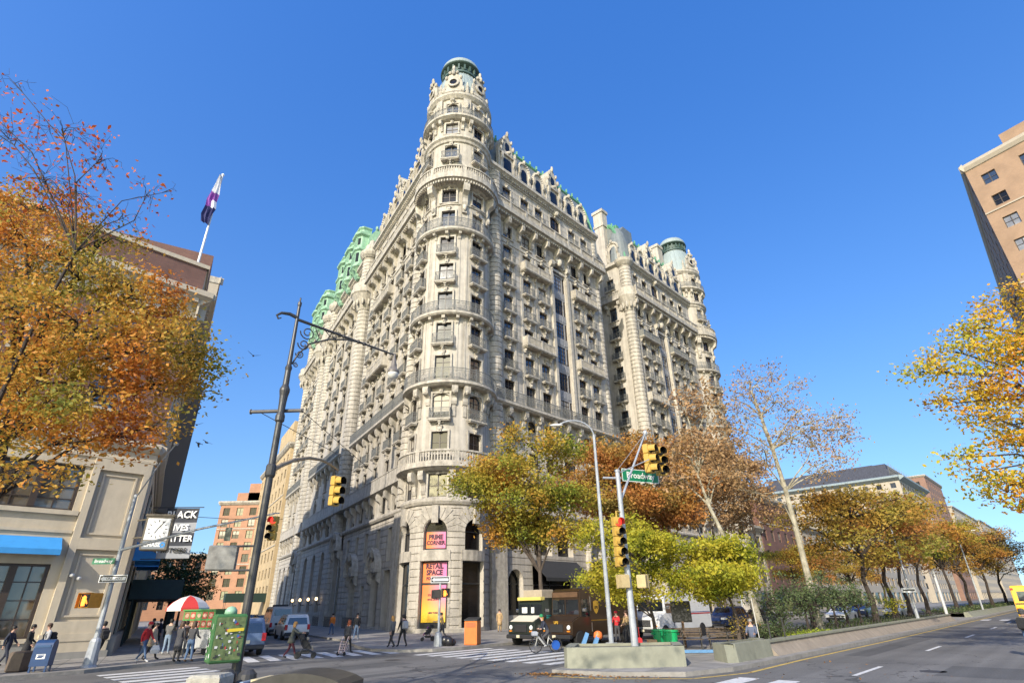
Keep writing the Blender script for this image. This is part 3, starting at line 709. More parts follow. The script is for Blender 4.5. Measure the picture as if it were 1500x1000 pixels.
# rounded corner roof
m=M(); m.lathe(lz([(2.0,52.2),(1.95,54),(1.75,56.2),(1.3,58.2),(.7,59.6),(.15,60.2)]),FN(24.6,-2.1,0),20); m.obj('bell_roof',SLATE,apt,True)
q=M(); a=FC(4.6,-.2,0); 
for z0,z1,hw in ((52.2,60.5,1.0),(60.5,61.0,1.18),(61.0,63.6,1.05),(63.6,64.2,1.25)): bbox(q,FC,4.6-hw,4.6+hw,-1.3-(hw-1)*.9,.25+(hw-1)*.9,z0,z1)
for x in(-.5,.5): bbox(q,FC,4.6+x-.3,4.6+x+.3,-.8,-.2,64.2,64.6)
q.obj('chimney',STONE,apt,True)
for s in (2.3,7.4,10): stone_dormer(FC,s,False)
q=M(); bbox(q,FN,3.6,5.6,-5.2,-3.4,58,65.6); bbox(q,FN,3.4,5.8,-5.4,-3.2,65.6,66.2); q.obj('chimney',STONE,apt,True)
# masses behind the fronts: flat roof and light court walls
m=M(); P=[bn(0,0)]
def W2(b,n): p=bn(b,n); return (AX[0]+p[0],AX[1]+p[1])
def W3(w,n): p=wn(w,n); return (AX[0]+p[0],AX[1]+p[1])
m.flat([W2(3.5,-1.5),W2(28.5,-1.5),W2(28.5,-24),W2(3.5,-9)],.2,59)
m.flat([W2(39.1,-2.6),W2(64,-2.6),W2(64,-26),W2(39.1,-26)],.2,59)
m.flat([W2(28.6,-17),W2(39.0,-17),W2(39.0,-24),W2(28.6,-24)],.2,58.5)
m.obj('core_wall',STONE,apt,True)
# ---------- side street front
FW=Fr((AX[0]+NW[0]*3.1,AX[1]+NW[1]*3.1),WD,NW,zm=ZM)
colsA=[7.2,11.0,15.5,19.8,23.3]
gA=[(5.9,8.1,.4,5.4,0),(6.5,7.7,6.2,9.4,0),(9.8,12.2,.3,5.2,.6),(10.4,11.5,6.6,9.6,0),(14.9,16.1,6.6,9.6,0),(14.8,16.0,.3,4.2,0),(18.4,21.0,.3,5.2,.6),(18.8,19.9,6.6,9.6,0),(22.8,23.9,6.6,9.6,0)]
facade(FW,2.8,26.0,colsA,None,[(14,21)],gA)
trim(FW,2.9,26.0,colsA,None)
q=M(); quoins(q,FW,4.1,-.1,11,50.9,.95); quoins(q,FW,25.6,-.5,11,50.9,.8); bbox(q,FW,2.9,5.0,-.4,.75,0,10.4); q.obj('quoin_pier',STONE2,apt,True)
mansard(FW,3.5,26.0,[7.0,16.5],[10.3,13.2,19.8,23.0])
# panes of the ground floor openings
def gpanes(F,ops):
    for o in ops:
        g=M(); f=M()
        g.quad(*[F(s,-.5,z) for s,z in((o[0],o[2]),(o[1],o[2]),(o[1],o[3]),(o[0],o[3]))])
        for a,b in((o[0],o[0]+.1),(o[1]-.1,o[1]),((o[0]+o[1])/2-.05,(o[0]+o[1])/2+.05)): bbox(f,F,a,b,-.5,-.4,o[2],o[3])
        bbox(f,F,o[0],o[1],-.5,-.41,o[2],o[2]+.4); bbox(f,F,o[0],o[1],-.5,-.41,o[2]+(o[3]-o[2])*.66,o[2]+(o[3]-o[2])*.66+.1)
        w_=f.obj('ground_floor_window',BLACK,apt,True); g.obj('pane',GLASS_D,w_,True,fix=False)
gpanes(FB,gB); gpanes(FW,gA)
# carved portal hoods on the side street
def portal(F,s,w,z0,ztop,d=.35):
    q=M(); hw=w/2
    arc=[PI*i/16 for i in range(17)]
    for r0,r1,dp in ((hw,hw+.32,.3),(hw+.321,hw+.6,.55),(hw+.601,hw+.75,.75)):
        q.loft([[F(s+r*cos(t),d+dd,z0+1.2*r*sin(t)) for r,dd in((r0,0),(r1,0),(r1,dp),(r0,dp))] for t in arc])
    for sg in(-1,1):
        bracket(q,F,s+sg*(hw+.45),z0,2.2,.8,.5); bbox(q,F,s+sg*(hw+.45)-.35,s+sg*(hw+.45)+.35,d,d+.85,z0,z0+.28); q.ell(F(s+sg*(hw*.55),d+.15,z0+.35),(.3,.2,.3),8,6)
    q.ell(F(s,d+.55,z0+1.2*(hw+.4)),(.32,.3,.6),8,6); bbox(q,F,s-.2,s+.2,d+.1,d+.8,z0+1.2*hw+.1,z0+1.2*hw+1.0)
    pts=[(hw*cos(PI*i/12),z0+1.2*hw*sin(PI*i/12)) for i in range(13)]
    q.add([F(s+x,d+.05,z) for x,z in pts],[tuple(range(13))])
    q.ell(F(s,d+.1,z0+.7),(.55,.2,.5),10,6)
    q.obj('portal_hood',STONE2,apt,True)
portal(FW,11.0,2.4,5.3,7); portal(FW,19.7,2.6,5.3,7)
portal(FB,22.1,4.0,6.2,9)
# iron area fence and lamps on the side street are things of their own (see street)
# second pavilion
FW2=Fr((AX[0]+NW[0]*3.3,AX[1]+NW[1]*3.3),WD,NW,zm=ZM)
colsP=[36.2,41.8,47.6]
gP=[(c-1.1,c+1.1,1.6,9.2,1.1) for c in colsP]+[(26.7,29.0,.4,8.6,1.2)]
wA=1.6
w=M(); ops=[]
for c in colsP:
    for z in FL+[42.2,47.4]: ops.append((c-1.0,c+1.0,z,z+2.4)); addwin(FW2,c,z,2.0,2.4,0,'dbl')
    for z in FL[1:]: addbal(FW2,c,z,2.6,.6,1.05,1)
    for z,h,rr in((11.2,1.8,0),(15.2,1.8,0),(18.1,2.3,.4)): ops.append((c-.9,c+.9,z,z+h,rr)); addwin(FW2,c,z,1.8,h,rr)
wall(w,FW2,30,53,10.6,52,ops,.4); wall(w,FW2,26.1,53,0,10.6,gP,.6,rz,d0=.35,gr=.09,gh=.07)
w.obj('wall',STONE,apt,True); gpanes(FW2,gP)
trim(FW2,31,52,colsP,None)
q=M(); sweep(q,FW2,26.2,30.8,[(-3,10.4),(.5,10.4),(.7,10.6),(.7,10.8),(-3,11.0)]); sweep(q,FW2,26.2,30.8,[(-3,13.4),(.9,13.6),(.9,15.0),(-3,15.0)]); q.obj('cornice',STONE2,apt,True)
portal(FW2,27.85,2.4,8.6,11); 
# corner pier with corbelled round turret
def corbel_pier(F,s,d,top=52.):
    q=M(); quoins(q,F,s,d,0,43.5,1.2); c=F(s,d,0)
    q.lathe(lz([(1.15,42.6),(1.5,43.4),(1.9,44.2),(2.2,44.8),(2.4,45.0),(2.4,45.6),(2.2,45.7),(2.2,46.6),(1.2,46.7)]),(c[0],c[1],0),24)
    for k in range(12):
        a=2*PI*k/12; q.ell((c[0]+1.95*cos(a),c[1]+1.95*sin(a),ZM(43.6)),(.3,.3,.65),6,5)
    quoins(q,F,s,d,46.6,top,1.3)
    q.lathe(lz([(1.3,top-.2),(1.6,top+.2),(1.75,top+.6),(1.75,top+1),(1.2,top+1.2),(1.0,top+2.4),(.6,top+2.8),(.4,top+3.6),(.01,top+4)]),(c[0],c[1],0),20)
    q.obj('quoin_pier',STONE2,apt,True)
corbel_pier(FW2,30.4,-.4); corbel_pier(FW2,52.6,-.4)
# east wall of the second pavilion seen across the narrow light court
FE=Fr(FW2(30.0,-.4,0)[:2],(-NW[0],-NW[1]),(-WD[0],-WD[1]),zm=ZM)
w=M(); ops=[]
for z in FL+[15.,18.3,42.2,47.3]: ops.append((2.0,3.3,z,z+2.1)); addwin(FE,2.65,z,1.3,2.1,0,'dbl')
wall(w,FE,0,14,10.6,52,ops,.35); w.obj('wall',STONE,apt,True)
# third pavilion
FW3=FW2
colsQ=[61.6,66.0,70.4]; gQ=[(c-.9,c+.9,1.4,8.8,.9) for c in colsQ]+[(54.4,56.4,.4,8.6,1.0)]
w=M(); ops=[]
for c in colsQ:
    for z in FL+[42.2,47.4]: ops.append((c-1.1,c+1.1,z,z+2.4)); addwin(FW3,c,z,2.2,2.4,0,'dbl')
    for z in FL[1:]: addbal(FW3,c,z,2.8,.6,1.05,1)
    for z,h,rr in((11.2,1.8,0),(15.2,1.8,0),(18.1,2.3,.4)): ops.append((c-.9,c+.9,z,z+h,rr)); addwin(FW3,c,z,1.8,h,rr)
wall(w,FW3,58,74,10.6,52,ops,.4); wall(w,FW3,53,74,0,10.6,gQ,.6,rz,d0=.35,gr=.09,gh=.07)
w.obj('wall',STONE,apt,True); gpanes(FW3,gQ); trim(FW3,59,73,colsQ,None); corbel_pier(FW3,58.4,-.4); corbel_pier(FW3,73.6,-.4)
portal(FW3,55.4,2.2,8.6,11)
q=M(); sweep(q,FW2,53.1,58.5,[(-3,10.4),(.5,10.4),(.7,10.6),(.7,10.8),(-3,11.0)]); sweep(q,FW2,53.1,58.5,[(-3,13.4),(.9,13.6),(.9,15.0),(-3,15.0)]); q.obj('cornice',STONE2,apt,True)
FE2=Fr(FW3(58.0,-.4,0)[:2],(-NW[0],-NW[1]),(-WD[0],-WD[1]),zm=ZM)
w=M(); wall(w,FE2,0,14,10.6,52,[],.35); w.obj('wall',STONE,apt,True)
# pale green copper mansards with oriels over the pavilions
DARKPANE=mat('dark_pane',(.012,.016,.016),.3,spec=.2)
def copper_top(s0,s1,z0,z1,d=1.0):
    m=M(); F=FW2
    pr=[(d-2.2,z0),(d-1.2,z0+2.5),(d-1.3,z1-2.5),(d-2.6,z1-.4),(-5,z1-.4),(-5,z0)]
    m.loft([[F(s0,a,z) for a,z in pr],[F(s1,a,z) for a,z in pr]])
    om=m.obj('copper_roof',COPPER_L,apt,True)
    n=3; 
    for i in range(n):
        s=s0+(s1-s0)*(i+.5)/n; q=M()
        def ring(h,dd,z): return [F(s-h,-1.0,z),F(s-h,dd-.7,z),F(s-h*.55,dd,z),F(s+h*.55,dd,z),F(s+h,dd-.7,z),F(s+h,-1.0,z)]
        H=z1-z0
        q.loft([ring(.8,d-.5,z0-1.9),ring(1.1,d-.2,z0-1.5),ring(1.2,d-.1,z0-1.2),ring(1.75,d+.45,z0-.5),ring(2.1,d+.8,z0-.2),ring(2.1,d+.8,z0+.15),ring(1.85,d+.55,z0+.25),ring(1.85,d+.55,z0+H*.36),ring(2.1,d+.85,z0+H*.39),ring(2.1,d+.85,z0+H*.43),ring(1.8,d+.5,z0+H*.46),ring(1.75,d+.45,z0+H*.74),ring(2.15,d+.9,z0+H*.78),ring(2.2,d+.95,z0+H*.83),ring(1.6,d+.25,z0+H*.86),ring(1.5,d+.15,z1-.4),ring(1.75,d+.4,z1-.1),ring(1.75,d+.4,z1+.1),ring(.6,d-.6,z1+.7)])
        for z_a,z_b,dd in((z0+.3,z0+H*.36,.56),(z0+H*.46,z0+H*.74,.5)):
            for x in(-1.0,-.36,.36,1.0): bbox(q,F,s+x-.1,s+x+.1,d+dd-.3,d+dd+.07,z_a,z_b)
        for sg in(-1,1): bracket(q,F,s+sg*.8,z0-.25,1.3,d+.75,.3)
        o=q.obj('oriel',COPPER_L,om,True)
        for z_a,z_b,dd,hh in((z0+.7,z0+H*.32,.56,1.85),(z0+H*.5,z0+H*.7,.48,1.77)):
            g=M()
            for x in(-.68,0,.68): g.quad(*[F(s+x+u,d+dd+.012,z) for u,z in((-.2,z_a),(.2,z_a),(.2,z_b),(-.2,z_b))])
            for sg in(-1,1):
                P=((hh,d+dd-.7),(hh*.55,d+dd))
                L_=lambda t,z:F(s+sg*(P[0][0]+(P[1][0]-P[0][0])*t+.012),P[0][1]+(P[1][1]-P[0][1])*t+.012,z)
                g.quad(L_(.2,z_a),L_(.8,z_a),L_(.8,z_b),L_(.2,z_b))
            g.obj('pane',DARKPANE,om,True,fix=False)
    q=M(); 
    for i in range(9):
        s=s0+(s1-s0)*i/8; q.ell(F(s,d-2.6,z1-.3),(.3,.3,.5),8,5)
    q.obj('ridge',COPPER_L,om,True)
copper_top(33.0,50,52.6,60.6); copper_top(60,72.5,52.6,60.2)
m=M(); pr=[(-.3,52.25),(-.7,54.5),(-1.5,57.6),(-2.3,59.6),(-3,60.6),(-9,60.6),(-9,52.25)]
for a,b in((30.5,52.5),(58.5,74)): m.loft([[FW2(a,d,z) for d,z in pr],[FW2(b,d,z) for d,z in pr]])
m.obj('mansard_roof',SLATE,apt,True)
m=M()
m.flat([W3(3.5,1.5),W3(25.9,2.4),W3(25.9,-14),W3(3.5,-3)],.2,59); m.flat([W3(30.2,2.2),W3(53,2.2),W3(53,-16),W3(30.2,-16)],.2,59); m.flat([W3(58.2,2.2),W3(74,2.2),W3(74,-16),W3(58.2,-16)],.2,59)
m.flat([W3(26.0,-12),W3(58.1,-12),W3(58.1,-16),W3(26.0,-16)],.2,58.6); m.flat([W3(26.0,2.5),W3(30.1,2.5),W3(30.1,-11),W3(26.0,-11)],.2,11); m.flat([W3(53.1,2.5),W3(58.1,2.5),W3(58.1,-11),W3(53.1,-11)],.2,11)
m.obj('core_wall',STONE,apt,True)
# shop awning of black canvas on Broadway
q=M(); P=[(.45,6.1),(2.6,4.4),(2.6,4.1),(2.55,4.1),(2.55,4.38),(.45,6.0)]
q.add([FB(s,d,z) for s in(9.5,17.4) for d,z in P],[(0,1,2,3,4,5),(11,10,9,8,7,6)]+[(i,i+6,(i+1)%6+6,(i+1)%6) for i in range(6)]); q.obj('awning',CANVAS_D,apt,True)
flush(apt,WINS,BALS,100,WINFRAME,STONE2,IRON)
# ================= ground, roads, pavements
def asphmat(name,base):
    m,t,b=nt(name); L=t.links.new; N=t.nodes.new
    g=N('ShaderNodeNewGeometry')
    n1=N('ShaderNodeTexNoise'); n1.inputs['Scale'].default_value=.22; n1.inputs['Detail'].default_value=5; L(g.outputs['Position'],n1.inputs['Vector'])
    n2=N('ShaderNodeTexNoise'); n2.inputs['Scale'].default_value=18; n2.inputs['Detail'].default_value=4; L(g.outputs['Position'],n2.inputs['Vector'])
    st=N('ShaderNodeMapping'); st.inputs['Rotation'].default_value=(0,0,-R(90-43.87)); st.inputs['Scale'].default_value=(1,1,1); L(g.outputs['Position'],st.inputs['Vector'])
    v=N('ShaderNodeTexVoronoi'); v.feature='DISTANCE_TO_EDGE'; v.inputs['Scale'].default_value=.16; wn_=N('ShaderNodeMix'); wn_.data_type='RGBA'; wn_.inputs['Factor'].default_value=.25; L(g.outputs['Position'],wn_.inputs['A']); 
    n3=N('ShaderNodeTexNoise'); n3.inputs['Scale'].default_value=.9; n3.inputs['Detail'].default_value=5; L(g.outputs['Position'],n3.inputs['Vector'])
    ad=N('ShaderNodeVectorMath'); ad.operation='MULTIPLY_ADD'; L(n3.outputs['Color'],ad.inputs[0]); ad.inputs[1].default_value=(3,3,0); L(g.outputs['Position'],ad.inputs[2]); L(ad.outputs[0],v.inputs['Vector'])
    cr=N('ShaderNodeMath'); cr.operation='LESS_THAN'; L(v.outputs['Distance'],cr.inputs[0]); cr.inputs[1].default_value=.006
    r1=N('ShaderNodeValToRGB'); e=r1.color_ramp.elements; e[0].position=.3; e[1].position=.7; e[0].color=(*[c*.78 for c in base],1); e[1].color=(*[c*1.18 for c in base],1); L(n1.outputs['Fac'],r1.inputs['Fac'])
    r2=N('ShaderNodeValToRGB'); e=r2.color_ramp.elements; e[0].position=.35; e[1].position=.75; e[0].color=(.78,.78,.78,1); e[1].color=(1.2,1.2,1.2,1); L(n2.outputs['Fac'],r2.inputs['Fac'])
    mx=N('ShaderNodeMix'); mx.data_type='RGBA'; mx.blend_type='MULTIPLY'; mx.inputs['Factor'].default_value=1; L(r1.outputs[0],mx.inputs['A']); L(r2.outputs[0],mx.inputs['B'])
    m2=N('ShaderNodeMix'); m2.data_type='RGBA'; L(cr.outputs[0],m2.inputs['Factor']); L(mx.outputs['Result'],m2.inputs['A']); m2.inputs['B'].default_value=(*[c*.45 for c in base],1)
    s2=N('ShaderNodeVectorMath'); s2.operation='MULTIPLY'; L(st.outputs[0],s2.inputs[0]); s2.inputs[1].default_value=(.03,1.1,0); n4=N('ShaderNodeTexNoise'); n4.inputs['Scale'].default_value=1; n4.inputs['Detail'].default_value=3; L(s2.outputs[0],n4.inputs['Vector'])
    r4=N('ShaderNodeValToRGB'); e=r4.color_ramp.elements; e[0].position=.35; e[1].position=.65; e[0].color=(.8,.8,.8,1); e[1].color=(1.12,1.12,1.12,1); L(n4.outputs['Fac'],r4.inputs['Fac'])
    m4=N('ShaderNodeMix'); m4.data_type='RGBA'; m4.blend_type='MULTIPLY'; m4.inputs['Factor'].default_value=1; L(m2.outputs['Result'],m4.inputs['A']); L(r4.outputs[0],m4.inputs['B'])
    L(m4.outputs['Result'],b.inputs['Base Color']); b.inputs['Roughness'].default_value=.82
    bp=N('ShaderNodeBump'); bp.inputs['Strength'].default_value=.25; bp.inputs['Distance'].default_value=.02; L(n2.outputs['Fac'],bp.inputs['Height']); L(bp.outputs['Normal'],b.inputs['Normal'])
    return m
ASPH=asphmat('asphalt',(.148,.142,.131))
def pavemat(name,base,ud):
    m,t,b=nt(name); L=t.links.new; N=t.nodes.new
    g=N('ShaderNodeNewGeometry'); a=N('ShaderNodeVectorMath'); a.operation='DOT_PRODUCT'; a.inputs[1].default_value=(ud[0],ud[1],0); L(g.outputs['Position'],a.inputs[0])
    c=N('ShaderNodeVectorMath'); c.operation='DOT_PRODUCT'; c.inputs[1].default_value=(-ud[1],ud[0],0); L(g.outputs['Position'],c.inputs[0])
    cb=N('ShaderNodeCombineXYZ'); L(a.outputs['Value'],cb.inputs[0]); L(c.outputs['Value'],cb.inputs[1])
    br=N('ShaderNodeTexBrick'); br.offset=0; br.inputs['Scale'].default_value=1; br.inputs['Brick Width'].default_value=1.5; br.inputs['Row Height'].default_value=1.5; br.inputs['Mortar Size'].default_value=.018
    br.inputs['Color1'].default_value=(*[x*.86 for x in base],1); br.inputs['Color2'].default_value=(*[x*1.08 for x in base],1); br.inputs['Mortar'].default_value=(*[x*.45 for x in base],1); L(cb.outputs[0],br.inputs['Vector'])
    n=N('ShaderNodeTexNoise'); n.inputs['Scale'].default_value=1.3; n.inputs['Detail'].default_value=7; L(g.outputs['Position'],n.inputs['Vector'])
    r=N('ShaderNodeValToRGB'); e=r.color_ramp.elements; e[0].position=.3; e[0].color=(.6,.6,.6,1); e[1].position=.65; L(n.outputs['Fac'],r.inputs['Fac'])
    mx=N('ShaderNodeMix'); mx.data_type='RGBA'; mx.blend_type='MULTIPLY'; mx.inputs['Factor'].default_value=.8; L(br.outputs['Color'],mx.inputs['A']); L(r.outputs[0],mx.inputs['B']); L(mx.outputs['Result'],b.inputs['Base Color']); b.inputs['Roughness'].default_value=.85
    return m
PAVE=pavemat('concrete_pavement',(.30,.28,.25),BD); PAVEW=pavemat('concrete_pavement_side',(.30,.28,.25),WD)
KERB=mat('kerb_stone',(.25,.235,.21),.85,.3,2.5,.3); PAINT=mat('white_road_paint',(.62,.61,.58),.75,.28,5,.1); YPAINT=mat('yellow_kerb_paint',(.55,.38,.09),.8,.45,3)
CONC=mat('planter_concrete',(.235,.235,.175),.85,.3,1.6,.3,streak=.4); SOIL=mat('soil',(.09,.06,.04),.95,.4,4,.8)
g=M(); g.flat([(-900,-300),(900,-300),(900,1500),(-900,1500)],0.0); flag(g.obj('road',ASPH),kind='structure')
def pavement(name,poly,mt,z=.14):
    m=M(); m.flat(poly,-.05,z); flag(m.obj(name,mt),kind='structure')
def kerb(path,z=.144,w=.2):
    m=M(); P=[Vector((*p,0)) for p in path]; L=[];Rr=[]
    for i,p in enumerate(P):
        d=(P[min(i+1,len(P)-1)]-P[max(i-1,0)]).normalized(); n=Vector((-d.y,d.x,0)); L.append(p+n*w/2); Rr.append(p-n*w/2)
    rings=[[(a.x,a.y,-.05),(b.x,b.y,-.05),(b.x,b.y,z),(a.x,a.y,z)] for a,b in zip(L,Rr)]
    m.loft(rings); flag(m.obj('kerb',KERB),kind='structure')
cornA=[wn(150,-12.2),(-13.2,46.6),(-11,41.5),(-9.8,38.4),(-8.4,36.0),(-6.6,34.7),(-4.8,34.7),(-3.3,36.0),bn(26,-27.5),bn(230,-27.5)]
pavement('pavement',cornA+[bn(230,-60),wn(150,-45)],PAVE); kerb(cornA)
sw=[bn(-40,-31),bn(2,-31.2),bn(6.4,-31.6),(-17.6,28.4),(-16.6,30.2),(-16.0,31.9),(-16.2,33.4),(-17.2,35.4),wn(41,-3.4),wn(160,-3.4)]
pavement('pavement',sw+[wn(160,25),bn(-40,-62)],PAVEW); kerb(sw)
med=[bn(230,-16.3),bn(24,-16.3),bn(19,-15.4),(1.3,23.0),(3.2,21.9),(5.6,21.5),(7.6,22.7),bn(26,-10.1),bn(69,-9.9),bn(230,-9.9)]
pavement('median_pavement',med,PAVE); kerb(med)
east=[bn(-60,1.5),bn(230,1.5)]; pavement('pavement',east+[bn(230,30),bn(-60,30)],PAVE); kerb(east)
isl=[(-11,-12),(-11,14),(-9.5,16.5),(-6,17),(2,16),(6,12),(6,-12)]; pavement('island_pavement',isl,PAVE); kerb(isl)
# markings
mk=M()
def stripe(fn,a0,a1,b0,b1,z=.004): mk.quad((*fn(a0,b0),z),(*fn(a1,b0),z),(*fn(a1,b1),z),(*fn(a0,b1),z))
for i in range(8): stripe(wn,32.6,36.6,-4.6-i*1.02,-5.15-i*1.02)
for i in range(9): stripe(bn,19.8,25.2,-26.7+i*1.12,-26.15+i*1.12)
for i in range(8): stripe(bn,17.2,20.2,-9.3+i*1.25,-8.65+i*1.25)
for i in range(10): stripe(bn,6.6+.0*i,10.4,-30.2+i*1.15,-29.6+i*1.15)
flag(mk.obj('crosswalk_marking',PAINT),kind='structure')
mk=M()
for i in range(12): stripe(bn,22.6+i*11.6,26.0+i*11.6,-6.62,-6.46)
for i in range(12): stripe(bn,30+i*11.6,33.4+i*11.6,-20.0,-19.85)
for i in range(6): stripe(bn,76,79,-9.3+i*1.5,-8.6+i*1.5)
flag(mk.obj('lane_marking',PAINT),kind='structure')
mk=M()
Lp=[(1.1,22.4),(3.0,21.35),(5.7,20.95),(7.95,22.2)]+[bn(27,-9.75)]+[bn(40,-9.62),bn(69,-9.62),bn(200,-9.62)]
for a,b in zip(Lp,Lp[1:]):
    d=Vector((b[0]-a[0],b[1]-a[1])).normalized(); n=(d.y*.16,-d.x*.16)
    mk.quad((a[0],a[1],.004),(b[0],b[1],.004),(b[0]+n[0],b[1]+n[1],.004),(a[0]+n[0],a[1]+n[1],.004))
flag(mk.obj('yellow_line_marking',YPAINT),kind='structure')
mk=M()
rp_=random.Random(12)
for b0,b1,n0,n1 in ((12,17,-24.5,-22.8),(30,44,-8.9,-7.9),(24,27.5,-4.6,-2.4),(6,20,-20.6,-19.9),(26,60,-22.5,-21.9),(46,52,-5.2,-3.2)): stripe(bn,b0,b1,n0,n1)
for w0,w1,n0,n1 in ((30,31.2,-12,-4),(44,60,-8.2,-7.6)): stripe(wn,w0,w1,n0,n1)
flag(mk.obj('road_patch',asphmat('patched_asphalt',(.095,.093,.088))),kind='structure')
# manhole covers are surface marks
mk=M()
for (x,y,r) in ((9.5,25.5,.42),(-6,30,.4),(14,21.5,.4)):
    mk.add([(x+r*cos(2*PI*i/16),y+r*sin(2*PI*i/16),.004) for i in range(16)],[tuple(range(16))])
flag(mk.obj('manhole_marking',mat('iron_cover',(.05,.045,.04),.6,.3,20)),kind='structure')
# ================= median planters (concrete, thing each)
def planter(label,front,depthv,h,cap=.0,soil=True):
    # front: list of ground points from left to right; body runs back along depthv with battered face
    n=len(front); 
    base=[Vector((*p,.14)) for p in front]; bk=[Vector((p[0]+depthv[0],p[1]+depthv[1],.14)) for p in front]
    d=Vector((depthv[0],depthv[1],0)).normalized()
    e=empty('concrete_planter',tuple(base[0]),label,'planter','concrete planters at the tip of the median')
    w=M(); top=[p+d*.12+Vector((0,0,h)) for p in base]; tin=[p+d*.5+Vector((0,0,h)) for p in base]; tb=[p+Vector((0,0,h)) for p in bk]
    for i in range(n-1):
        w.quad(base[i],base[i+1],top[i+1],top[i]); w.quad(top[i],top[i+1],tin[i+1],tin[i]); w.quad(tin[i],tin[i+1],tin[i+1]-Vector((0,0,.12)),tin[i]-Vector((0,0,.12)))
        w.quad(bk[i+1],bk[i],tb[i],tb[i+1])
    for k in (0,n-1):
        w.quad(base[k],bk[k],tb[k],top[k])
        s=1 if k==0 else -1; rt=Vector((d.y,-d.x,0))*s*.38
        w.quad(top[k],tb[k],tb[k]+rt,top[k]+rt); w.quad(tb[k]+rt,top[k]+rt,top[k]+rt-Vector((0,0,.12)),tb[k]+rt-Vector((0,0,.12)))
    w.obj('wall',CONC,e,True,fix=True)
    s=M(); s.add([tuple(p-Vector((0,0,.1))) for p in tin]+[tuple(p-Vector((0,0,.1))) for p in reversed(tb)],[tuple(range(2*n))]); s.obj('soil',SOIL,e,True,fix=False)
planter('low grey-green concrete planter wall at the tip of the median, under the signal pole',[(1.72,23.6),(1.8,23.25),(2.6,23.0),(4.4,22.95),(6.15,23.1)],(.45,2.3),.66)
planter('grey concrete planter block with slanted end beside the empty gap in the median',[(7.95,23.95),bn(23.2,-10.62),bn(26.6,-10.62)],(-.1,1.25),.62)
# long low wall along the east edge of the median
e=empty('retaining_wall',bn(45,-10.6,.14),'long low sloping concrete wall edging the planted median along the roadway','wall')
w=M(); pr=[(-10.45,.14),(-10.75,.5),(-10.8,.62),(-11.2,.62),(-11.2,.14)]
w.loft([[bn(b,n,z) for n,z in pr] for b in (26.7,45,71)]); w.obj('wall',mat('brown_concrete',(.27,.225,.175),.88,.3,1.5,.3,streak=.35),e,True)
cp=M(); cp.loft([[bn(b,n,z) for n,z in ((-10.72,.622),(-10.72,.7),(-11.25,.7),(-11.25,.622))] for b in (26.7,45,71)]); cp.obj('coping',CONC,e,True)
m=M(); m.flat([bn(26.8,-11.2),bn(71,-11.2),bn(71,-15.8),bn(31,-15.8),bn(31,-13),bn(26.8,-12.4)],.45); flag(m.obj('planting_bed',SOIL),kind='structure')
# far median walls
e=empty('retaining_wall',bn(110,-10.6,.14),'low concrete wall edging the far part of the median beyond the cross street','wall')
w=M(); w.loft([[bn(b,n,z) for n,z in pr] for b in (82,120,200)]); w.obj('wall',CONC,e,True)
m=M(); m.flat([bn(82,-11.2),bn(200,-11.2),bn(200,-15.8),bn(82,-15.8)],.5); flag(m.obj('planting_bed',SOIL),kind='structure')
# ================= the stone and brick bank building on the opposite corner
LS=mat('bank_limestone',(.50,.43,.32),.8,.18,.9,.25,streak=.45); LBRICK=brickmat('red_brick',(.20,.085,.06),(.15,.06,.045),(.16,.12,.10),BD,var=.6)
LBRICKW=mat('pale_side_stone',(.46,.42,.35),.85,.2,.8,.2,streak=.4); BASEGREY=mat('grey_base_stone',(.26,.25,.225),.8,.2,1.5,.2,streak=.3)
BRONZE=mat('bronze_frame',(.05,.035,.025),.45,.2,5); AMBER=glassmat('reflecting_window_glass',(.16,.13,.085),.06)
BLUE=mat('blue_awning_canvas',(.04,.27,.62),.7,.12,2)
DARKSHOP=mat('dark_shop_interior',(.03,.026,.022),.7,.3,2,spec=.1)
CL=bn(8.9,-40)
bank=empty('bank_building',(*CL,0),'stone and red brick corner building with blue awnings and a flag on its roof','building')
F1=Fr(CL,(-BD[0],-BD[1]),NB); F2=Fr(CL,WD,(-NW[0],-NW[1]))
w=M(); ops=[(3.45,11.0,7.5,10.0),(3.6,9.6,1.15,4.7),(14.4,22,7.5,10.0),(14.4,20.6,1.15,4.7)]
wall(w,F1,0,30,0,11.7,ops,.35); wall(w,F2,0,24,0,11.7,[(3+6*i,7.4+6*i,.8,5.2) for i in range(3)]+[(3+6*i,7.4+6*i,7.4,10) for i in range(3)],.35)
w.obj('stone_wall',LS,bank,True)
t=M()
for F,S in((F1,30),(F2,24)):
    sweep(t,F,-.0,S,[(0,11.2),(.15,11.25),(.4,11.55),(.4,11.75),(0,11.9)]); sweep(t,F,0,S,[(0,10.6),(.1,10.6),(.1,10.75),(0,10.8)])
# pilaster with sunk panel, string courses, sills
def pil(a,b):
    for x0,x1 in((a,a+.35),(b-.35,b)): bbox(t,F1,x0,x1,0,.22,1.3,10.55)
    bbox(t,F1,a+.351,b-.351,0,.218,1.3,1.9); bbox(t,F1,a+.351,b-.351,0,.218,9.9,10.55); bbox(t,F1,a+.351,b-.351,0,.218,5.5,6.1)
    for z0,z1 in((2.1,5.3),(6.3,9.7)):
        bbox(t,F1,a+.6,b-.6,0,.08,z0,z0+.1); bbox(t,F1,a+.6,b-.6,0,.08,z1-.1,z1); bbox(t,F1,a+.6,a+.7,0,.08,z0+.101,z1-.101); bbox(t,F1,b-.7,b-.6,0,.08,z0+.101,z1-.101)
    bbox(t,F1,a-.1,b+.1,0,.34,.95,1.299); bbox(t,F1,a-.05,b+.05,0,.3,.45,.949)
pil(.15,3.1); pil(11.3,14.1); pil(22.3,25)
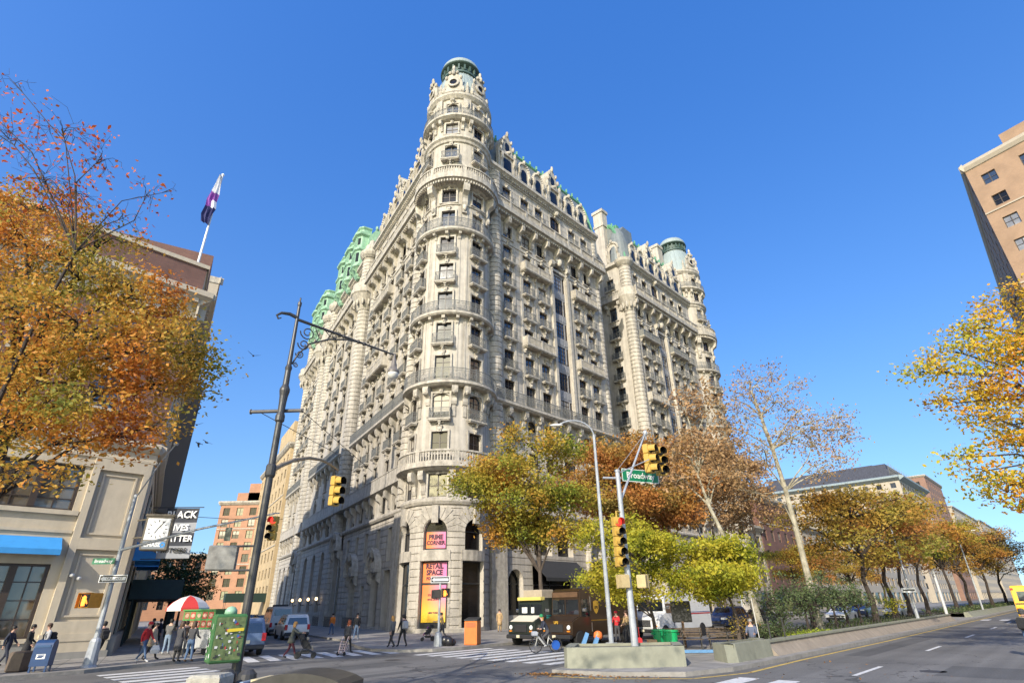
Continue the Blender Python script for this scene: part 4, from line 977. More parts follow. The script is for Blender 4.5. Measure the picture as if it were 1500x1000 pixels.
for a,b in((3.15,11.25),(14.15,22.25)):
    bbox(t,F1,a,b,0,.2,7.25,7.49); bbox(t,F1,a,b,0,.1,6.3,6.45); bbox(t,F1,a,b,0,.25,.95,1.15); bbox(t,F1,a,b,0,.12,10.02,10.3)
t.obj('moulding',LS,bank,True)
q=M(); bbox(q,F1,3.2,11.2,.0,.16,.14,.94); bbox(q,F1,.0,3.1,0,.36,.1,.449); bbox(q,F2,0,24,0,.3,.1,1.1); q.obj('base_course',BASEGREY,bank,True)
def bankwin(F,a,b,z0,z1,nv,nh,big,gl):
    f=M(); g=M()
    g.quad(F(a,-.3,z0),F(b,-.3,z0),F(b,-.3,z1),F(a,-.3,z1))
    bbox(f,F,a,b,-.34,-.15,z0,z0+.1); bbox(f,F,a,b,-.34,-.15,z1-.12,z1)
    k=0
    for i in range(big+1):
        x=a+(b-a)*i/big; bbox(f,F,max(a,x-.16),min(b,x+.16),-.33,-.1,z0+.101,z1-.121)
    for j in range(big):
        x0=a+(b-a)*j/big; x1=a+(b-a)*(j+1)/big
        for i in range(1,nv): x=x0+(x1-x0)*i/nv; bbox(f,F,x-.03,x+.03,-.32,-.24,z0+.1,z1-.12)
        for i in range(1,nh): z=z0+(z1-z0)*i/nh; bbox(f,F,x0+.16,x1-.16,-.318,-.238,z-.025,z+.025)
    o=f.obj('window',BRONZE,bank,True); g.obj('pane',gl,o,True)
for a,b in((3.45,11.0),(14.4,22)): bankwin(F1,a,b,7.5,10.0,2,4,4,AMBER)
for a,b in((3.6,9.6),(14.4,20.6)): bankwin(F1,a,b,1.15,4.7,2,4,4,AMBER)
for i in range(3): bankwin(F2,3+6*i,7.4+6*i,.8,5.2,2,3,2,DARKSHOP); bankwin(F2,3+6*i,7.4+6*i,7.4,10,2,3,2,DARKSHOP)
# brick storeys
w=M(); b1=[(3+4.2*i,4.6+4.2*i,13.6,16) for i in range(6)]+[(3+4.2*i,4.6+4.2*i,17.6,20) for i in range(6)]
wall(w,F1,0,30,11.9,25.2,b1,.3); w.obj('brick_wall',LBRICK,bank,True)
w=M(); b2=[(2+4.2*i,3.6+4.2*i,13.6,16) for i in range(5)]+[(2+4.2*i,3.6+4.2*i,17.6,20) for i in range(5)]
wall(w,F2,0,24,11.9,25.2,b2,.3); w.obj('brick_wall',LBRICKW,bank,True)
BW=[]
for o in b1: BW.append((F1((o[0]+o[1])/2,0,o[2]),F1.rot(0),(1.6,2.4,0,'dbl',.25,False),0))
for o in b2: BW.append((F2((o[0]+o[1])/2,0,o[2]),F2.rot(0),(1.6,2.4,0,'dbl',.25,False),2))
flush(bank,BW,[],100,BRONZE,LS,IRON)
t=M()
for F,S in((F1,30),(F2,24)):
    sweep(t,F,-.6,S,[(0,20.9),(.12,20.9),(.12,21.9),(.35,22.1),(.9,22.5),(1.0,22.55),(1.0,22.95),(.6,23.1),(0,23.15)]); sweep(t,F,-.1,S,[(-.3,25.2),(.12,25.2),(.12,25.5),(-.3,25.5)])
    for i in range(int(S/.7)): bbox(t,F,.2+i*.7,.5+i*.7,.15,.75,22.05,22.35)
    for o in (b1 if F is F1 else b2): bbox(t,F,o[0]-.2,o[1]+.2,0,.1,o[2]-.2,o[2]); bbox(t,F,o[0]-.1,o[1]+.1,0,.06,o[3],o[3]+.35)
t.obj('cornice',LS,bank,True)
m=M(); c=[F1(.3,-.3,0),F1(30,-.3,0),(F1(30,-20,0)),F2(24,-.3,0)]; m.flat([(p[0],p[1]) for p in (F1(.3,-.3,0),F1(30,-.3,0),F1(30,-24,0),F1(-8,-24,0),F2(23.5,-.3,0))],11.0,24.6); m.obj('roof',mat('roof_felt',(.12,.11,.1),.9),bank,True)
q=M(); q.flat([(x,y) for x,y,_ in (F2(11,-.2,0),F2(24,-.2,0),F2(24,-26,0),F2(11,-26,0))],25,33); q.obj('shade_block',LBRICK,bank,True)  # block added above the roof to cast shade on the side street front
def awn(F,a,b,zt,zb,pj,mt):
    q=M(); P=[(.02,zt),(pj,zb+.28),(pj,zb),(pj-.03,zb),(pj-.03,zb+.25),(.02,zt-.04)]; n=6
    q.add([F(s,d,z) for s in(a,b) for d,z in P],[(5,4,3,2,1,0),(6,7,8,9,10,11)]+[(i,(i+1)%6,(i+1)%6+6,i+6) for i in range(6)])
    for s in (a+.01,b-.01): q.add([F(s,d,z) for d,z in((.02,zt),(pj,zb+.28),(pj,zb),(.02,zb))],[(0,1,2,3)])
    q.obj('awning',mt,bank,True)
awn(F1,3.5,9.0,6.05,5.1,1.0,BLUE); awn(F1,14.4,20,6.05,5.1,1.0,BLUE); awn(F2,2.8,7.5,6.3,5.2,1.5,BLUE); awn(F2,8.8,13.5,6.3,5.2,1.5,BLUE)
m=M(); 
for x,y,z in ((2.6,.35,4.15),(2.25,.3,4.0)): m=M(); m.ell(F1(x,y,z),(.13,.13,.11),8,6); m.tube([F1(x,.05,z+.1),F1(x,y,z)],.04,6); m.obj('security_camera',mat('white_plastic',(.5,.5,.48),.4),bank,True)
t=M(); text_into(t,'BANK SAVINGS BANK',.2,lambda x,y:F1(5.0-x,.256,1.05+y)); t.obj('lettering',BRONZE,bank,True,fix=False)
# flag pole on the roof
e=empty('flagpole',(-26.2,38,24.6),'white flagpole with furled white, purple and navy flag on the brick roof','flagpole')
m=M(); m.tube([(-26.2,38,24.6),(-26.13,38,38)],[.12,.06],8); m.ell((-26.13,38,38.1),(.13,.13,.13),8,6); m.obj('pole',mat('white_metal_pole',(.75,.75,.74),.4),e,True)
f=M(); rn=random.Random(2); 
def frow(z,w0,w1): return [(-26.12+(w0+(w1-w0)*i/8)*.75,37.72+.16*sin(i*1.7+z*.9),z-.35*i/8*(w1-w0)) for i in range(9)]
rows=[frow(37.8,-.05,.12),frow(37,-.35,.25),frow(36,-.75,.35),frow(35.2,-.95,.25),frow(34.4,-.8,.45),frow(33.4,-.95,.15),frow(32.6,-.75,.2)]
f.loft(rows,False,False); f.m=[0 if i<16 else (1 if i<28 else (0 if i<32 else 2)) for i in range(len(f.f))]
f.obj('flag',[mat('flag_white',(.7,.7,.72),.8),mat('flag_purple',(.22,.06,.30),.8),mat('flag_navy',(.03,.03,.11),.8)],e,True,fix=False)
# ================= buildings along the side street and far along Broadway
def simple_building(name,label,o,u,n,Ls,Ld,H,mt,ncol,nrow,z0=4.,ww=1.5,wh=2.0,corn=None,mtd=None,sidecols=0,gl=(GLASS,GLASS_C,GLASS_D),group=None,cat='building',top=None,frame=WINFRAME,shop=False,sd=None):
    # front wall with window openings along u, side wall along the inward direction at s=0 and s=Ls
    e=empty(name,(o[0],o[1],0),label,cat,group)
    F=Fr(o,u,n); sd=sd or (-n[0],-n[1]); n0=(sd[1],-sd[0]); n0=n0 if n0[0]*u[0]+n0[1]*u[1]<0 else (-n0[0],-n0[1])
    G0=Fr(o,sd,n0); p1=F(Ls,0,0); G1=Fr(p1[:2],sd,(-n0[0],-n0[1]))
    rh=(H-z0-1.5)/nrow; W=[]
    w=M(); ops=[]
    for i in range(ncol):
        for j in range(nrow):
            c=Ls*(i+.5)/ncol; z=z0+j*rh+.6; ops.append((c-ww/2,c+ww/2,z,z+wh)); W.append((F(c,0,z),F.rot(0),(ww,wh,0,'dbl',.25,False),_rw.randint(0,2)))
    if shop:
        k=max(2,int(Ls/6))
        for i in range(k): ops.append((Ls*i/k+.6,Ls*(i+1)/k-.6,.5,3.4))
    wall(w,F,0,Ls,0,H,ops,.3)
    for G in (G0,G1):
        so=[]
        for i in range(sidecols):
            for j in range(nrow):
                c=Ld*(i+.5)/sidecols; z=z0+j*rh+.6; so.append((c-ww/2,c+ww/2,z,z+wh)); W.append((G(c,0,z),G.rot(0),(ww,wh,0,'dbl',.25,False),_rw.randint(0,2)))
        wall(w,G,0,Ld,0,H,so,.3)
    b0=G0(Ld,0,0);b1=G1(Ld,0,0); w.quad((b0[0],b0[1],0),(b1[0],b1[1],0),(b1[0],b1[1],H),(b0[0],b0[1],H))
    w.quad(F(0,0,H-.6),F(Ls,0,H-.6),G1(Ld,0,H-.6),G0(Ld,0,H-.6))
    w.obj('wall',mt,e,True)
    t=M(); pr=corn or [(0,H-1.2),(.3,H-1),(.7,H-.5),(.7,H-.1),(.2,H),(0,H)]
    sweep(t,F,-.4,Ls+.4,pr); sweep(t,G0,-.4,Ld,pr); sweep(t,G1,-.4,Ld,pr)
    for j in range(1,nrow):
        if j%3==0: sweep(t,F,0,Ls,[(0,z0+j*rh),(.12,z0+j*rh),(.12,z0+j*rh+.2),(0,z0+j*rh+.25)])
    t.obj('cornice',mtd or STONE2,e,True)
    if shop:
        s=M(); s.quad(F(.3,-.28,.4),F(Ls-.3,-.28,.4),F(Ls-.3,-.28,3.5),F(.3,-.28,3.5)); s.obj('shop_window',GLASS_D,e,True)
    W2_=W; flush(e,W2_,[],60,frame,STONE2,IRON,gl)
    return e,F
PALE=mat('pale_stone',(.40,.345,.27),.85,.15,.5,.2,streak=.4); YBRICK=brickmat('yellow_brick',(.52,.38,.20),(.46,.33,.17),(.42,.34,.22),WD,var=.5); OBRICK=brickmat('orange_brick',(.42,.20,.11),(.36,.17,.09),(.34,.22,.15),WD,var=.4)
TANB=brickmat('tan_brick',(.36,.22,.13),(.31,.19,.11),(.30,.22,.16),WD,var=.45); TAND=brickmat('tan_brick_side',(.36,.22,.13),(.31,.19,.11),(.30,.22,.16),BD,var=.45)
nWo=(-NW[0],-NW[1])
simple_building('apartment_house','pale stone apartment house rising behind the brick corner building on the side street',wn(66,1.0),WD,nWo,18,20,38.5,PALE,5,9,corn=[(0,37.6),(.1,37.7),(.1,38.5),(0,38.5)])
simple_building('town_house','pale low stone town house further along the side street',wn(84.5,.9),WD,nWo,20,15,22,PALE,5,5)
e,F=simple_building('brick_tower','stepped orange brick apartment tower far down the side street',(-62,152),(-1,0),(0,-1),18,20,29,OBRICK,5,8,ww=1.8,sidecols=0)
q=M(); 
for a,b,h in((3,12,34),(1,15,31.5)): q.flat([F(a,-2,0)[:2],F(b,-2,0)[:2],F(b,-14,0)[:2],F(a,-14,0)[:2]],28,h)
q.obj('penthouse',OBRICK,e,True)
e,F=simple_building('deco_building','warm yellow stone apartment building next to the ornate block on the side street',wn(128.2,-19.6),WD,NW,40,25,36,YBRICK,9,9,ww=1.7,sidecols=3)
q=M()
for a,b,h in((6,34,40),(10,28,44)): q.flat([F(a,-1.5,0)[:2],F(b,-1.5,0)[:2],F(b,-20,0)[:2],F(a,-20,0)[:2]],35,h)
q.obj('penthouse',YBRICK,e,True)
# canopy over an entrance on the side street
e=empty('entrance_canopy',wn(129,-16.5,0),'dark green entrance canopy over the pavement beyond the ornate block','canopy'); Fc=Fr(wn(129,-20.6),WD,NW)
q=M(); bbox(q,Fc,0,3.4,.2,8.4,3.6,5.2); q.obj('canvas',mat('dark_green_canvas',(.015,.035,.025),.8),e,True)
for a in(.2,3.2):
    for d in (4,8.2): q=M(); q.tube([Fc(a,d,.14),Fc(a,d,3.6)],.05,6); q.obj('post',BLACK,e,True)
# right hand brick tower
oR=bn(88,5.3); e,F=simple_building('brick_apartment_tower','tall tan brick apartment tower at the right edge of the view',oR,(-WD[0],-WD[1]),NW,34,60,57.5,TANB,8,14,z0=5,ww=1.6,wh=1.7,sidecols=14,corn=[(0,56.2),(.15,56.3),(.4,56.8),(.4,57.2),(0,57.5)],mtd=PALE,sd=BD)
q=M(); q.flat([F(4,-6,0)[:2],F(14,-6,0)[:2],F(14,-20,0)[:2],F(4,-20,0)[:2]],57,63); q.obj('penthouse',TANB,e,True)
q=M()
for z in (34,39): bbox(q,F,15,20,0,.9,z,z+4)
q.obj('balcony',mat('green_metal',(.06,.10,.08),.5),e,True)
# Broadway beyond the ornate block
o=bn(84,-43)
simple_building('shop_building','three storey pale shop building behind the median trees',bn(83,-43),BD,NB,30,20,15,PALE,8,3,z0=4.5,shop=True,ww=2,wh=2)
simple_building('red_brick_house','red brick shop house between pale fronts behind the median trees',bn(113.5,-43),BD,NB,22,20,21,LBRICK,6,4,z0=4.5,shop=True)
simple_building('stone_shop_building','pale stone front with tall shop windows behind the median trees',bn(136,-43),BD,NB,27,20,17,PALE,7,3,z0=4.5,shop=True,ww=2.2,wh=2.4)
simple_building('terrace_block','long low pale front behind the median trees before the corniced block',bn(166,-43),BD,NB,90,25,21,PALE,18,4,z0=4.5,shop=True,ww=2,wh=2.2)
e,F=simple_building('corniced_block','large pale stone block with a green copper cornice and dark netting on its roof',bn(268,-43),BD,NB,52,70,46,PALE,12,12,sidecols=14,ww=1.9,corn=[(0,44.4),(.5,44.6),(2.0,45.5),(2.0,46.1),(.6,46.6),(0,46.6)],mtd=COPPER_G,shop=True)
NET=mat('dark_netting',(.055,.06,.085),.8,.5,2)
q=M()
for a,b,d0,d1,h in((3,49,-3,-60,50),(5,40,-4,-52,52.5),(12,30,-10,-40,54)): q.flat([F(a,d0,0)[:2],F(b,d0,0)[:2],F(b,d1,0)[:2],F(a,d1,0)[:2]],46,h)
q.obj('roof_netting',NET,e,True)
q=M()
for i in range(30): 
    p=F(3+46*i/29,-2.9,46); q.tube([p,(p[0],p[1],51.5+1.5*((i*7)%3)/2)],.07,4)
for z in (48,50): q.tube([F(3,-2.85,z),F(49,-2.85,z)],.06,4)
q.obj('scaffold_pole',IRON,e,True,fix=False)
simple_building('brick_block','brown brick block with a bracketed cornice further up the avenue',bn(334,-43),BD,NB,44,40,56,brickmat('brown_brick',(.27,.14,.095),(.23,.12,.08),(.25,.18,.14),BD,var=.4),8,12,sidecols=6,shop=True)
e,F=simple_building('pale_block','pale stone block with a water tank further up the avenue',bn(392,-43),BD,NB,100,50,47,PALE,18,11,sidecols=8,shop=True)
c=F(8,-12,47)
q=M(); 
for a in range(4): q.tube([(c[0]+2.4*cos(a*PI/2),c[1]+2.4*sin(a*PI/2),47),(c[0]+2.2*cos(a*PI/2),c[1]+2.2*sin(a*PI/2),55)],.2,5)
t_=M(); t_.lathe([(3.2,55),(3.3,55.1),(3.2,61),(3.4,61.1),(.1,63.5)],(c[0],c[1],0),18)
q.obj('tank_legs',IRON,e,True); t_.obj('water_tank',mat('weathered_wood',(.20,.15,.115),.9,.3,2),e,True)
simple_building('cream_block','cream block with a green roof edge at the far end of the avenue',bn(505,-43),BD,NB,150,50,49,PALE,20,11,sidecols=8,mtd=COPPER_G)

# end of the side street
simple_building('row_house','brown brick houses closing the far end of the side street',wn(190,14),(-NW[0],-NW[1]),(-WD[0],-WD[1]),36,12,17,OBRICK,10,4,z0=2)
e=empty('sidewalk_shed',F2(11,1.5,0),'dark sidewalk shed over the pavement beside the bank building','shed'); SHED=mat('shed_green_black',(.02,.035,.03),.7,.2,3)
q=M(); bbox(q,F2,10,25,.1,3.4,3.1,4.4); q.obj('deck',SHED,e,True)
for i in range(6):
    for d in(.4,3.2): q=M(); q.tube([F2(10.2+2.9*i,d,.14),F2(10.2+2.9*i,d,3.1)],.06,6); q.obj('post',SHED,e,True,fix=False)
# ================= trees and planting
BARK=mat('bark',(.085,.065,.05),.9,.4,5,.8); BARK_P=mat('plane_tree_bark',(.36,.33,.25),.85,.45,2.2,.3,dirt=(.16,.14,.09)); BARK_D=mat('dark_bark',(.045,.033,.025),.9,.3,6,.8)
L_ORANGE=leafmat('orange_leaves',[(.16,.19,.04),(.34,.29,.05),(.55,.32,.055),(.58,.23,.04),(.46,.14,.03)],.3,.42)
L_GREENO=leafmat('green_to_orange_leaves',[(.15,.22,.035),(.26,.29,.04),(.44,.34,.05),(.52,.27,.05),(.50,.20,.045)],.25,.42)
L_RUST=leafmat('rust_leaves',[(.24,.22,.06),(.42,.25,.06),(.50,.22,.06),(.38,.14,.05)],.35,.42)
L_YELLOW=leafmat('yellow_green_leaves',[(.20,.26,.03),(.38,.38,.035),(.50,.43,.04),(.46,.36,.045)],.6,.42)
L_BROWN=leafmat('brown_leaves',[(.28,.19,.08),(.40,.25,.12),(.46,.28,.14)],.4,.35)
L_OLIVE=leafmat('olive_autumn_leaves',[(.20,.22,.05),(.36,.30,.055),(.48,.30,.055),(.48,.21,.05)],.2,.42)
L_DARK=leafmat('dark_green_needles',[(.018,.045,.02),(.03,.07,.03),(.05,.09,.03)],.5,.15)
L_BUSH=leafmat('bush_leaves',[(.035,.06,.025),(.06,.09,.035),(.10,.13,.05),(.15,.16,.06)],1.2,.2)
L_LIME=leafmat('lime_ground_leaves',[(.13,.19,.02),(.25,.30,.03),(.33,.36,.05)],1.5,.3)
L_RIGHT=leafmat('yellow_orange_leaves',[(.20,.28,.03),(.42,.42,.04),(.66,.47,.04),(.66,.34,.04),(.55,.18,.03)],.35,.42)
def quads_mesh(name,P,A,B,mt):
    # P centres, A and B half axes: leaf quads folded along the middle
    n=len(P); C=np.cross(A,B); C/=np.linalg.norm(C,axis=1,keepdims=True)+1e-9; fold=C*np.linalg.norm(B,axis=1,keepdims=True)*.25
    V=np.stack([P-A,P+B*.9-A*.1-fold*-1,P+A,P-B*.9-A*.1+fold],1).reshape(-1,3).astype(np.float32)
    me=bpy.data.meshes.new(name); me.vertices.add(4*n); me.vertices.foreach_set('co',V.ravel())
    me.loops.add(4*n); me.loops.foreach_set('vertex_index',np.arange(4*n,dtype=np.int32)); me.polygons.add(n)
    me.polygons.foreach_set('loop_start',np.arange(0,4*n,4,dtype=np.int32)); me.polygons.foreach_set('loop_total',np.full(n,4,dtype=np.int32))
    me.materials.append(mt); me.update(calc_edges=True); return me
def leaves(rng,cent,size,per,spread,flat=.7):
    n=len(cent)*per; P=np.repeat(cent,per,0)+rng.normal(size=(n,3))*np.array(spread)
    d=rng.normal(size=(n,3)); d[:,2]*=flat; d/=np.linalg.norm(d,axis=1,keepdims=True); e=rng.normal(size=(n,3)); e=np.cross(d,e); e/=np.linalg.norm(e,axis=1,keepdims=True)+1e-9
    s=size*rng.uniform(.6,1.3,size=(n,1)); return P,d*s*.62,e*s*.38
def tree(name,label,base,trunk,blobs,lsize,per,spread,leaf,bark,cl=4.,seed=1,r0=.25,group=None,twigs=True,limbr=.09,cat='tree',sub=5,drop=1.,world=True,tw=1.):
    # trunk: list of points; blobs: (centre, radii) clouds of foliage each fed by a limb from the trunk
    rng=np.random.default_rng(seed); e=empty(name,base,label,cat,group); t=M(); b=Vector(base)
    T=[b+Vector(p) for p in trunk]; k=len(T)
    t.tube(T,[r0*(1.25 if i==0 else 1-.62*i/(k-1)) for i in range(k)],9)
    t.tube([T[0]-Vector((0,0,.1)),T[0]+Vector((0,0,.35))],[r0*1.7,r0*1.2],9)
    PP=[];AA=[];BB=[]
    for c,r in blobs:
        c=b+Vector(c); r=np.array(r,float); vol=r[0]*r[1]*r[2]
        # limb starts where the trunk is below the blob
        i=min(range(k),key=lambda i:(T[i]-c).length+ (2.5 if T[i].z>c.z-.2*r[2] else 0)+ (3 if i==0 else 0)); s=T[i]
        m1=s.lerp(c,.5)+Vector((rng.normal()*.3,rng.normal()*.3,.12*(c-s).length))
        lr=min(r0*.4,limbr*.6*(vol**(1/3))**.5+.012)
        t.tube([s,s.lerp(m1,.5)+Vector((0,0,.05)),m1,c],[lr,lr*.85,lr*.7,lr*.4],6)
        n=max(4,int(cl*vol**.72)); u=rng.normal(size=(n,3)); u/=np.linalg.norm(u,axis=1,keepdims=True); rad=rng.uniform(.35,1,size=(n,1))**.55
        cents=np.array(c)+u*rad*r
        # sub limbs and twigs
        ns=max(3,min(sub,n//3)); hubs=[]
        for j in range(ns):
            q=Vector(cents[rng.integers(n)]); h=c.lerp(q,.6); hubs.append(h); t.tube([c.lerp(m1,.3*rng.random()),c.lerp(h,.5)+Vector((0,0,.1)),h],[lr*.42,lr*.3,lr*.22],5)
        if twigs:
            for q in cents:
                q=Vector(q); h=min(hubs,key=lambda h:(h-q).length)
                if rng.random()<.85: t.tube([h,h.lerp(q,.55)+Vector(rng.normal(size=3)*.08),q],[max(.012,lr*.2)*tw,.013*tw,.008*tw],3,False)
        keep=cents[rng.random(n)<drop] if drop<1 else cents
        if len(keep):
            p,a,bb=leaves(rng,keep,lsize,per,spread); PP.append(p);AA.append(a);BB.append(bb)
    t.obj('trunk',bark,e,True,fix=False)
    P=np.concatenate(PP)-np.array(base); me=quads_mesh('crown',P,np.concatenate(AA),np.concatenate(BB),leaf)
    o=bpy.data.objects.new('crown',me); COL.objects.link(o); o.parent=e; return e
def blobs_round(rng,c,r,n,br):
    out=[]
    for i in range(n):
        u=rng.normal(size=3); u/=np.linalg.norm(u); f=rng.uniform(.45,1.0)
        out.append((tuple(np.array(c)+u*np.array(r)*f),tuple(np.array(br)*rng.uniform(.75,1.25,3))))
    return out
def dup_tree(src,loc,rz,s,label,name=None):
    c=copy_tree(src); c.location=loc; c.rotation_euler=(0,0,rz); c.scale=(s[0],s[0],s[1]); c['label']=label; return c
rg=np.random.default_rng(11)
# big tree on the left, close to the camera
def at(px,py,Y):
    a=px-750; bq=500-py; cr,sr=cos(R(-1.147)),sin(R(-1.147)); x=a*cr-bq*sr; u=a*sr+bq*cr; th=R(25.74); y=797*cos(th)-u*sin(th); z=797*sin(th)+u*cos(th); return (x/y*Y,Y,2.3+z/y*Y)
b0=bn(1.2,-31.9); base=(b0[0],b0[1],.14); off=lambda p:tuple(np.array(p)-np.array(base))
bl=[]
for px,py,Y,r in ((40,360,20,2.3),(120,400,19,2.2),(200,430,19.5,1.9),(30,460,19,2.3),(110,490,18,2.1),(190,510,18.5,1.9),(255,490,20,1.5),(60,560,19,2.0),(140,580,18.5,1.9),(215,570,20,1.5),(270,560,21,1.2),(20,620,20,1.6),(100,640,20,1.3),(180,640,19.5,1.2),(225,625,19.5,1.1),(285,535,21,1.0),(60,300,21,1.6),(150,350,20,1.5),(-60,420,20,2.4),(-50,560,20,2.2),(240,455,21,1.2),(0,690,17,.9),(100,700,20,.7),(-10,310,21,1.8),(300,520,21.5,.7)):
    p=at(px,py,Y); bl.append((off(p),(r,r*.9,r*.62)))
tree('maple_tree','big orange and green autumn tree on the left pavement in front of the bank building',base,[(0,0,0),(.1,.0,2.2),(.5,-.2,4.2),(1.0,-.6,6.2),(1.2,-1.2,8.5),(1.0,-1.6,11)],bl,.15,58,(.42,.42,.2),L_ORANGE,BARK_D,cl=13.5,drop=.82,seed=3,r0=.34,limbr=.13,sub=7)
# its bare upper twigs with a few red leaves are a second, taller tree just behind the frame edge
bl=[]
for px,py,Y,r in ((10,200,17,1.6),(90,190,17,1.5),(60,260,17,1.6),(150,230,18,1.3),(110,280,18,1.4),(215,285,19,1.0),(180,320,19,1.1),(-30,150,17,1.5),(250,280,19,.5),(20,120,17,.9)):
    p=at(px,py,Y); bl.append(((p[0]+17.8,p[1]-17.5,p[2]-.14),(r,r,r*.8)))
tree('maple_tree','half bare tall tree with sparse red leaves at the upper left',(-17.8,17.5,.14),[(0,0,0),(-.1,0,3),(0,.1,7),(.2,.1,11),(.6,.2,15)],bl,.16,6,(.3,.3,.2),leafmat('red_leaves',[(.42,.06,.03),(.62,.15,.03),(.66,.26,.04)],.5),BARK_D,cl=20,seed=5,r0=.12,limbr=.03,sub=14,drop=.5,tw=.6)
# street trees before the ornate building
def street_tree(label,name,bb,n,c,r,nb,br,leaf,bark=BARK,ls=.2,per=16,cl=4.2,seed=1,trunk=None,r0=.17,z0=.14,spread=(.5,.5,.3),extra=(),**k):
    p=bn(bb,n); rn=np.random.default_rng(seed); bl=blobs_round(rn,c,r,nb,br)+list(extra)
    return tree(name,label,(p[0],p[1],z0),trunk or [(0,0,0),(.05,0,2.2),(.0,.1,4.2),(.1,.1,c[2]),(.1,.1,c[2]+r[2]*.6)],bl,ls,per,spread,leaf,bark,cl=cl,seed=seed,r0=r0,**k)
street_tree('large green and golden tree in front of the ornate building beside the brown truck','street_tree',33.0,-29.3,(-1.2,0,10.2),(5.4,4.4,5.0),27,(1.9,1.8,.95),L_GREENO,ls=.21,per=44,cl=11,drop=.9,seed=21,r0=.2)
street_tree('rust orange tree behind the tall signal pole','street_tree',42.5,-29.3,(1.0,0,12.0),(5.2,4.4,4.8),24,(2.1,1.9,.85),L_RUST,ls=.22,per=40,cl=11,seed=22,r0=.2)
street_tree('tall brownish tree before the far wing of the ornate building','street_tree',52,-29.3,(0,0,13.5),(4.6,4.0,5.6),18,(1.9,1.7,1.2),L_RUST,ls=.28,per=26,cl=10,seed=23,r0=.2)
ts=street_tree('faded russet tree by the end turret of the ornate building','street_tree',63,-29.3,(0,0,15),(4.2,4.0,6.5),18,(1.8,1.7,1.2),L_BROWN,ls=.28,per=20,cl=10,seed=24,r0=.2)
# yellow honey locusts on the median
def hl(label,c,r,seed,base,tr):
    rn=np.random.default_rng(seed); bl=blobs_round(rn,c,r,30,(1.05,1.0,.42))
    bl=[((x,y,max(z,.48*c[2])),q) for (x,y,z),q in bl]
    return tree('locust_tree',label,base,tr,bl,.13,56,(.32,.32,.16),L_YELLOW,BARK,cl=22,drop=.92,seed=seed,r0=.10,limbr=.06,group=None,sub=6)
hl('bright yellow small tree behind the tall signal pole',(-1.0,.3,4.5),(2.6,2.3,2.5),31,(6.8,30.2,.14),[(0,0,0),(-.1,0,1.4),(-.3,.1,2.6),(-.5,.1,4)])
hl('wide yellow-green small tree in front of the parked dark cars',(-.45,.2,3.55),(3.0,2.4,1.5),32,(10.5,29.5,.14),[(0,0,0),(.08,0,1.3),(-.1,.1,2.3),(0,.1,3.4)])
# plane trees with pale bark
bp=(18.9,38.6,.45); offp=lambda p:tuple(np.array(p)-np.array(bp)); bl=[]
for px,py,r in ((1100,560,1.5),(1135,590,1.5),(1090,610,1.4),(1160,640,1.6),(1120,660,1.3),(1190,650,1.4),(1225,630,1.3),(1080,650,1.1),(1200,690,1.3),(1245,640,.8),(1105,720,1.1),(1170,600,1.2),(1230,670,1.0),(1160,560,.9),(1075,585,1.2),(1130,548,1.0),(1230,610,1.1),(1065,625,1.0),(1185,620,1.2)):
    p=at(px,py,38.6+((px*7)%5-2)*.6); bl.append((offp(p),(r,r,r*.8)))
tree('plane_tree','tall pale barked plane tree, nearly bare, rising from the median planting',bp,[(0,0,0),(.0,0,3),(-.05,0,6),(-.1,.1,8.6),(-.35,.1,11.5),(-.6,.2,14),(-.9,.2,16)],bl,.15,9,(.34,.34,.28),L_BROWN,BARK_P,cl=26,seed=41,r0=.22,limbr=.07,sub=14,drop=.7,tw=1.5)
bp=(14.6,36.8,.45); bl=[]; offp=lambda p:tuple(np.array(p)-np.array((14.6,36.8,.45)))
for px,py,r in ((1000,590,1.1),(1035,600,1.2),(1060,640,1.3),(1020,650,1.4),(985,660,1.0),(1045,690,1.2),(1000,700,1.1),(1085,690,1.0),(1040,570,.8)):
    p=at(px,py,37.5+((px*7)%5-2)*.5); bl.append((offp(p),(r,r,r*.8)))
tree('plane_tree','leaning pale barked plane tree with brown leaves behind the wide yellow-green tree',bp,[(0,0,0),(-.4,0,2.6),(-1.2,.1,5.2),(-1.9,.1,7.4),(-2.3,.2,9.5)],bl,.2,26,(.4,.4,.3),L_BROWN,BARK_P,cl=15,seed=42,r0=.2,limbr=.09,sub=8,drop=.9)
# autumn trees down the median
def mtree(label,bb,n,leaf,seed,c=(0,0,7.4),r=(4.8,4.2,3.0),nb=26,per=30):
    return street_tree(label,'median_tree',bb,n,c,r,nb,(1.9,1.7,.62),leaf,BARK_D,ls=.2,per=per,cl=12,seed=seed,z0=.45,r0=.2,spread=(.5,.5,.2),drop=.68,trunk=[(0,0,0),(.1,0,1.6),(-.1,.1,3.0),(.3,.1,4.6),(.2,.1,c[2]),(.4,.2,c[2]+1.5)])
mt1=mtree('dark limbed olive and orange tree on the median in front of the pale corniced block',50.5,-12.2,L_OLIVE,51)
mt2=mtree('russet orange tree on the median with a forked trunk',58.5,-12.6,L_RUST,52,(.4,0,7.0),(4.4,4.0,3.2),22)
mt3=mtree('golden green tree on the median behind the leaning sign post',67,-13.2,L_GREENO,53,(-.3,0,7.9),(4.6,4.2,2.6),22)
mt4=mtree('thin crowned brown tree on the median before the brick block',77,-13.5,L_BROWN,54,(0,0,8.4),(4.4,4.2,3.0),18,18)
i=0
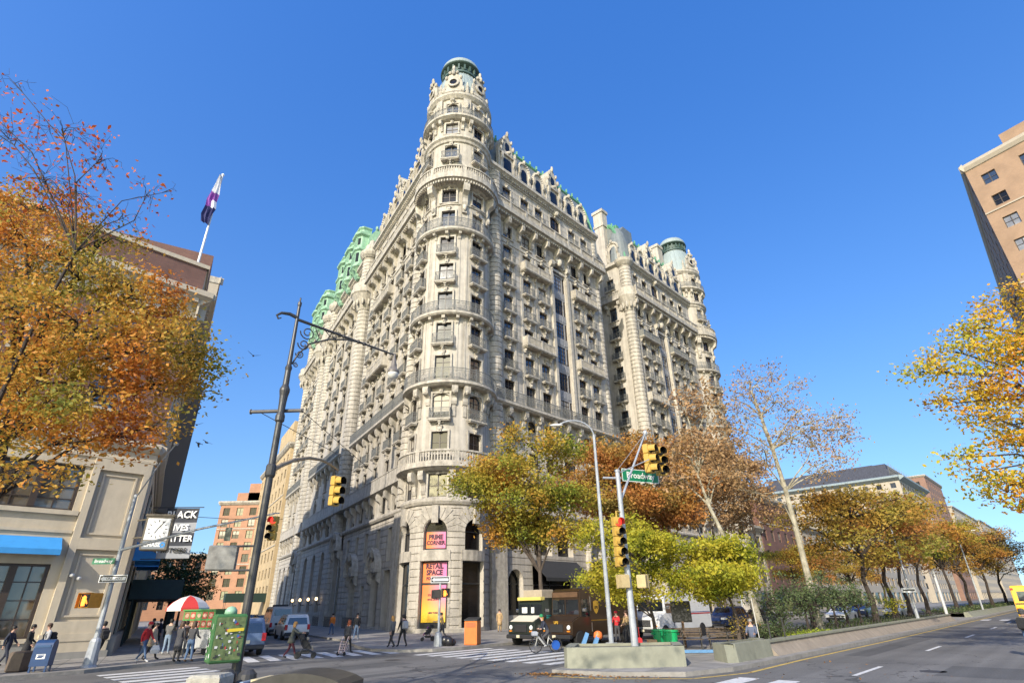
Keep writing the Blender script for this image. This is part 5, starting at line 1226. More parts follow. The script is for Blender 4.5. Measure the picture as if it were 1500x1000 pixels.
for bb,n,s,lab,src in ((92,-13,1.05,'wide golden green tree on the median beyond the cross street',mt3),(104,-13,1.15,'russet tree on the median beyond the cross street',mt2),(122,-12.5,1.2,'far olive tree on the median near the yellow bus',mt1),(142,-12.5,1.25,'farthest russet tree on the median near the yellow bus',mt2)):
    p=bn(bb,n); i+=1; dup_tree(src,(p[0],p[1],.45),i*1.3,(s,s),lab)
for bb,n,s,lab,src in ((74,-29,1.0,'first bare russet tree on the far pavement past the ornate building',ts),(85,-29.3,.85,'rounded golden tree on the far pavement before the red brick shop house',mt3),(97,-29.3,.95,'rust coloured tree on the far pavement beside the shop fronts',mt2),(113,-29.3,1.0,'olive tree on the far pavement before the stone shop fronts',mt1),(132,-29.3,1.1,'rust coloured tree on the far pavement before the corniced block',mt2)):
    p=bn(bb,n); i+=1; dup_tree(src,(p[0],p[1],.14),i*1.1,(s,s),lab)
# right edge tree
bl=[]; base=(25.2,23.4,.14)
for px,py,Y,r in ((1480,440,23,1.4),(1440,480,22.5,1.3),(1400,515,22,1.1),(1480,520,23,1.5),(1430,560,22,1.3),(1370,545,21.5,.8),(1490,580,23,1.5),(1450,610,22.5,1.1),(1490,650,23,1.3),(1440,690,22,.9),(1480,710,23,1.1),(1410,670,21.5,.7),(1520,500,23,1.8),(1540,620,24,1.9),(1530,720,24,1.5),(1350,545,21.5,.45),(1400,590,22,.8),(1500,740,23,.8),(1600,450,24,2)):
    p=at(px,py,Y); bl.append((tuple(np.array(p)-np.array(base)),(r,r*.9,r*.5)))
tree('street_tree','yellow and orange tree reaching in from the right edge',base,[(0,0,0),(0,0,3),(-.1,0,6),(-.2,0,9),(-.2,0,12)],bl,.15,52,(.42,.42,.17),L_RIGHT,BARK_D,cl=15,seed=61,r0=.24,limbr=.1,sub=7)
# side street trees
def conifer(label,base,h,r,seed):
    rn=np.random.default_rng(seed); bl=[]
    for i in range(22): z=h*(.3+.65*rn.random()); q=r*(1.05-z/h*.55); a=rn.random()*6.3; bl.append(((q*cos(a)*.7,q*sin(a)*.7,z),(r*.42,r*.42,.45)))
    return tree('evergreen_tree',label,base,[(0,0,0),(0,0,h*.5),(0,0,h*.9)],bl,.26,22,(.6,.6,.22),L_DARK,BARK_D,cl=4.5,seed=seed,r0=.2)
p=wn(80,-2.2); ev=conifer('broad dark evergreen tree on the side street behind the food cart',(p[0],p[1],.14),8.6,4.6,71)
p=wn(96,-2.2); c=dup_tree(ev,(p[0],p[1],.14),2.,(1.05,1.1),'second dark evergreen further down the side street')
p=wn(112,-4.2); bl=blobs_round(np.random.default_rng(72),(0,0,5.0),(4.2,4.2,2.2),14,(1.6,1.6,.9))
tree('street_tree','glowing orange tree at the far end of the side street',(p[0],p[1],.14),[(0,0,0),(0,0,2.5),(0,0,5)],bl,.3,16,(.5,.5,.3),L_ORANGE,BARK_D,cl=4,seed=73,r0=.18)
# bushes on the median: each shrub is a thing
def shrub(label,p,r,h,leaf,seed,ls=.09,per=30,name='shrub',cat='shrub',group=None,nb=None):
    rn=np.random.default_rng(seed); bl=blobs_round(rn,(0,0,h*.55),(r*.65,r*.65,h*.3),nb or 8,(r*.45,r*.45,h*.24))
    return tree(name,label,p,[(0,0,0),(0,0,h*.35),(0,0,h*.6)],bl,ls,per,(.16,.16,.12),leaf,BARK_D,cl=14,seed=seed,r0=.05,limbr=.03,cat=cat,group=group,sub=4)
sh=shrub('dense green shrub of the median hedge nearest the concrete planter block',(*bn(33.5,-12.5),.45),1.4,2.3,L_BUSH,81)
for j,(bb,n,s,lab) in enumerate(((36.2,-12.2,1.1,'second dense green shrub from the plane tree in the median hedge'),(38.6,-12.6,1.25,'third dense green shrub from the plane tree in the median hedge, the tallest'),(41.3,-12.2,1.15,'fourth dense green shrub from the plane tree in the median hedge'),(44.3,-12.4,1.2,'fifth dense green shrub from the plane tree in the median hedge'),(47.5,-12.4,1.1,'dense green shrub at the far end of the median hedge'),(37.5,-14.2,1.2,'dense green shrub in the back row of the median hedge'),(43,-14.2,1.2,'farther dense green shrub in the back row of the median hedge'))):
    c=dup_tree(sh,(*bn(bb,n),.45),j*1.1,(s*1.2,s*1.3),lab); c['group']='green shrubs of the median hedge'
sh['group']='green shrubs of the median hedge'
shrub('dark leafless looking shrub beside the grey concrete planter block',(*bn(28.6,-12.6),.14),.8,1.9,L_OLIVE,82,ls=.07,per=12)
shrub('yellow leaved shrub at the end of the median planting',(*bn(55,-12),.45),1.3,2.4,L_YELLOW,83)
sh2=shrub('low mixed green plant behind the chain posts',(*bn(30.5,-11.9),.45),.7,.9,L_BUSH,84,ls=.08,per=20)
dup_tree(sh2,(*bn(29.2,-12.0),.45),1,(1.1,.9),'small mixed green plant nearest the concrete planter block')
# ground cover: one mass of small leaves
def cover(name,pts,leaf,n,size,seed,hz=.18):
    rn=np.random.default_rng(seed); C=[]
    for (b0,b1,n0,n1) in pts:
        q=rn.random((n,2)); b=b0+(b1-b0)*q[:,0]; m=n0+(n1-n0)*q[:,1]; C.append(np.stack([BD[0]*b+NB[0]*m,BD[1]*b+NB[1]*m,.47+hz*rn.random(n)**2],1))
    P,A,B=leaves(rn,np.concatenate(C),size,2,(.06,.06,.05)); o=bpy.data.objects.new(name,quads_mesh(name,P,A,B,leaf)); COL.objects.link(o); return o
flag(cover('ground_cover',[(31.2,36.5,-11.9,-11.15)],L_LIME,2600,.09,91,.25),'lime green ground cover along the low median wall','ground cover',None,'stuff')
flag(cover('ground_cover',[(31,70,-15.5,-11.3)],L_BUSH,5000,.09,92,.3),'dull green ground cover between the median shrubs','ground cover',None,'stuff')
flag(cover('ground_cover',[(82,180,-15.5,-11.3)],L_BUSH,4000,.16,94,.5),'green ground cover on the far median','ground cover',None,'stuff')
# fallen leaves by the kerb
rn=np.random.default_rng(93); n=900; q=rn.random((n,2)); s=q[:,0]; P=np.stack([.3+s*4.5+rn.normal(size=n)*.25,22.9-s*1.2+rn.normal(size=n)**2*.22*-1+.2,np.full(n,.02)+rn.random(n)*.03],1)
P2=np.stack([-2+rn.random(400)*16,19.5+rn.random(400)*12,np.full(400,.02)],1); keep=rn.random(400)<.35
P=np.concatenate([P,P2[keep]]); n=len(P)
d=rn.normal(size=(n,3)); d[:,2]*=.25; d/=np.linalg.norm(d,axis=1,keepdims=True); e2=np.cross(d,np.array([0,0,1.])+rn.normal(size=(n,3))*.2); e2/=np.linalg.norm(e2,axis=1,keepdims=True)
o=bpy.data.objects.new('fallen_leaves',quads_mesh('fallen_leaves',P,d*.05,e2*.035,leafmat('dry_leaves',[(.20,.10,.03),(.33,.16,.05),(.40,.22,.07)],3,.1))); COL.objects.link(o)
flag(o,'dry brown leaves drifted along the kerb of the planter','fallen leaves',None,'stuff')

# a tree of the traffic island shades the roadway
rn=np.random.default_rng(97); tree('street_tree','autumn street tree on the traffic island casting dappled shade over the crossing',(-9.2,1.5,.14),[(0,0,0),(0,0,4),(.1,0,8),(.1,.1,12)],blobs_round(rn,(0,0,13),(4.2,4.2,4.2),16,(1.4,1.4,.8)),.2,14,(.45,.45,.3),L_GREENO,BARK,cl=4,seed=97,r0=.2)
# ================= vehicles (local x forwards, y left, z up)
RUBBER=mat('tyre_rubber',(.018,.018,.018),.8); RIM=mat('wheel_rim',(.45,.45,.46),.35,metal=.6); DGLASS=glassmat('car_glass',(.02,.024,.028),.03); CHROME=mat('chrome',(.6,.6,.6),.2,metal=.9)
TRIM=mat('black_plastic',(.022,.022,.023),.55,.2,6); REDL=mat('red_lamp_lens',(.45,.012,.015),.2,coat=.5); WLENS=mat('clear_lamp_lens',(.65,.65,.62),.15,coat=.5); ALENS=mat('amber_lens',(.6,.2,.02),.2); PLATE=mat('number_plate',(.55,.5,.35),.5); DARKIN=mat('dark_interior',(.012,.012,.012),.8)
def paint(name,c,rough=.28): return mat(name,c,rough,.08,1.5,coat=.6)
def wheel(parent,x,y,r,w,side,rimm=None):
    t=M(); t.lathe([(r*.62,-w/2),(r*.93,-w/2),(r,-w*.36),(r,w*.36),(r*.93,w/2),(r*.62,w/2)],(0,0,0),20,axis='y')
    o=t.obj('wheel',RUBBER,parent); o.location=(x,y,r)
    q=M(); q.lathe([(.001,side*w*.30),(r*.16,side*w*.33),(r*.2,side*w*.22),(r*.52,side*w*.28),(r*.6,side*w*.46),(r*.66,side*w*.46),(r*.66,-side*w*.2)],(0,0,0),20,axis='y')
    for k in range(5):
        a=2*PI*k/5; q.cbox((r*.36*cos(a),side*w*.33,r*.36*sin(a)),(r*.42,.03,r*.12),Matrix.Rotation(-a,3,'Y'))
    q.obj('rim',rimm or RIM,o,fix=False)
class Veh:
    def __init__(s,name,label,cat,loc,rz,W,prof,belt,roof,inset,bodym,group=None):
        s.e=empty(name,(*loc,0.005),label,cat,group,rz); s.W=W; s.belt=belt; s.roof=roof; s.ins=inset; s.prof=prof
        m=M(); n=len(prof); L=[(x,s.y(z),z) for x,z in prof]; Rr=[(x,-s.y(z),z) for x,z in prof]
        # shoulder line so that sides bend at the belt
        m.add(L+Rr,[tuple(range(n-1,-1,-1)),tuple(range(n,2*n))]+[(i,(i+1)%n,(i+1)%n+n,i+n) for i in range(n)])
        import bmesh
        me=m.mesh('body',bodym); bm=bmesh.new(); bm.from_mesh(me)
        for pl in (belt,):
            g=bm.verts[:]+bm.edges[:]+bm.faces[:]; bmesh.ops.bisect_plane(bm,geom=g,plane_co=(0,0,pl),plane_no=(0,0,1))
        for v in bm.verts: v.co.y=math.copysign(s.y(v.co.z),v.co.y)
        bmesh.ops.bevel(bm,geom=[ed for ed in bm.edges if len(ed.link_faces)==2 and ed.calc_face_angle(0)>.35],offset=.05,segments=2,affect='EDGES',clamp_overlap=True)
        bmesh.ops.recalc_face_normals(bm,faces=bm.faces); bm.to_mesh(me); bm.free()
        for p in me.polygons: p.use_smooth=True
        try: me.set_sharp_from_angle(angle=R(40))
        except Exception: pass
        s.body=bpy.data.objects.new('body',me); COL.objects.link(s.body); s.body.parent=s.e
    def y(s,z):
        if z<=s.belt: return s.W/2
        return s.W/2-s.ins*(z-s.belt)/(s.roof-s.belt)
    def side(s,name,poly,mt,off=.006,parent=None,both=True,kindlabel=None):
        for sg in((1,-1) if both else (both,)):
            m=M(); m.add([(x,sg*(s.y(z)+off),z) for x,z in poly],[tuple(range(len(poly))) if sg>0 else tuple(range(len(poly)-1,-1,-1))])
            n=len(poly); i0=[(x,sg*(s.y(z)-.02),z) for x,z in poly]; k=len(m.v); m.v+=i0
            for i in range(n): m.f.append((i,(i+1)%n,(i+1)%n+k,i+k)); m.m.append(0)
            m.obj(name,mt,parent or s.e)
    def across(s,name,p,q,mg,mt,off=.006,parent=None,y0=None,y1=None):
        # panel on the front or back between profile points p and q (x,z), margin mg at the sides
        (x0,z0),(x1,z1)=p,q; d=Vector((z1-z0,0,-(x1-x0))).normalized()
        if (x0+x1)/2<0: d=-d if d.x>0 else d
        else: d=-d if d.x<0 else d
        a0=(s.y(z0)-mg) if y1 is None else y1; a1=(s.y(z1)-mg) if y1 is None else y1; b0=-(s.y(z0)-mg) if y0 is None else y0; b1=-(s.y(z1)-mg) if y0 is None else y0
        P=[(x0+d.x*off,b0,z0+d.z*off),(x0+d.x*off,a0,z0+d.z*off),(x1+d.x*off,a1,z1+d.z*off),(x1+d.x*off,b1,z1+d.z*off)]
        m=M(); Q=[(x-d.x*.03,y,z-d.z*.03) for x,y,z in P]; m.add(P+Q,[(0,1,2,3),(7,6,5,4)]+[(i,(i+1)%4,(i+1)%4+4,i+4) for i in range(4)]); return m.obj(name,mt,parent or s.e)
    def wheels(s,xs,r=.34,w=.24,arch=True,rimm=None,yo=0):
        for x in xs:
            for sg in(1,-1):
                wheel(s.e,x,sg*(s.W/2-w*.5+.03+yo),r,w,sg,rimm)
                if arch:
                    m=M(); m.add([(x+(r*1.2)*cos(PI*i/10),sg*(s.W/2+.004),r+(r*1.18)*sin(PI*i/10)-.02) for i in range(11)],[tuple(range(11))]); m.obj('wheel_arch',DARKIN,s.e)
    def box(s,name,x0,x1,y0,y1,z0,z1,mt,r=.02,parent=None):
        m=M(); m.rbox(x0,x1,y0,y1,z0,z1,min(r,abs(x1-x0)*.3,abs(y1-y0)*.3,abs(z1-z0)*.3)); return m.obj(name,mt,parent or s.e)
    def mirror(s,x,z,mt=None,big=.2):
        for sg in(1,-1): 
            m=M(); yy=s.y(z)*sg; m.rbox(x-.06,x+.06,min(yy+sg*.06,yy+sg*(.06+big)),max(yy+sg*.06,yy+sg*(.06+big)),z-.08,z+.1,.02); m.tube([(x,yy-sg*.02,z),(x,yy+sg*.1,z)],.02,5); m.obj('mirror',mt or TRIM,s.e)
def minivan(label,loc,rz,bodym,name='minivan',cat='van',L=4.9,W=1.95,H=1.85,sc=1.,rear_plate=True,group=None,tall=0,cargo=False):
    h=L/2; H=H+tall
    prof=[(-h+.03,.42),(-h,.55),(-h+.02,.95),(-h+.18,H-.18),(-h+.38,H),(h-2.1,H),(h-1.75,H-.1),(h-1.0,1.12),(h-.35,1.0),(h-.06,.86),(h,.6),(h-.05,.36),(h-.4,.3),(-h+.4,.3)]
    v=Veh(name,label,cat,loc,rz,W,prof,1.02,H,.17,bodym,group)
    v.across('rear_window',(-h+.055,1.12),(-h+.17,H-.24),.16,DGLASS); v.across('windscreen',(h-1.03,1.16),(h-1.72,H-.16),.14,DGLASS)
    v.side('side_window',[(h-1.35,1.13),(h-1.85,H-.22),(h-2.35,H-.22),(h-2.35,1.13)],DGLASS)
    if not cargo:
        v.side('side_window',[(h-2.45,1.13),(h-2.45,H-.22),(h-3.4,H-.22),(h-3.4,1.13)],DGLASS); v.side('side_window',[(h-3.5,1.13),(h-3.5,H-.22),(-h+.42,H-.22),(-h+.3,1.13)],DGLASS)
    for sg in(1,-1):
        v.box('tail_light',-h-.02,-h+.12,sg*W/2-.2 if sg>0 else -W/2-.012,sg*W/2+.012 if sg>0 else -W/2+.2,.72,1.12,REDL); v.box('headlight',h-.22,h+.012,sg*W/2-.45 if sg>0 else -W/2+.02,sg*W/2-.02 if sg>0 else -W/2+.45,.62,.82,WLENS)
    v.box('bumper',-h-.08,-h+.15,-W/2+.02,W/2-.02,.32,.56,TRIM,.05); v.box('bumper',h-.2,h+.07,-W/2+.03,W/2-.03,.3,.54,TRIM,.05); v.box('grille',h-.05,h+.02,-.4,.4,.6,.78,TRIM)
    v.box('number_plate',-h-.035,-h+.02,-.17,.17,.62,.78,PLATE,.005); v.wheels([-h+1.0,h-.95],.34,.23); v.mirror(h-1.4,1.12)
    return v
def car(label,loc,rz,bodym,name='parked_car',suv=False,group=None,cat='car'):
    L,W,H=(4.8,1.95,1.75) if suv else (4.6,1.84,1.46); h=L/2
    if suv: prof=[(-h+.02,.45),(-h,.75),(-h+.12,1.08),(-h+.35,H-.1),(-h+.6,H),(.2,H),(.5,H-.04),(h-1.35,1.12),(h-.3,1.02),(h-.03,.85),(h,.6),(h-.05,.36),(h-.3,.28),(-h+.3,.3)]
    else: prof=[(-h+.02,.4),(-h,.65),(-h+.1,.92),(-h+.75,.98),(-h+1.45,H-.04),(-h+1.8,H),(.15,H),(.45,H-.05),(h-1.3,.98),(h-.3,.84),(h-.04,.7),(h,.5),(h-.06,.3),(h-.3,.24),(-h+.3,.26)]
    b=1.05 if suv else .93; v=Veh(name,label,cat,loc,rz,W,prof,b,H,.22,bodym,group)
    if suv: v.across('rear_window',(-h+.16,1.16),(-h+.33,H-.16),.18,DGLASS); v.across('windscreen',(h-1.4,1.16),(.56,H-.1),.18,DGLASS); sw=[[(.35,H-.14),(h-1.55,1.14),(.0,1.14),(.0,H-.12)],[(-.1,1.14),(-.1,H-.12),(-1.1,H-.12),(-1.1,1.14)],[(-1.2,1.14),(-1.2,H-.12),(-h+.65,H-.16),(-h+.45,1.14)]]
    else: v.across('rear_window',(-h+.8,1.02),(-h+1.42,H-.07),.22,DGLASS); v.across('windscreen',(h-1.35,1.01),(.5,H-.08),.2,DGLASS); sw=[[(.38,H-.12),(h-1.5,1.0),(.0,1.0),(.0,H-.1)],[(-.1,1.0),(-.1,H-.1),(-.75,H-.12),(-1.25,1.0)]]
    for q in sw: v.side('side_window',q,DGLASS)
    for sg in(1,-1):
        a,c=(W/2-.42,W/2-.02) if sg>0 else (-W/2+.02,-W/2+.42); z=.62 if not suv else .78
        v.box('headlight',h-.2,h+.012,a,c,z,z+.16,WLENS); v.box('tail_light',-h-.012,-h+.15,a,c,z+.05,z+.24,REDL)
    v.box('bumper',h-.15,h+.05,-W/2+.04,W/2-.04,.28,.48,TRIM,.05); v.box('grille',h-.05,h+.02,-.5,.5,.52,.68,TRIM); v.box('number_plate',-h-.03,-h+.02,-.17,.17,.6,.74,PLATE,.005)
    v.wheels([-h+.95,h-.9],.34 if not suv else .38,.23); v.mirror(h-1.55,b+.08); return v
HB=R(90-43.87); HW=R(90+31.37)   # headings along Broadway and along the side street
BLUEG=paint('blue_grey_paint',(.10,.14,.22)); WHITEP=paint('white_paint',(.62,.62,.60)); SILVER=paint('silver_paint',(.36,.36,.35)); BLACKP=paint('black_car_paint',(.015,.015,.017)); NAVY=paint('navy_paint',(.015,.03,.09)); BROWNP=paint('dark_brown_paint',(.034,.020,.011)); YELP=paint('bus_yellow',(.72,.42,.02)); DARKG=paint('dark_green_black_paint',(.02,.026,.022))
pp=wn(38.9,-4.9); minivan('blue-grey minivan parked at the left corner of the side street, behind the green box',pp,HW,BLUEG,W=1.9)
pp=wn(54.6,-10.7); minivan('white passenger van seen from behind, parked before the silver high-roof van',pp,HW,WHITEP,L=4.8)
pp=wn(65.2,-11.2); v=minivan('silver high-roof van parked beyond the white passenger van',pp,HW,SILVER,name='high_roof_van',L=5.9,W=2.05,tall=.65)
v.box('roof_rack',-2.0,-.4,-.6,.6,2.5,2.68,TRIM)
pp=wn(73,-11.0); car('black sport utility car parked beyond the silver high-roof van',pp,HW,BLACKP,suv=True)
pp=wn(80,-11.0); car('dark car parked farthest down the side street',pp,HW,DARKG,suv=True)
def step_van(name,label,loc,rz,bodym,W,L,H,kind):
    h=L/2; nose=.95
    prof=[(-h,.62),(-h,H-.1),(-h+.1,H),(h-nose-.25,H),(h-nose,H-.18),(h-nose+.05,1.62),(h-.32,1.42),(h-.06,1.28),(h,.62),(h-.1,.5),(-h+.1,.5)]
    v=Veh(name,label,'truck',loc,rz,W,prof,1.5,H,.06,bodym)
    zt=H-.62 if kind=='parcel' else H-.34
    for a,b in((.04,W/2-.14),(-W/2+.14,-.04)): v.across('windscreen',(h-nose+.045,1.68),(h-nose+.012,zt),.1,DGLASS,.01,y0=a,y1=b)
    v.side('side_window',[(h-nose-.1,1.55),(h-nose-.1,H-.6),(h-nose-.85,H-.6),(h-nose-.85,1.55)],DGLASS,.008)
    for sg in(1,-1):
        a,c=(W/2-.36,W/2-.14) if sg>0 else (-W/2+.14,-W/2+.36); q=M(); q.lathe([(.001,.02),(.11,.0),(.13,-.04)],(h+.02,(a+c)/2,1.0),14,axis='x'); q.obj('headlight',WLENS,v.e); v.box('indicator',h-.02,h+.03,a,c,.76,.84,ALENS)
    v.box('grille',h-.03,h+.03,-.5,.5,.74,1.16,TRIM if kind!='mail' else CHROME); v.box('bumper',h-.05,h+.16,-W/2+.02,W/2-.02,.4,.62,TRIM,.04); v.box('number_plate',h+.13,h+.19,-.2,.05,.45,.6,PLATE,.005)
    v.wheels([h-.75,-h+1.5],.4,.26); v.mirror(h-nose-.15,1.9,CHROME,.22)
    v.side('door',[(h-nose-.95,.72),(h-nose-.95,H-.45),(h-nose-1.02,H-.45),(h-nose-1.02,.72)],CHROME if kind=='parcel' else TRIM,.012)
    v.box('rear_bumper',-h-.1,-h+.05,-W/2+.05,W/2-.05,.4,.55,TRIM); return v
# brown parcel truck, seen from its front right corner
pp=(4.75,39.1); HS=HB+PI; v=step_van('parcel_truck','dark brown parcel delivery truck with gold shield emblem stopped by the corner',pp,HS-.02,BROWNP,2.35,6.9,3.1,'parcel')
GOLD=mat('gold_emblem',(.45,.26,.03),.4); h=3.45
def on_side(v,sg,x,z,off=.012): return lambda a,b:(x-a*sg*-1 if sg<0 else x-a,sg*(v.y(z)+off),z+b)
for sg in(1,-1):
    m=M(); F=(lambda a,b,sg=sg:(1.0+(a if sg<0 else -a),sg*(v.y(2)+.012),2.05+b)); m.add([F(a,b) for a,b in((-.26,.32),(0,.38),(.26,.32),(.26,-.08),(.17,-.26),(0,-.38),(-.17,-.26),(-.26,-.08))],[tuple(range(8))]); o=m.obj('emblem',GOLD,v.e,fix=False)
    m=M(); F2=(lambda a,b,sg=sg:(1.0+(a if sg<0 else -a),sg*(v.y(2)+.017),2.02+b)); text_into(m,'UPS',.22,F2,bold=.01); m.obj('lettering',BROWNP,o,fix=False)
    v.side('side_stripe',[(1.55,1.3),(1.55,1.35),(-3.4,1.35),(-3.4,1.3)],GOLD,.01,both=sg)
v.across('roof_band',(h-.95+.045,2.62),(h-.95+.02,2.9),.12,mat('worn_brown_panel',(.11,.06,.03),.5,.3,3),.012)
m=M(); text_into(m,'UPS',.2,lambda a,b:(h+.03,-a*-1,1.25+b),bold=.01); m.obj('lettering',GOLD,v.e,fix=False)
# dark step van parked at the kerb ahead of it
pp=bn(30.0,-26.0); v=step_van('food_truck','dark green step truck with white nose and yellow roof sign parked at the kerb',pp,HS,DARKG,2.2,5.4,2.6,'dark'); h=2.7
v.across('bonnet_panel',(h-.86,1.63),(h-.1,1.33),.14,mat('cream_vinyl',(.55,.50,.40),.5),.012)
v.box('roof_sign',h-1.2,h-.82,-1.0,1.0,2.48,2.68,mat('yellow_sign',(.55,.45,.12),.5)); v.box('roof_box',h-2.4,h-1.3,-.9,.7,2.61,3.1,mat('tan_box',(.36,.30,.22),.7,.2,3))
for a,b in((-.7,-.25),(.1,.35)): v.box('paper',h-.92,h-.9,a,b,1.72,2.1,mat('paper',(.6,.6,.57),.7),.004)
v.side('side_sign',[(1.0,1.3),(1.0,1.65),(1.5,1.65),(1.5,1.3)],mat('teal_vinyl',(.02,.22,.2),.5),.01)
# white mail truck
pp=(11.2,44.3); v=step_van('mail_truck','white postal step truck with blue emblem and red stripe behind the yellow trees',pp,HS-.03,WHITEP,2.3,7.2,2.75,'mail'); h=3.6
BLUEV=mat('blue_vinyl',(.03,.06,.22),.4); REDV=mat('red_vinyl',(.40,.03,.04),.4)
v.side('side_stripe',[(1.6,1.42),(1.6,1.5),(-3.5,1.5),(-3.5,1.42)],REDV,.01); v.side('side_stripe',[(1.6,1.54),(1.6,1.58),(-3.5,1.58),(-3.5,1.54)],BLUEV,.01)
for sg in(1,-1): v.side('emblem',[(1.3,1.85),(1.25,2.2),(.8,2.2),(.62,2.05),(.85,1.85)],BLUEV,.012,both=sg)
# cars half hidden behind the median trees
pp=bn(52,-24.2); car('dark navy car behind the wide yellow-green tree',pp,HS,NAVY,suv=True)
pp=bn(59,-24.2); car('black car in the traffic lane before the plane tree',pp,HS,BLACKP)
pp=bn(70,-20.0); car('white car seen past the plane tree trunk',pp,HS,WHITEP)
pp=bn(87,-18.6); car('silver white car waiting at the far end of the green hedge',pp,HS,SILVER)
pp=bn(86,-22.2); car('dark blue car beside the silver white car',pp,HS,NAVY,suv=True)
# yellow bus at the right edge
pp=bn(71,-4.1); h=4.6
v=Veh('yellow_bus','yellow bus at the right edge of the view','bus',pp,HB,2.5,[(-h,.55),(-h,2.75),(-h+.15,2.95),(h-.5,2.95),(h-.2,2.7),(h,1.4),(h,.55),(h-.1,.4),(-h+.1,.4)],1.3,2.95,.06,YELP)
v.across('rear_window',(-h,1.75),(-h,2.5),.35,DGLASS); v.across('rear_band',(-h,1.5),(-h,1.6),.06,TRIM)
for k in range(6): v.side('side_window',[(h-1.4-k*1.2,1.6),(h-1.4-k*1.2,2.4),(h-2.45-k*1.2,2.4),(h-2.45-k*1.2,1.6)],DGLASS)
for a,b in((-1.2,-1.0),(1.0,1.2)):
    for z in(1.05,2.6): v.box('tail_light',-h-.03,-h+.03,a,b,z,z+.16,REDL)
v.box('bumper',-h-.12,-h+.05,-1.2,1.2,.4,.65,TRIM); v.wheels([-h+2.0,h-1.5],.48,.3); v.mirror(h-.3,2.2,None,.3)
# ================= people (local: facing +y, x to their right, z up)
SKIN=[mat('skin_fair',(.48,.29,.21),.55),mat('skin_brown',(.20,.11,.07),.55)]
def cl(name,c,r=.85): return mat(name,c,r,.18,9)
C=dict(black=cl('black_cloth',(.018,.018,.02)),navy=cl('navy_cloth',(.02,.025,.045)),grey=cl('grey_cloth',(.12,.12,.12)),lgrey=cl('light_grey_cloth',(.36,.36,.37)),red=cl('red_cloth',(.45,.02,.025)),jeans=cl('blue_denim',(.07,.12,.21)),ljeans=cl('pale_denim',(.20,.27,.36)),tan=cl('tan_cloth',(.40,.27,.13)),beige=cl('beige_cloth',(.46,.37,.25)),orange=cl('orange_cloth',(.62,.17,.02)),olive=cl('olive_grey_cloth',(.13,.13,.10)),plum=cl('plum_cloth',(.09,.02,.035)),white=cl('white_cloth',(.58,.58,.58)),dgreen=cl('green_knit',(.02,.20,.08)),dgrey=cl('dark_grey_cloth',(.05,.05,.055)),brownc=cl('brown_cloth',(.10,.06,.035)),plaid=cl('blue_check_cloth',(.09,.11,.17)),purple=cl('purple_cloth',(.14,.03,.16)))
HAIRC=dict(black=mat('black_hair',(.012,.01,.009),.6),brown=mat('brown_hair',(.06,.03,.015),.6),red=mat('red_hair',(.30,.07,.02),.6),blond=mat('ginger_blond_hair',(.42,.22,.06),.6),gray=mat('grey_hair',(.25,.24,.23),.6))
EYE=mat('eye_dark',(.01,.01,.01),.3); LIP=mat('lips',(.28,.10,.09),.5)
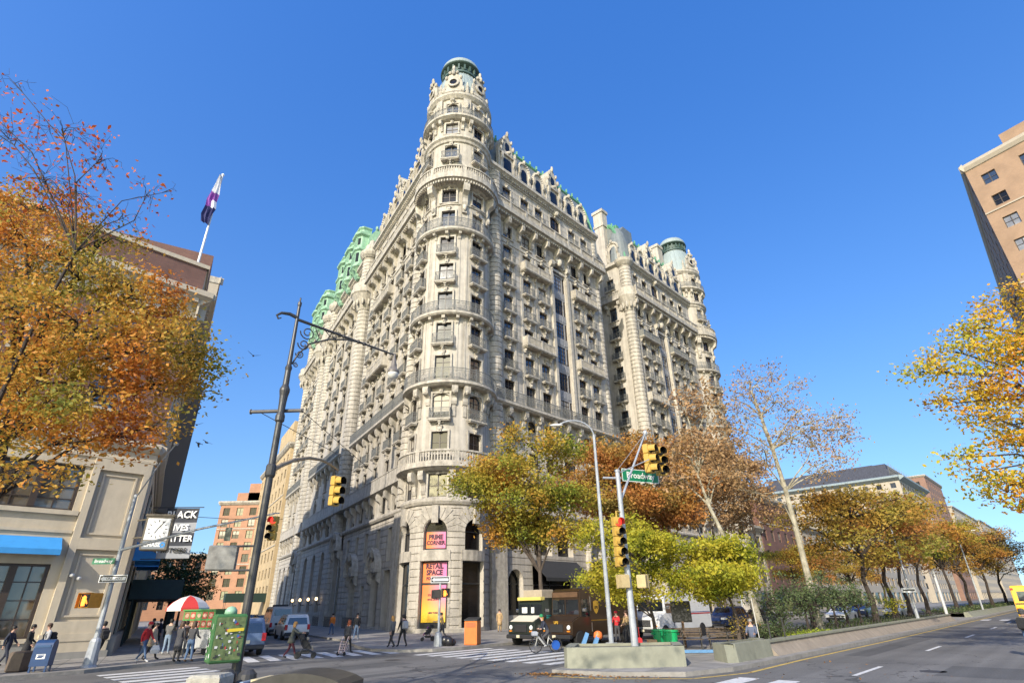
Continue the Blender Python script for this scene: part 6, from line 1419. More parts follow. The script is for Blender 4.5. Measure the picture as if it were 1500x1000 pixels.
def person(label,loc,heading,hgt=1.7,top='black',legs='black',shoes='black',hair='brown',stride=.0,arms=((.0,.2),(.0,.2)),lean=0.,coat=0,long_hair=False,skin=0,hat=None,hood=None,sit=False,group=None,z=.14,raise_=None,headyaw=0.,legs2=None):
    s=hgt/1.75
    hipz=.93; sho=1.43; neck=1.52; 
    J={}; E_=[]
    def lx(zc): return sin(lean)*(zc-hipz)   # forward offset from leaning
    J['pelvis']=(0,0,hipz); J['waist']=(0,lx(1.08),1.08); J['chest']=(0,lx(1.28),1.28); J['neck']=(0,lx(1.49)+.01,1.49); J['headb']=(0,lx(1.57)+.03,1.575); J['headm']=(0,lx(1.64)+.035,1.645); J['headt']=(0,lx(1.71)+.03,1.705)
    rad=dict(pelvis=(.165,.125),waist=(.145,.11),chest=(.18,.125),neck=(.06,.062),headb=(.066,.075),headm=(.078,.095),headt=(.062,.07))
    edges=[('pelvis','waist'),('waist','chest'),('chest','neck'),('neck','headb'),('headb','headm'),('headm','headt')]
    ped=None
    for sd,sg in(('l',-1),('r',1)):
        a=stride*(1 if sg>0 else -1)
        if sit:
            kn=(sg*.12,.44,.50-.0); an=(sg*.12,.42,.09); J['hip'+sd]=(sg*.095,.02,.52+.0)
        if not sit:
            J['hip'+sd]=(sg*.095,0,hipz-.06); bend=.12+max(0,-a)*.8
            kn=(sg*.10,.44*sin(a+bend*.5),hipz-.06-.43*cos(a+bend*.5)); b2=a-bend*.6
            an=(sg*.10,kn[1]+.42*sin(b2),max(.085,kn[2]-.42*cos(b2)))
        J['kn'+sd]=kn; J['an'+sd]=an; J['toe'+sd]=(an[0]+sg*.02,an[1]+.17,max(.035,an[2]-.055))
        rad['hip'+sd]=(.105,.11); rad['kn'+sd]=(.062,.066); rad['an'+sd]=(.046,.05); rad['toe'+sd]=(.042,.034)
        edges+=[('pelvis','hip'+sd),('hip'+sd,'kn'+sd),('kn'+sd,'an'+sd),('an'+sd,'toe'+sd)]
        sw,eb=arms[0 if sg<0 else 1]; out=.1
        S=(sg*.185,lx(sho),sho-.03); J['sh'+sd]=S; u=.29; f=.25
        el=(S[0]+sg*.05,S[1]+u*sin(sw),S[2]-u*cos(sw)); wr=(el[0]-sg*.02*(1 if eb<.6 else 3),el[1]+f*sin(sw+eb),el[2]-f*cos(sw+eb)); hd=(wr[0],wr[1]+.08*sin(sw+eb),wr[2]-.08*cos(sw+eb))
        J['el'+sd]=el;J['wr'+sd]=wr;J['ha'+sd]=hd; rad['sh'+sd]=(.072,.075);rad['el'+sd]=(.052,.052);rad['wr'+sd]=(.036,.034);rad['ha'+sd]=(.04,.02)
        edges+=[('chest','sh'+sd),('sh'+sd,'el'+sd),('el'+sd,'wr'+sd),('wr'+sd,'ha'+sd)]
    if sit:
        for k in J:
            if k[:3] not in('hip','kn','kn') and not k.startswith(('kn','an','toe','hip')): J[k]=(J[k][0],J[k][1],J[k][2]-hipz+.56)
    nm=list(J); idx={k:i for i,k in enumerate(nm)}
    me=bpy.data.meshes.new('skel'); me.from_pydata([J[k] for k in nm],[(idx[a],idx[b]) for a,b in edges],[]); ob=bpy.data.objects.new('skel',me); COL.objects.link(ob)
    md=ob.modifiers.new('s','SKIN'); ob.modifiers.new('u','SUBSURF').levels=1
    for k in nm: me.skin_vertices[0].data[idx[k]].radius=rad[k]
    me.skin_vertices[0].data[0].use_root=True
    dg=bpy.context.evaluated_depsgraph_get(); ev=bpy.data.meshes.new_from_object(ob.evaluated_get(dg)); bpy.data.objects.remove(ob); bpy.data.meshes.remove(me)
    m=M(); m.add([tuple(v.co) for v in ev.vertices],[tuple(p.vertices) for p in ev.polygons]); bpy.data.meshes.remove(ev)
    # which part of the body a face belongs to: nearest bone
    segs=[(Vector(J[a]),Vector(J[b]),b) for a,b in edges]
    def near(p):
        best=None
        for a,b,n in segs:
            d=b-a; t=max(0,min(1,(p-a).dot(d)/d.length_squared)); dd=(p-(a+d*t)).length
            if best is None or dd<best[0]: best=(dd,n,t)
        return best
    mi=[]
    for f in m.f:
        c=Vector((0,0,0))
        for i in f: c+=Vector(m.v[i])
        c/=len(f); d,n,t=near(c)
        if n in('headm','headt') or (n=='headb') or (n=='neck' and t>.75): k=0
        elif n.startswith('ha') : k=0
        elif n.startswith('toe') or (n.startswith('an') and t>.9): k=3
        elif n.startswith(('kn','an')) or (n.startswith('hip') ): k=2 if not(coat and (n.startswith('hip') or (n.startswith('kn') and t<coat))) else 1
        else: k=1 if not(n=='waist' and t<.15 and not coat) else 2
        mi.append(k)
    m.m=mi
    # fingers: five curled chains on each hand, then nose, eyes, mouth, ears
    for sd,sg in(('l',-1),('r',1)):
        h=Vector(J['ha'+sd]); w=Vector(J['wr'+sd]); d=(h-w).normalized(); sdv=Vector((0,1,0)) if abs(d.y)<.8 else Vector((0,0,1)); sdv=(sdv-d*sdv.dot(d)).normalized(); cv=Vector((-sg,0,0))
        m.k=0
        for q in range(4):
            b=h+sdv*(.03-.02*q)+d*.01; L=(.07,.078,.074,.058)[q]; m.tube([b,b+d*L*.5+cv*.008,b+d*L*.85+cv*.03],[.0095,.009,.007],5)
        b=w+d*.02+sdv*.03; m.tube([b,b+d*.035+sdv*.025+cv*.01,b+d*.065+sdv*.03+cv*.02],[.011,.01,.008],5)
    hm=Vector(J['headm'])
    m.k=0; m.ell(tuple(hm+Vector((0,.098,-.015))),(.014,.02,.024),6,5)
    for sg in(-1,1): m.ell(tuple(hm+Vector((sg*.082,.0,-.01))),(.012,.025,.035),6,5)
    m.k=4
    for sg in(-1,1): m.ell(tuple(hm+Vector((sg*.034,.083,.012))),(.013,.012,.009),6,4)
    m.k=5; m.ell(tuple(hm+Vector((0,.088,-.058))),(.026,.012,.008),6,4)
    if coat and not sit:
        # skirt of the coat, open tube from waist to thigh
        m.k=1; zb=hipz-.06-.42*coat; fw=abs(stride)*.3*coat
        m.lathe([(1,0),(1.02,.3),(1.0,1)],(0,0,0),16); n0=len(m.v)-48
        for i in range(n0,len(m.v)):
            x,y,zz=m.v[i]; z0=hipz+.1-(1-zz)*(hipz+.1-zb); r=1+.12*(1-zz); m.v[i]=(x*.185*r,y*(.14*r+fw*(1-zz)),z0)
    e=empty('person',(loc[0],loc[1],z),label,'person',group,heading)
    e.scale=(s,s,s)
    o=m.obj('body',[SKIN[skin],C[top],C[legs],C[shoes],EYE,LIP],e,fix=True,smooth=True)
    q=M()
    if hat or hood:
        q.lathe([(.108,-.02),(.112,.03),(.1,.075),(.06,.115),(.001,.125)],tuple(hm+Vector((0,-.005,.01))),14)
        if hood: q.lathe([(.05,-.12),(.12,-.08),(.118,.0)],tuple(hm+Vector((0,-.03,0))),12,a0=PI*1.0,a1=2*PI)
        q.obj('hat' if hat else 'hood',C[hat or hood],e,smooth=True)
    q=M()
    if not hat and not hood:
        q.lathe([(.095,-.03),(.105,.02),(.1,.06),(.07,.1),(.001,.115)],tuple(hm+Vector((0,-.018,.008))),14)
    if long_hair: q.lathe([(.085,-.22),(.115,-.12),(.112,-.02),(.098,.03)],tuple(hm+Vector((0,-.028,0))),14,a0=PI*.92,a1=2.08*PI)
    elif not hood: q.lathe([(.075,-.085),(.1,-.04),(.1,.02)],tuple(hm+Vector((0,-.025,0))),12,a0=PI*1.0,a1=2*PI)
    if q.v: q.obj('hair',HAIRC[hair],e,smooth=True)
    return e
def local_thing(name,label,cat,m,mt,loc,rz,smooth=False):
    o=m.obj(name,mt,None,smooth=smooth); o.location=loc; o.rotation_euler=(0,0,rz); return flag(o,label,cat)
def backpack(label,loc,heading,mt,h=1.2,back=.2):
    m=M(); m.rbox(-.15,.15,-.1,.1,-.22,.22,.06); m.rbox(-.11,.11,-.15,-.095,-.18,.02,.03)
    for sg in(-1,1): m.tube([(sg*.1,.1,.2),(sg*.11,.24,.22),(sg*.12,.36,.1),(sg*.12,.3,-.12),(sg*.12,.1,-.18)],.018,5)
    p=Vector((0,-back-.03,0)); p.rotate(Matrix.Rotation(heading,3,'Z')); return local_thing('backpack',label,'backpack',m,mt,(loc[0]+p.x,loc[1]+p.y,h),heading)
def grd(px,py):
    a=px-750; bq=500-py; cr,sr=cos(R(-1.147)),sin(R(-1.147)); x=a*cr-bq*sr; u=a*sr+bq*cr; th=R(25.74); y=797*cos(th)-u*sin(th); z=797*sin(th)+u*cos(th); t=(.14-2.3)/z; return (x*t,y*t)
def walk(d): return d   # heading: rotation about z, 0 faces away from the camera (+y)
east_=R(-60); west_=R(120)
p=grd(30,977); person('person in a long black coat standing by the bank window behind the blue mailbox',p,R(-70),1.72,'black','black','black','black',.12,((.1,.9),(.1,.6)),coat=.7)
p=grd(56,975); person('person in a light grey jacket with a dark backpack near the blue mailbox',p,R(150),1.74,'lgrey','lgrey','black','brown',.1,((.2,.6),(.1,.7))); backpack('dark backpack on the person in the light grey jacket',p,R(150),C['black'],1.3)
p=grd(2,975); person('person in dark clothes at the far left edge of the view',p,R(-80),1.66,'navy','navy','black','black',.3,((.3,.5),(-.3,.3)))
p=grd(139,970); person('person in black walking behind the grey pedestrian signal pole',p,R(60),1.76,'black','black','black','black',.42,((-.4,.3),(.4,.4))); backpack('black backpack on the person behind the grey pedestrian signal pole',p,R(60),C['black'],1.32)
p=grd(205,969); person('person in a bright red jacket and red hat walking on the corner',p,R(-95),1.70,'red','jeans','white','black',.4,((.3,.5),(-.3,.4)),lean=.1,hat='red')
p=grd(217,966); person('person in a beige coat carrying a white bag beside the red jacket',p,R(-85),1.64,'beige','black','black','black',-.35,((.1,.3),(.0,.1)),coat=.5)
m=M(); m.loft([[(-.17,-.05,0),(.17,-.05,0),(.17,.05,0),(-.17,.05,0)],[(-.2,-.09,.15),(.2,-.09,.15),(.2,.09,.15),(-.2,.09,.15)],[(-.13,-.03,.36),(.13,-.03,.36),(.13,.03,.36),(-.13,.03,.36)]]); m.tube([(-.08,0,.35),(-.05,0,.5),(.05,0,.5),(.08,0,.35)],.01,5); q=grd(224,966); local_thing('shopping_bag','white shopping bag held by the person in the beige coat','bag',m,C['white'],(q[0],q[1],.42),.3)
p=grd(241,958); person('person in a grey hooded jacket and pale jeans standing by the food cart',p,R(10),1.76,'grey','ljeans','white','black',.12,((.5,1.3),(.5,1.3)))
p=grd(256,969); person('person in a long dark puffer coat standing in the food cart queue',p,R(-20),1.72,'dgrey','black','black','brown',.05,((.3,.9),(.2,.6)),coat=.9,long_hair=True)
p=grd(274,969); person('person in a dark jacket and blue jeans seen from behind at the food cart',p,R(-10),1.70,'dgrey','jeans','brownc','brown',.1,((.3,.9),(.3,.9)),long_hair=True)
p=grd(264,962); person('person in a red and brown jacket between the two dark jackets at the cart',p,R(30),1.68,'brownc','grey','white','brown',.25,((.2,.9),(.1,.6)))
p=grd(217,948); person('person in dark clothes farther left in front of the bank side wall',p,R(160),1.74,'black','black','black','black',.2)
p=grd(227,948); person('second person in dark clothes farther left in front of the bank side wall',p,R(-30),1.72,'navy','black','black','black',.1)
# woman with push chair, in the crossing
p=grd(424,959); person('ginger haired person in an olive grey coat pushing a black stroller over the crossing',p,R(-75),1.68,'olive','plum','black','blond',.38,((.9,.55),(.9,.55)),lean=.12,coat=.35,long_hair=True,z=.0)
def stroller(label,loc,rz,seat,baby,z=.0,sc=1.):
    e=empty('stroller',(loc[0],loc[1],z),label,'stroller',None,rz); e.scale=(sc,)*3
    f=M()
    for sg in(-1,1):
        f.tube([(sg*.25,-.42,1.02),(sg*.25,-.1,.5),(sg*.24,.42,.2)],.018,6); f.tube([(sg*.25,-.32,.15),(sg*.25,-.05,.45),(sg*.25,.2,.72)],.016,6)
    f.tube([(-.25,-.42,1.02),(.25,-.42,1.02)],.022,6); f.tube([(-.25,-.32,.15),(.25,-.32,.15)],.014,5); f.obj('frame',TRIM,e)
    s=M(); s.loft([[(-.2,-.22,.62),(.2,-.22,.62),(.2,-.14,.98),(-.2,-.14,.98)],[(-.2,-.08,.42),(.2,-.08,.42),(.2,-.05,.9),(-.2,-.05,.9)],[(-.2,.26,.4),(.2,.26,.4),(.2,.26,.5),(-.2,.26,.5)]]); s.obj('seat',seat,e)
    c=M(); c.lathe([(.001,.26),(.2,.22),(.28,.1),(.3,0.)],(0,-.12,.82),12,a0=PI*.95,a1=2.05*PI); c.obj('canopy',seat,e)
    k=M(); k.rbox(-.2,.2,-.2,.22,.2,.34,.04); k.obj('basket',TRIM,e)
    b=M(); b.ell((0,.02,.62),(.11,.1,.16),8,6); b.ell((0,.06,.84),(.08,.08,.09),8,6)
    for sg in(-1,1): b.tube([(sg*.06,.1,.52),(sg*.07,.3,.5),(sg*.07,.36,.34)],[.05,.045,.035],6)
    b.obj('child',baby,e,smooth=True)
    for x,y,r in((-.26,-.32,.15),(.26,-.32,.15),(-.24,.42,.12),(.24,.42,.12)):
        w=M(); w.lathe([(r*.7,-.025),(r,-.02),(r,.02),(r*.7,.025)],(0,0,0),14,axis='x'); 
        for q in range(3): a=PI*q/3; w.tube([(0,r*.75*cos(a),r*.75*sin(a)),(0,-r*.75*cos(a),-r*.75*sin(a))],.01,4)
        o=w.obj('wheel',RUBBER,e); o.location=(x,y,r)
    return e
p=grd(446,959); stroller('black stroller with a child pushed over the crossing',(p[0],p[1]),R(-75),C['black'],C['beige'],0.,1.05)
p=grd(508,952); person('red haired person in a dark top pulling a folding shopping trolley over the crossing',p,R(-20),1.66,'dgrey','black','black','red',.3,((-.2,.3),(-.3,.2)),long_hair=True,z=0.)
e=empty('shopping_trolley',(*grd(503,955),0),'folding wire shopping trolley pulled over the crossing','trolley',None,R(-30)); e.scale=(.9,)*3
q=M()
for x in(-.22,.22): q.tube([(x,-.18,.12),(x,-.1,.6),(x,.1,1.0)],.018,6); q.tube([(x,.2,.12),(x,-.18,.12)],.014,5)
for k in range(5): q.tube([(-.22,-.17+.02*k,.2+.13*k),(.22,-.17+.02*k,.2+.13*k)],.012,5)
for k in range(4): q.tube([(-.22+.14*k,-.17,.2),(-.22+.14*k,.12,.3),(-.22+.14*k,.2,.62)],.01,5)
q.obj('frame',mat('pink_white_wire',(.55,.42,.40),.5),e)
for x in(-.26,.26):
    w=M(); w.lathe([(.06,-.02),(.11,-.02),(.11,.02),(.06,.02)],(0,0,0),12,axis='x'); o=w.obj('wheel',RUBBER,e); o.location=(x,-.18,.11)
# pavement before the ornate building
p=grd(485,929); person('person in an orange jacket and blue jeans by the stone wall on the side street',p,R(170),1.70,'orange','jeans','black','black',.2)
p=grd(521,936); person('person in a black jacket and pale jeans walking away from the stone portal',p,R(175),1.76,'black','ljeans','white','black',.25)
p=grd(573,949); person('long haired person in a grey jacket with white scarf walking by the corner turret',p,R(50),1.68,'grey','black','black','blond',.5,((-.3,.4),(.3,.5)),long_hair=True)
p=grd(589,947); person('person in a black jacket with a pale grey backpack walking past the corner turret',p,R(40),1.72,'black','black','black','black',-.4,((.3,.4),(-.3,.4))); backpack('pale grey backpack on the person walking past the corner turret',p,R(40),C['lgrey'],1.3)
p=grd(648,937); person('person in a tan jacket pushing a stroller before the lease posters',p,R(95),1.72,'tan','dgrey','black','black',.42,((.9,.5),(.9,.5)),lean=.15)
p=grd(627,938); stroller('stroller with a purple dressed child before the lease posters',(p[0],p[1]),R(95),C['black'],C['purple'],.14,.95)
p=grd(697,918); person('person in a dark suit in the doorway to the right of the lease posters',p,R(180),1.74,'navy','navy','black','black',.05,((.2,1.6),(.2,1.4)))
p=grd(732,925); person('person in a long tan coat beside the dark step truck',p,R(180),1.78,'tan','tan','brownc','black',.15,((.2,.5),(.1,.4)),coat=.8)
# by the median signal pole
p=grd(921,941); person('person in a tan jacket and green scarf behind the tall signal pole',p,R(120),1.70,'tan','dgrey','black','brown',.1,((.3,.9),(.2,.7)),z=.14)
p=grd(906,940); person('person in a red hat and red vest standing beside the tall signal pole',p,R(150),1.66,'red','dgrey','black','black',.1,((.5,1.2),(.4,1.0)),hat='red')
p=(10.6,29.3); person('person in a blue checked jacket sitting on the bench end',(10.9,28.8),R(150),1.7,'plaid','dgrey','black','gray',.0,((.5,1.0),(.5,1.0)),sit=True)
p=(20.85,25.4); person('person in an olive jacket and jeans with a dark backpack at the right edge',p,R(-60),1.74,'olive','jeans','black','black',.4,((.3,.4),(-.3,.4)),lean=.2,z=.0,hood='dgrey'); backpack('dark backpack on the person in the olive jacket at the right edge',p,R(-60),C['black'],1.2,.16)
# cyclist on the shared bicycle
b0=grd(800,951); hd=R(100)
e=empty('bicycle',(b0[0],b0[1],.0),'silver share bicycle with a blue rear wheel cover ridden past the parked trucks','bicycle',None,hd)
def bwheel(y,cover=False):
    w=M(); pts=[(0,.33*cos(2*PI*i/24),.33*sin(2*PI*i/24)) for i in range(25)]; w.tube(pts,.022,6,False); o=w.obj('wheel',RUBBER,e); o.location=(0,y,.35)
    s=M()
    for k in range(8): a=PI*k/8; s.tube([(0,.31*cos(a),.31*sin(a)),(0,-.31*cos(a),-.31*sin(a))],.004,4)
    s.lathe([(.04,-.05),(.04,.05)],(0,0,0),8,axis='x'); s.obj('spokes',CHROME,o)
    if cover: 
        c=M()
        for sx in(-.06,.05): c.lathe([(.001,sx),(.22,sx),(.22,sx+.01),(.001,sx+.01)],(0,0,0),20,a0=0,a1=PI*2,axis='x')
        c.obj('wheel_cover',mat('royal_blue_plastic',(.01,.07,.32),.4),o,fix=False)
bwheel(.55); bwheel(-.52,True)
f=M(); G_=mat('silver_bike_frame',(.42,.43,.44),.35,metal=.3)
f.tube([(0,.40,.95),(0,.45,.72),(0,.55,.35)],[.025,.03,.02],8); f.tube([(0,.43,.78),(0,.1,.42),(0,-.08,.36)],[.05,.055,.05],8); f.tube([(0,-.08,.36),(0,-.18,.85)],.03,8); f.tube([(0,-.08,.36),(0,-.52,.35)],.025,6); f.tube([(0,-.15,.7),(0,-.52,.35)],.02,6); f.obj('frame',G_,e)
f=M(); f.tube([(-.3,.3,1.08),(-.1,.42,1.05),(.1,.42,1.05),(.3,.3,1.08)],.016,6); f.obj('handlebar',TRIM,e)
f=M(); f.rbox(-.07,.07,-.3,-.06,.86,.93,.025); f.obj('saddle',TRIM,e); f=M(); f.rbox(-.17,.17,.46,.74,.78,1.0,.04); f.obj('basket',mat('grey_basket',(.3,.32,.36),.5),e)
f=M(); f.tube([(-.14,-.06,.3),(-.1,-.06,.3),(-.1,-.1,.38),(.1,-.06,.34),(.1,-.02,.42),(.14,-.02,.42)],.014,5); f.obj('pedals',TRIM,e)
# rider: one body posed over the bicycle
def rider():
    J=dict(pelvis=(0,-.16,.98),waist=(0,-.08,1.14),chest=(0,.06,1.32),neck=(0,.15,1.50),headb=(0,.19,1.58),headm=(0,.20,1.655),headt=(0,.2,1.715),hipl=(-.1,-.13,.93),hipr=(.1,-.13,.93),knl=(-.12,.2,.70),knr=(.12,.22,.82),anl=(-.12,-.02,.36),anr=(.12,.02,.48),toel=(-.13,.14,.31),toer=(.13,.18,.44),shl=(-.18,.1,1.39),shr=(.18,.1,1.39),ell=(-.24,.18,1.15),elr=(.24,.18,1.15),wrl=(-.28,.28,1.11),wrr=(.28,.28,1.11),hal=(-.28,.35,1.10),har=(.28,.35,1.10))
    rd=dict(pelvis=(.15,.125),waist=(.14,.11),chest=(.17,.125),neck=(.06,.06),headb=(.066,.075),headm=(.078,.095),headt=(.06,.07))
    ed=[('pelvis','waist'),('waist','chest'),('chest','neck'),('neck','headb'),('headb','headm'),('headm','headt')]
    for s in'lr':
        ed+=[('pelvis','hip'+s),('hip'+s,'kn'+s),('kn'+s,'an'+s),('an'+s,'toe'+s),('chest','sh'+s),('sh'+s,'el'+s),('el'+s,'wr'+s),('wr'+s,'ha'+s)]
        for k,v in(('hip',.1),('kn',.06),('an',.045),('toe',.036),('sh',.07),('el',.05),('wr',.035),('ha',.03)): rd[k+s]=(v,v)
    nm=list(J); ix={k:i for i,k in enumerate(nm)}
    me=bpy.data.meshes.new('sk'); me.from_pydata([J[k] for k in nm],[(ix[a],ix[b]) for a,b in ed],[]); ob=bpy.data.objects.new('sk',me); COL.objects.link(ob); ob.modifiers.new('s','SKIN'); ob.modifiers.new('u','SUBSURF').levels=1
    for k in nm: me.skin_vertices[0].data[ix[k]].radius=rd[k]
    me.skin_vertices[0].data[0].use_root=True
    dg=bpy.context.evaluated_depsgraph_get(); ev=bpy.data.meshes.new_from_object(ob.evaluated_get(dg)); bpy.data.objects.remove(ob)
    m=M(); m.add([tuple(v.co) for v in ev.vertices],[tuple(p.vertices) for p in ev.polygons]); sg=[(Vector(J[a]),Vector(J[b]),b) for a,b in ed]; mi=[]
    for fc in m.f:
        c=sum((Vector(m.v[i]) for i in fc),Vector())/len(fc); best=min(((c-(a+(b-a)*max(0,min(1,(c-a).dot(b-a)/(b-a).length_squared)))).length,n) for a,b,n in sg)[1]
        mi.append(0 if best in('headb','headm','headt') or best[:2]=='ha' else (3 if best[:3]=='toe' else (2 if best[:2] in('kn','an','hi') else 1)))
    m.m=mi
    for s in(-1,1):
        h=Vector((s*.28,.34,1.1))
        for q in range(4): m.tube([h+Vector((s*(.03-.02*q),0,.02)),h+Vector((s*(.03-.02*q),.04,.015)),h+Vector((s*(.03-.02*q),.05,-.02))],[.0095,.009,.008],5)
        m.tube([h+Vector((-s*.04,-.02,0)),h+Vector((-s*.05,.02,-.02))],[.011,.009],5)
    m.ell((0,.3,1.64),(.014,.02,.024),6,4); m.k=4
    for s in(-1,1): m.ell((s*.034,.285,1.668),(.012,.012,.009),6,4)
    m.k=5; m.ell((0,.288,1.6),(.025,.012,.008),6,4)
    r=empty('person',(b0[0],b0[1],0),'cyclist in a dark jacket and green knitted hat riding the silver bicycle','person',None,hd)
    m.obj('body',[SKIN[0],C['navy'],C['dgrey'],C['white'],EYE,LIP],r,smooth=True)
    q=M(); q.lathe([(.105,-.02),(.112,.04),(.1,.08),(.06,.12),(.02,.14),(.001,.145)],(0,.19,1.67),14); q.obj('hat',C['dgreen'],r,smooth=True)
    q=M(); q.lathe([(.07,-.2),(.1,-.1),(.1,.0)],(0,.16,1.66),12,a0=PI,a1=2*PI); q.obj('hair',HAIRC['blond'],r,smooth=True)
rider()
# ================= street furniture
def ray(px,py):
    a=px-750; bq=500-py; cr,sr=cos(R(-1.147)),sin(R(-1.147)); x=a*cr-bq*sr; u=a*sr+bq*cr; th=R(25.74); return (x,797*cos(th)-u*sin(th),797*sin(th)+u*cos(th))
def atz(px,py,z):
    r=ray(px,py); t=(z-2.3)/r[2]; return (r[0]*t,r[1]*t,z)
POLEG=mat('galvanised_steel',(.36,.38,.40),.45,.25,3,metal=.25); POLED=mat('dark_painted_iron',(.045,.043,.04),.45,.3,6); SIGY=mat('signal_yellow',(.47,.30,.06),.5,.12,6); LBLACK=mat('signal_lens_dark',(.012,.012,.012),.25); SGREEN=mat('street_sign_green',(.008,.16,.075),.4); SWHITE=mat('sign_white',(.68,.68,.66),.5); SBLACK=mat('sign_black',(.015,.015,.015),.5)
REDLIT=mat('lit_red_lens',(.9,.03,.02),.4,emit=1.6); HANDLIT=mat('lit_orange_hand',(1.,.24,.03),.4,emit=1.4); GLOBE=mat('lamp_globe',(.62,.60,.54),.25,coat=.4)
def signal(name,label,pos,rz,n=3,s=1.0,lit=None,group=None,parent=None):
    # traffic signal head: local -y is the face, z up, origin at the top middle
    e=parent or empty(name,pos,label,'traffic signal',group,rz); h=.36*s; w=.36*s
    b=M(); v=M(); 
    for i in range(n):
        z1=-i*h; z0=z1-h+.012; b.rbox(-w/2,w/2,-.09*s,.12*s,z0,z1,.025*s)
        cz=(z0+z1)/2
        a=[(w*.44*cos(t),cz+w*.44*sin(t)) for t in [R(-35)+R(250)*k/12 for k in range(13)]]
        for (x0,y0),(x1,y1) in zip(a,a[1:]): v.quad((x0,-.09*s,y0),(x1,-.09*s,y1),(x1*.97,-.36*s,y1-.03*s),(x0*.97,-.36*s,y0-.03*s)); v.quad((x0*.96,-.09*s,y0+(cz-y0)*.05),(x1*.96,-.09*s,y1+(cz-y1)*.05),(x1*.93,-.36*s,y1-.03*s+(cz-y1)*.05),(x0*.93,-.36*s,y0-.03*s+(cz-y0)*.05))
    b.obj('housing',SIGY,e); v.m=[i%2 for i in range(len(v.f))]; v.obj('visor',[SIGY,LBLACK],e,fix=False)
    for i in range(n):
        cz=-i*h-h/2; l=M(); l.lathe([(.001,-.03*s),(w*.25,-.02*s),(w*.43,0)],(0,0,0),16,axis='y'); o=l.obj('lens',REDLIT if lit==i else LBLACK,e,fix=False); o.location=(0,-.1*s,cz)
    return e
def pedbox(parent,pos,rz,s=1.,lit=True,mt=None,w=.46,h=.46,d=.24):
    b=M(); b.rbox(-w/2,w/2,-d/2,d/2,-h/2,h/2,.03); o=b.obj('pedestrian_signal',mt or SIGY,parent); o.location=pos; o.rotation_euler=(0,0,rz)
    f=M(); f.box(-w*.42,w*.42,-d/2-.012,-d/2+.01,-h*.42,h*.42); q=f.obj('lens',LBLACK,o)
    g=M(); t=.05; 
    for sx in(-1,1): g.box(min(sx*w/2,sx*(w/2+.012)),max(sx*w/2,sx*(w/2+.012)),-d/2-.14,-d/2,-h/2,h/2)
    g.box(-w/2,w/2,-d/2-.14,-d/2,h/2,h/2+.012); g.obj('visor',mt or SIGY,o)
    if lit:
        k=M(); k.lathe([(.001,0),(.075,0)],(-.05,-d/2-.016,-.05),10,axis='y'); k.box(-.11,.01,-d/2-.02,-d/2-.013,-.13,-.02)
        for i in range(4): k.box(-.115+.034*i,-.09+.034*i,-d/2-.02,-d/2-.013,-.03,.13-.012*abs(i-1.5)*2)
        k.cbox((.045,-d/2-.016,-.03),(.03,.006,.11),Matrix.Rotation(R(-30),3,'Y')); k.xf(Matrix.Diagonal((w/.4,1,h/.36,1))); k.obj('hand_symbol',HANDLIT,o,fix=False)
    return o
def sign(name,label,cat,pos,rz,w,h,mt,texts=(),edge=None,group=None,extra=None,parent=None,d=.015):
    # flat sign with lettering; face towards local -y, origin in the middle
    b=M(); b.box(-w/2,w/2,-d,d,-h/2,h/2)
    if edge: b.k=1; t=.03; b.box(-w/2,w/2,-d-.003,-d+.002,h/2-t,h/2); b.box(-w/2,w/2,-d-.003,-d+.002,-h/2,-h/2+t); b.box(-w/2,-w/2+t,-d-.003,-d+.002,-h/2+t,h/2-t); b.box(w/2-t,w/2,-d-.003,-d+.002,-h/2+t,h/2-t)
    if parent: o=b.obj(name,[mt,edge] if edge else mt,parent); o.location=pos; o.rotation_euler=(0,0,rz)
    else: o=b.obj(name,[mt,edge] if edge else mt,None); o.location=pos; o.rotation_euler=(0,0,rz); flag(o,label,cat,group)
    for s,x,z,sz,m_ in texts:
        t=M(); text_into(t,s,sz,lambda a,c,x=x,z=z:(x+a,-d-.006,z+c),bold=.003*sz/.2); t.obj('lettering',m_,o,fix=False)
    if extra: extra(o,d)
    return o
def arrow(o,d,mt,x0,x1,hh,neck=.4,left=True):
    m=M(); s=1 if left else -1; P=[(x0,0),(x0+hh*1.1,hh),(x0+hh*1.1,hh*neck),(x1,hh*neck),(x1,-hh*neck),(x0+hh*1.1,-hh*neck),(x0+hh*1.1,-hh)]
    m.add([(s*x,-d-.004,z) for x,z in P],[tuple(range(7)) if left else tuple(range(6,-1,-1))]); m.obj('arrow',mt,o,fix=False)
# ---- ornate lamp post in the left foreground
LX,LY=-6.72,15.0
lp=empty('lamp_post',(LX,LY,.14),'tall ornate dark iron lamp post with scrolled bracket arm in the left foreground','lamp post')
m=M(); m.lathe([(0.204,.14),(0.204,.5),(0.163,.62),(0.136,.9),(0.112,1.0),(0.102,3.5),(0.088,7.1),(0.129,7.15),(0.129,7.3),(0.095,7.4),(0.102,7.7),(0.116,7.9),(0.143,8.05),(0.143,8.12),(0.088,8.25),(0.082,8.7),(0.102,8.8),(0.068,8.9),(0.058,9.5),(0.048,10.9),(0.061,10.95),(0.061,11.05),(0.020,11.1),(0.027,11.2),(0.001,11.25)],(LX,LY,0),14); m.lathe([(0.116,5.55),(0.136,5.6),(0.136,5.85),(0.116,5.9)],(LX,LY,0),12); m.obj('post',POLED,lp,True,smooth=False)
e1=Vector(atz(578,520,10.25)); s1=Vector((LX,LY,10.45)); dv=(e1-s1); hd_=dv.normalized()
m=M(); m.tube([s1,s1.lerp(e1,.5),e1],[.05,.04,.03],7)
for t in(.45,.6,.66): m.ell(tuple(s1.lerp(e1,t)),(.065,.065,.065),7,5)
hz=Vector((dv.x,dv.y,0)).normalized()
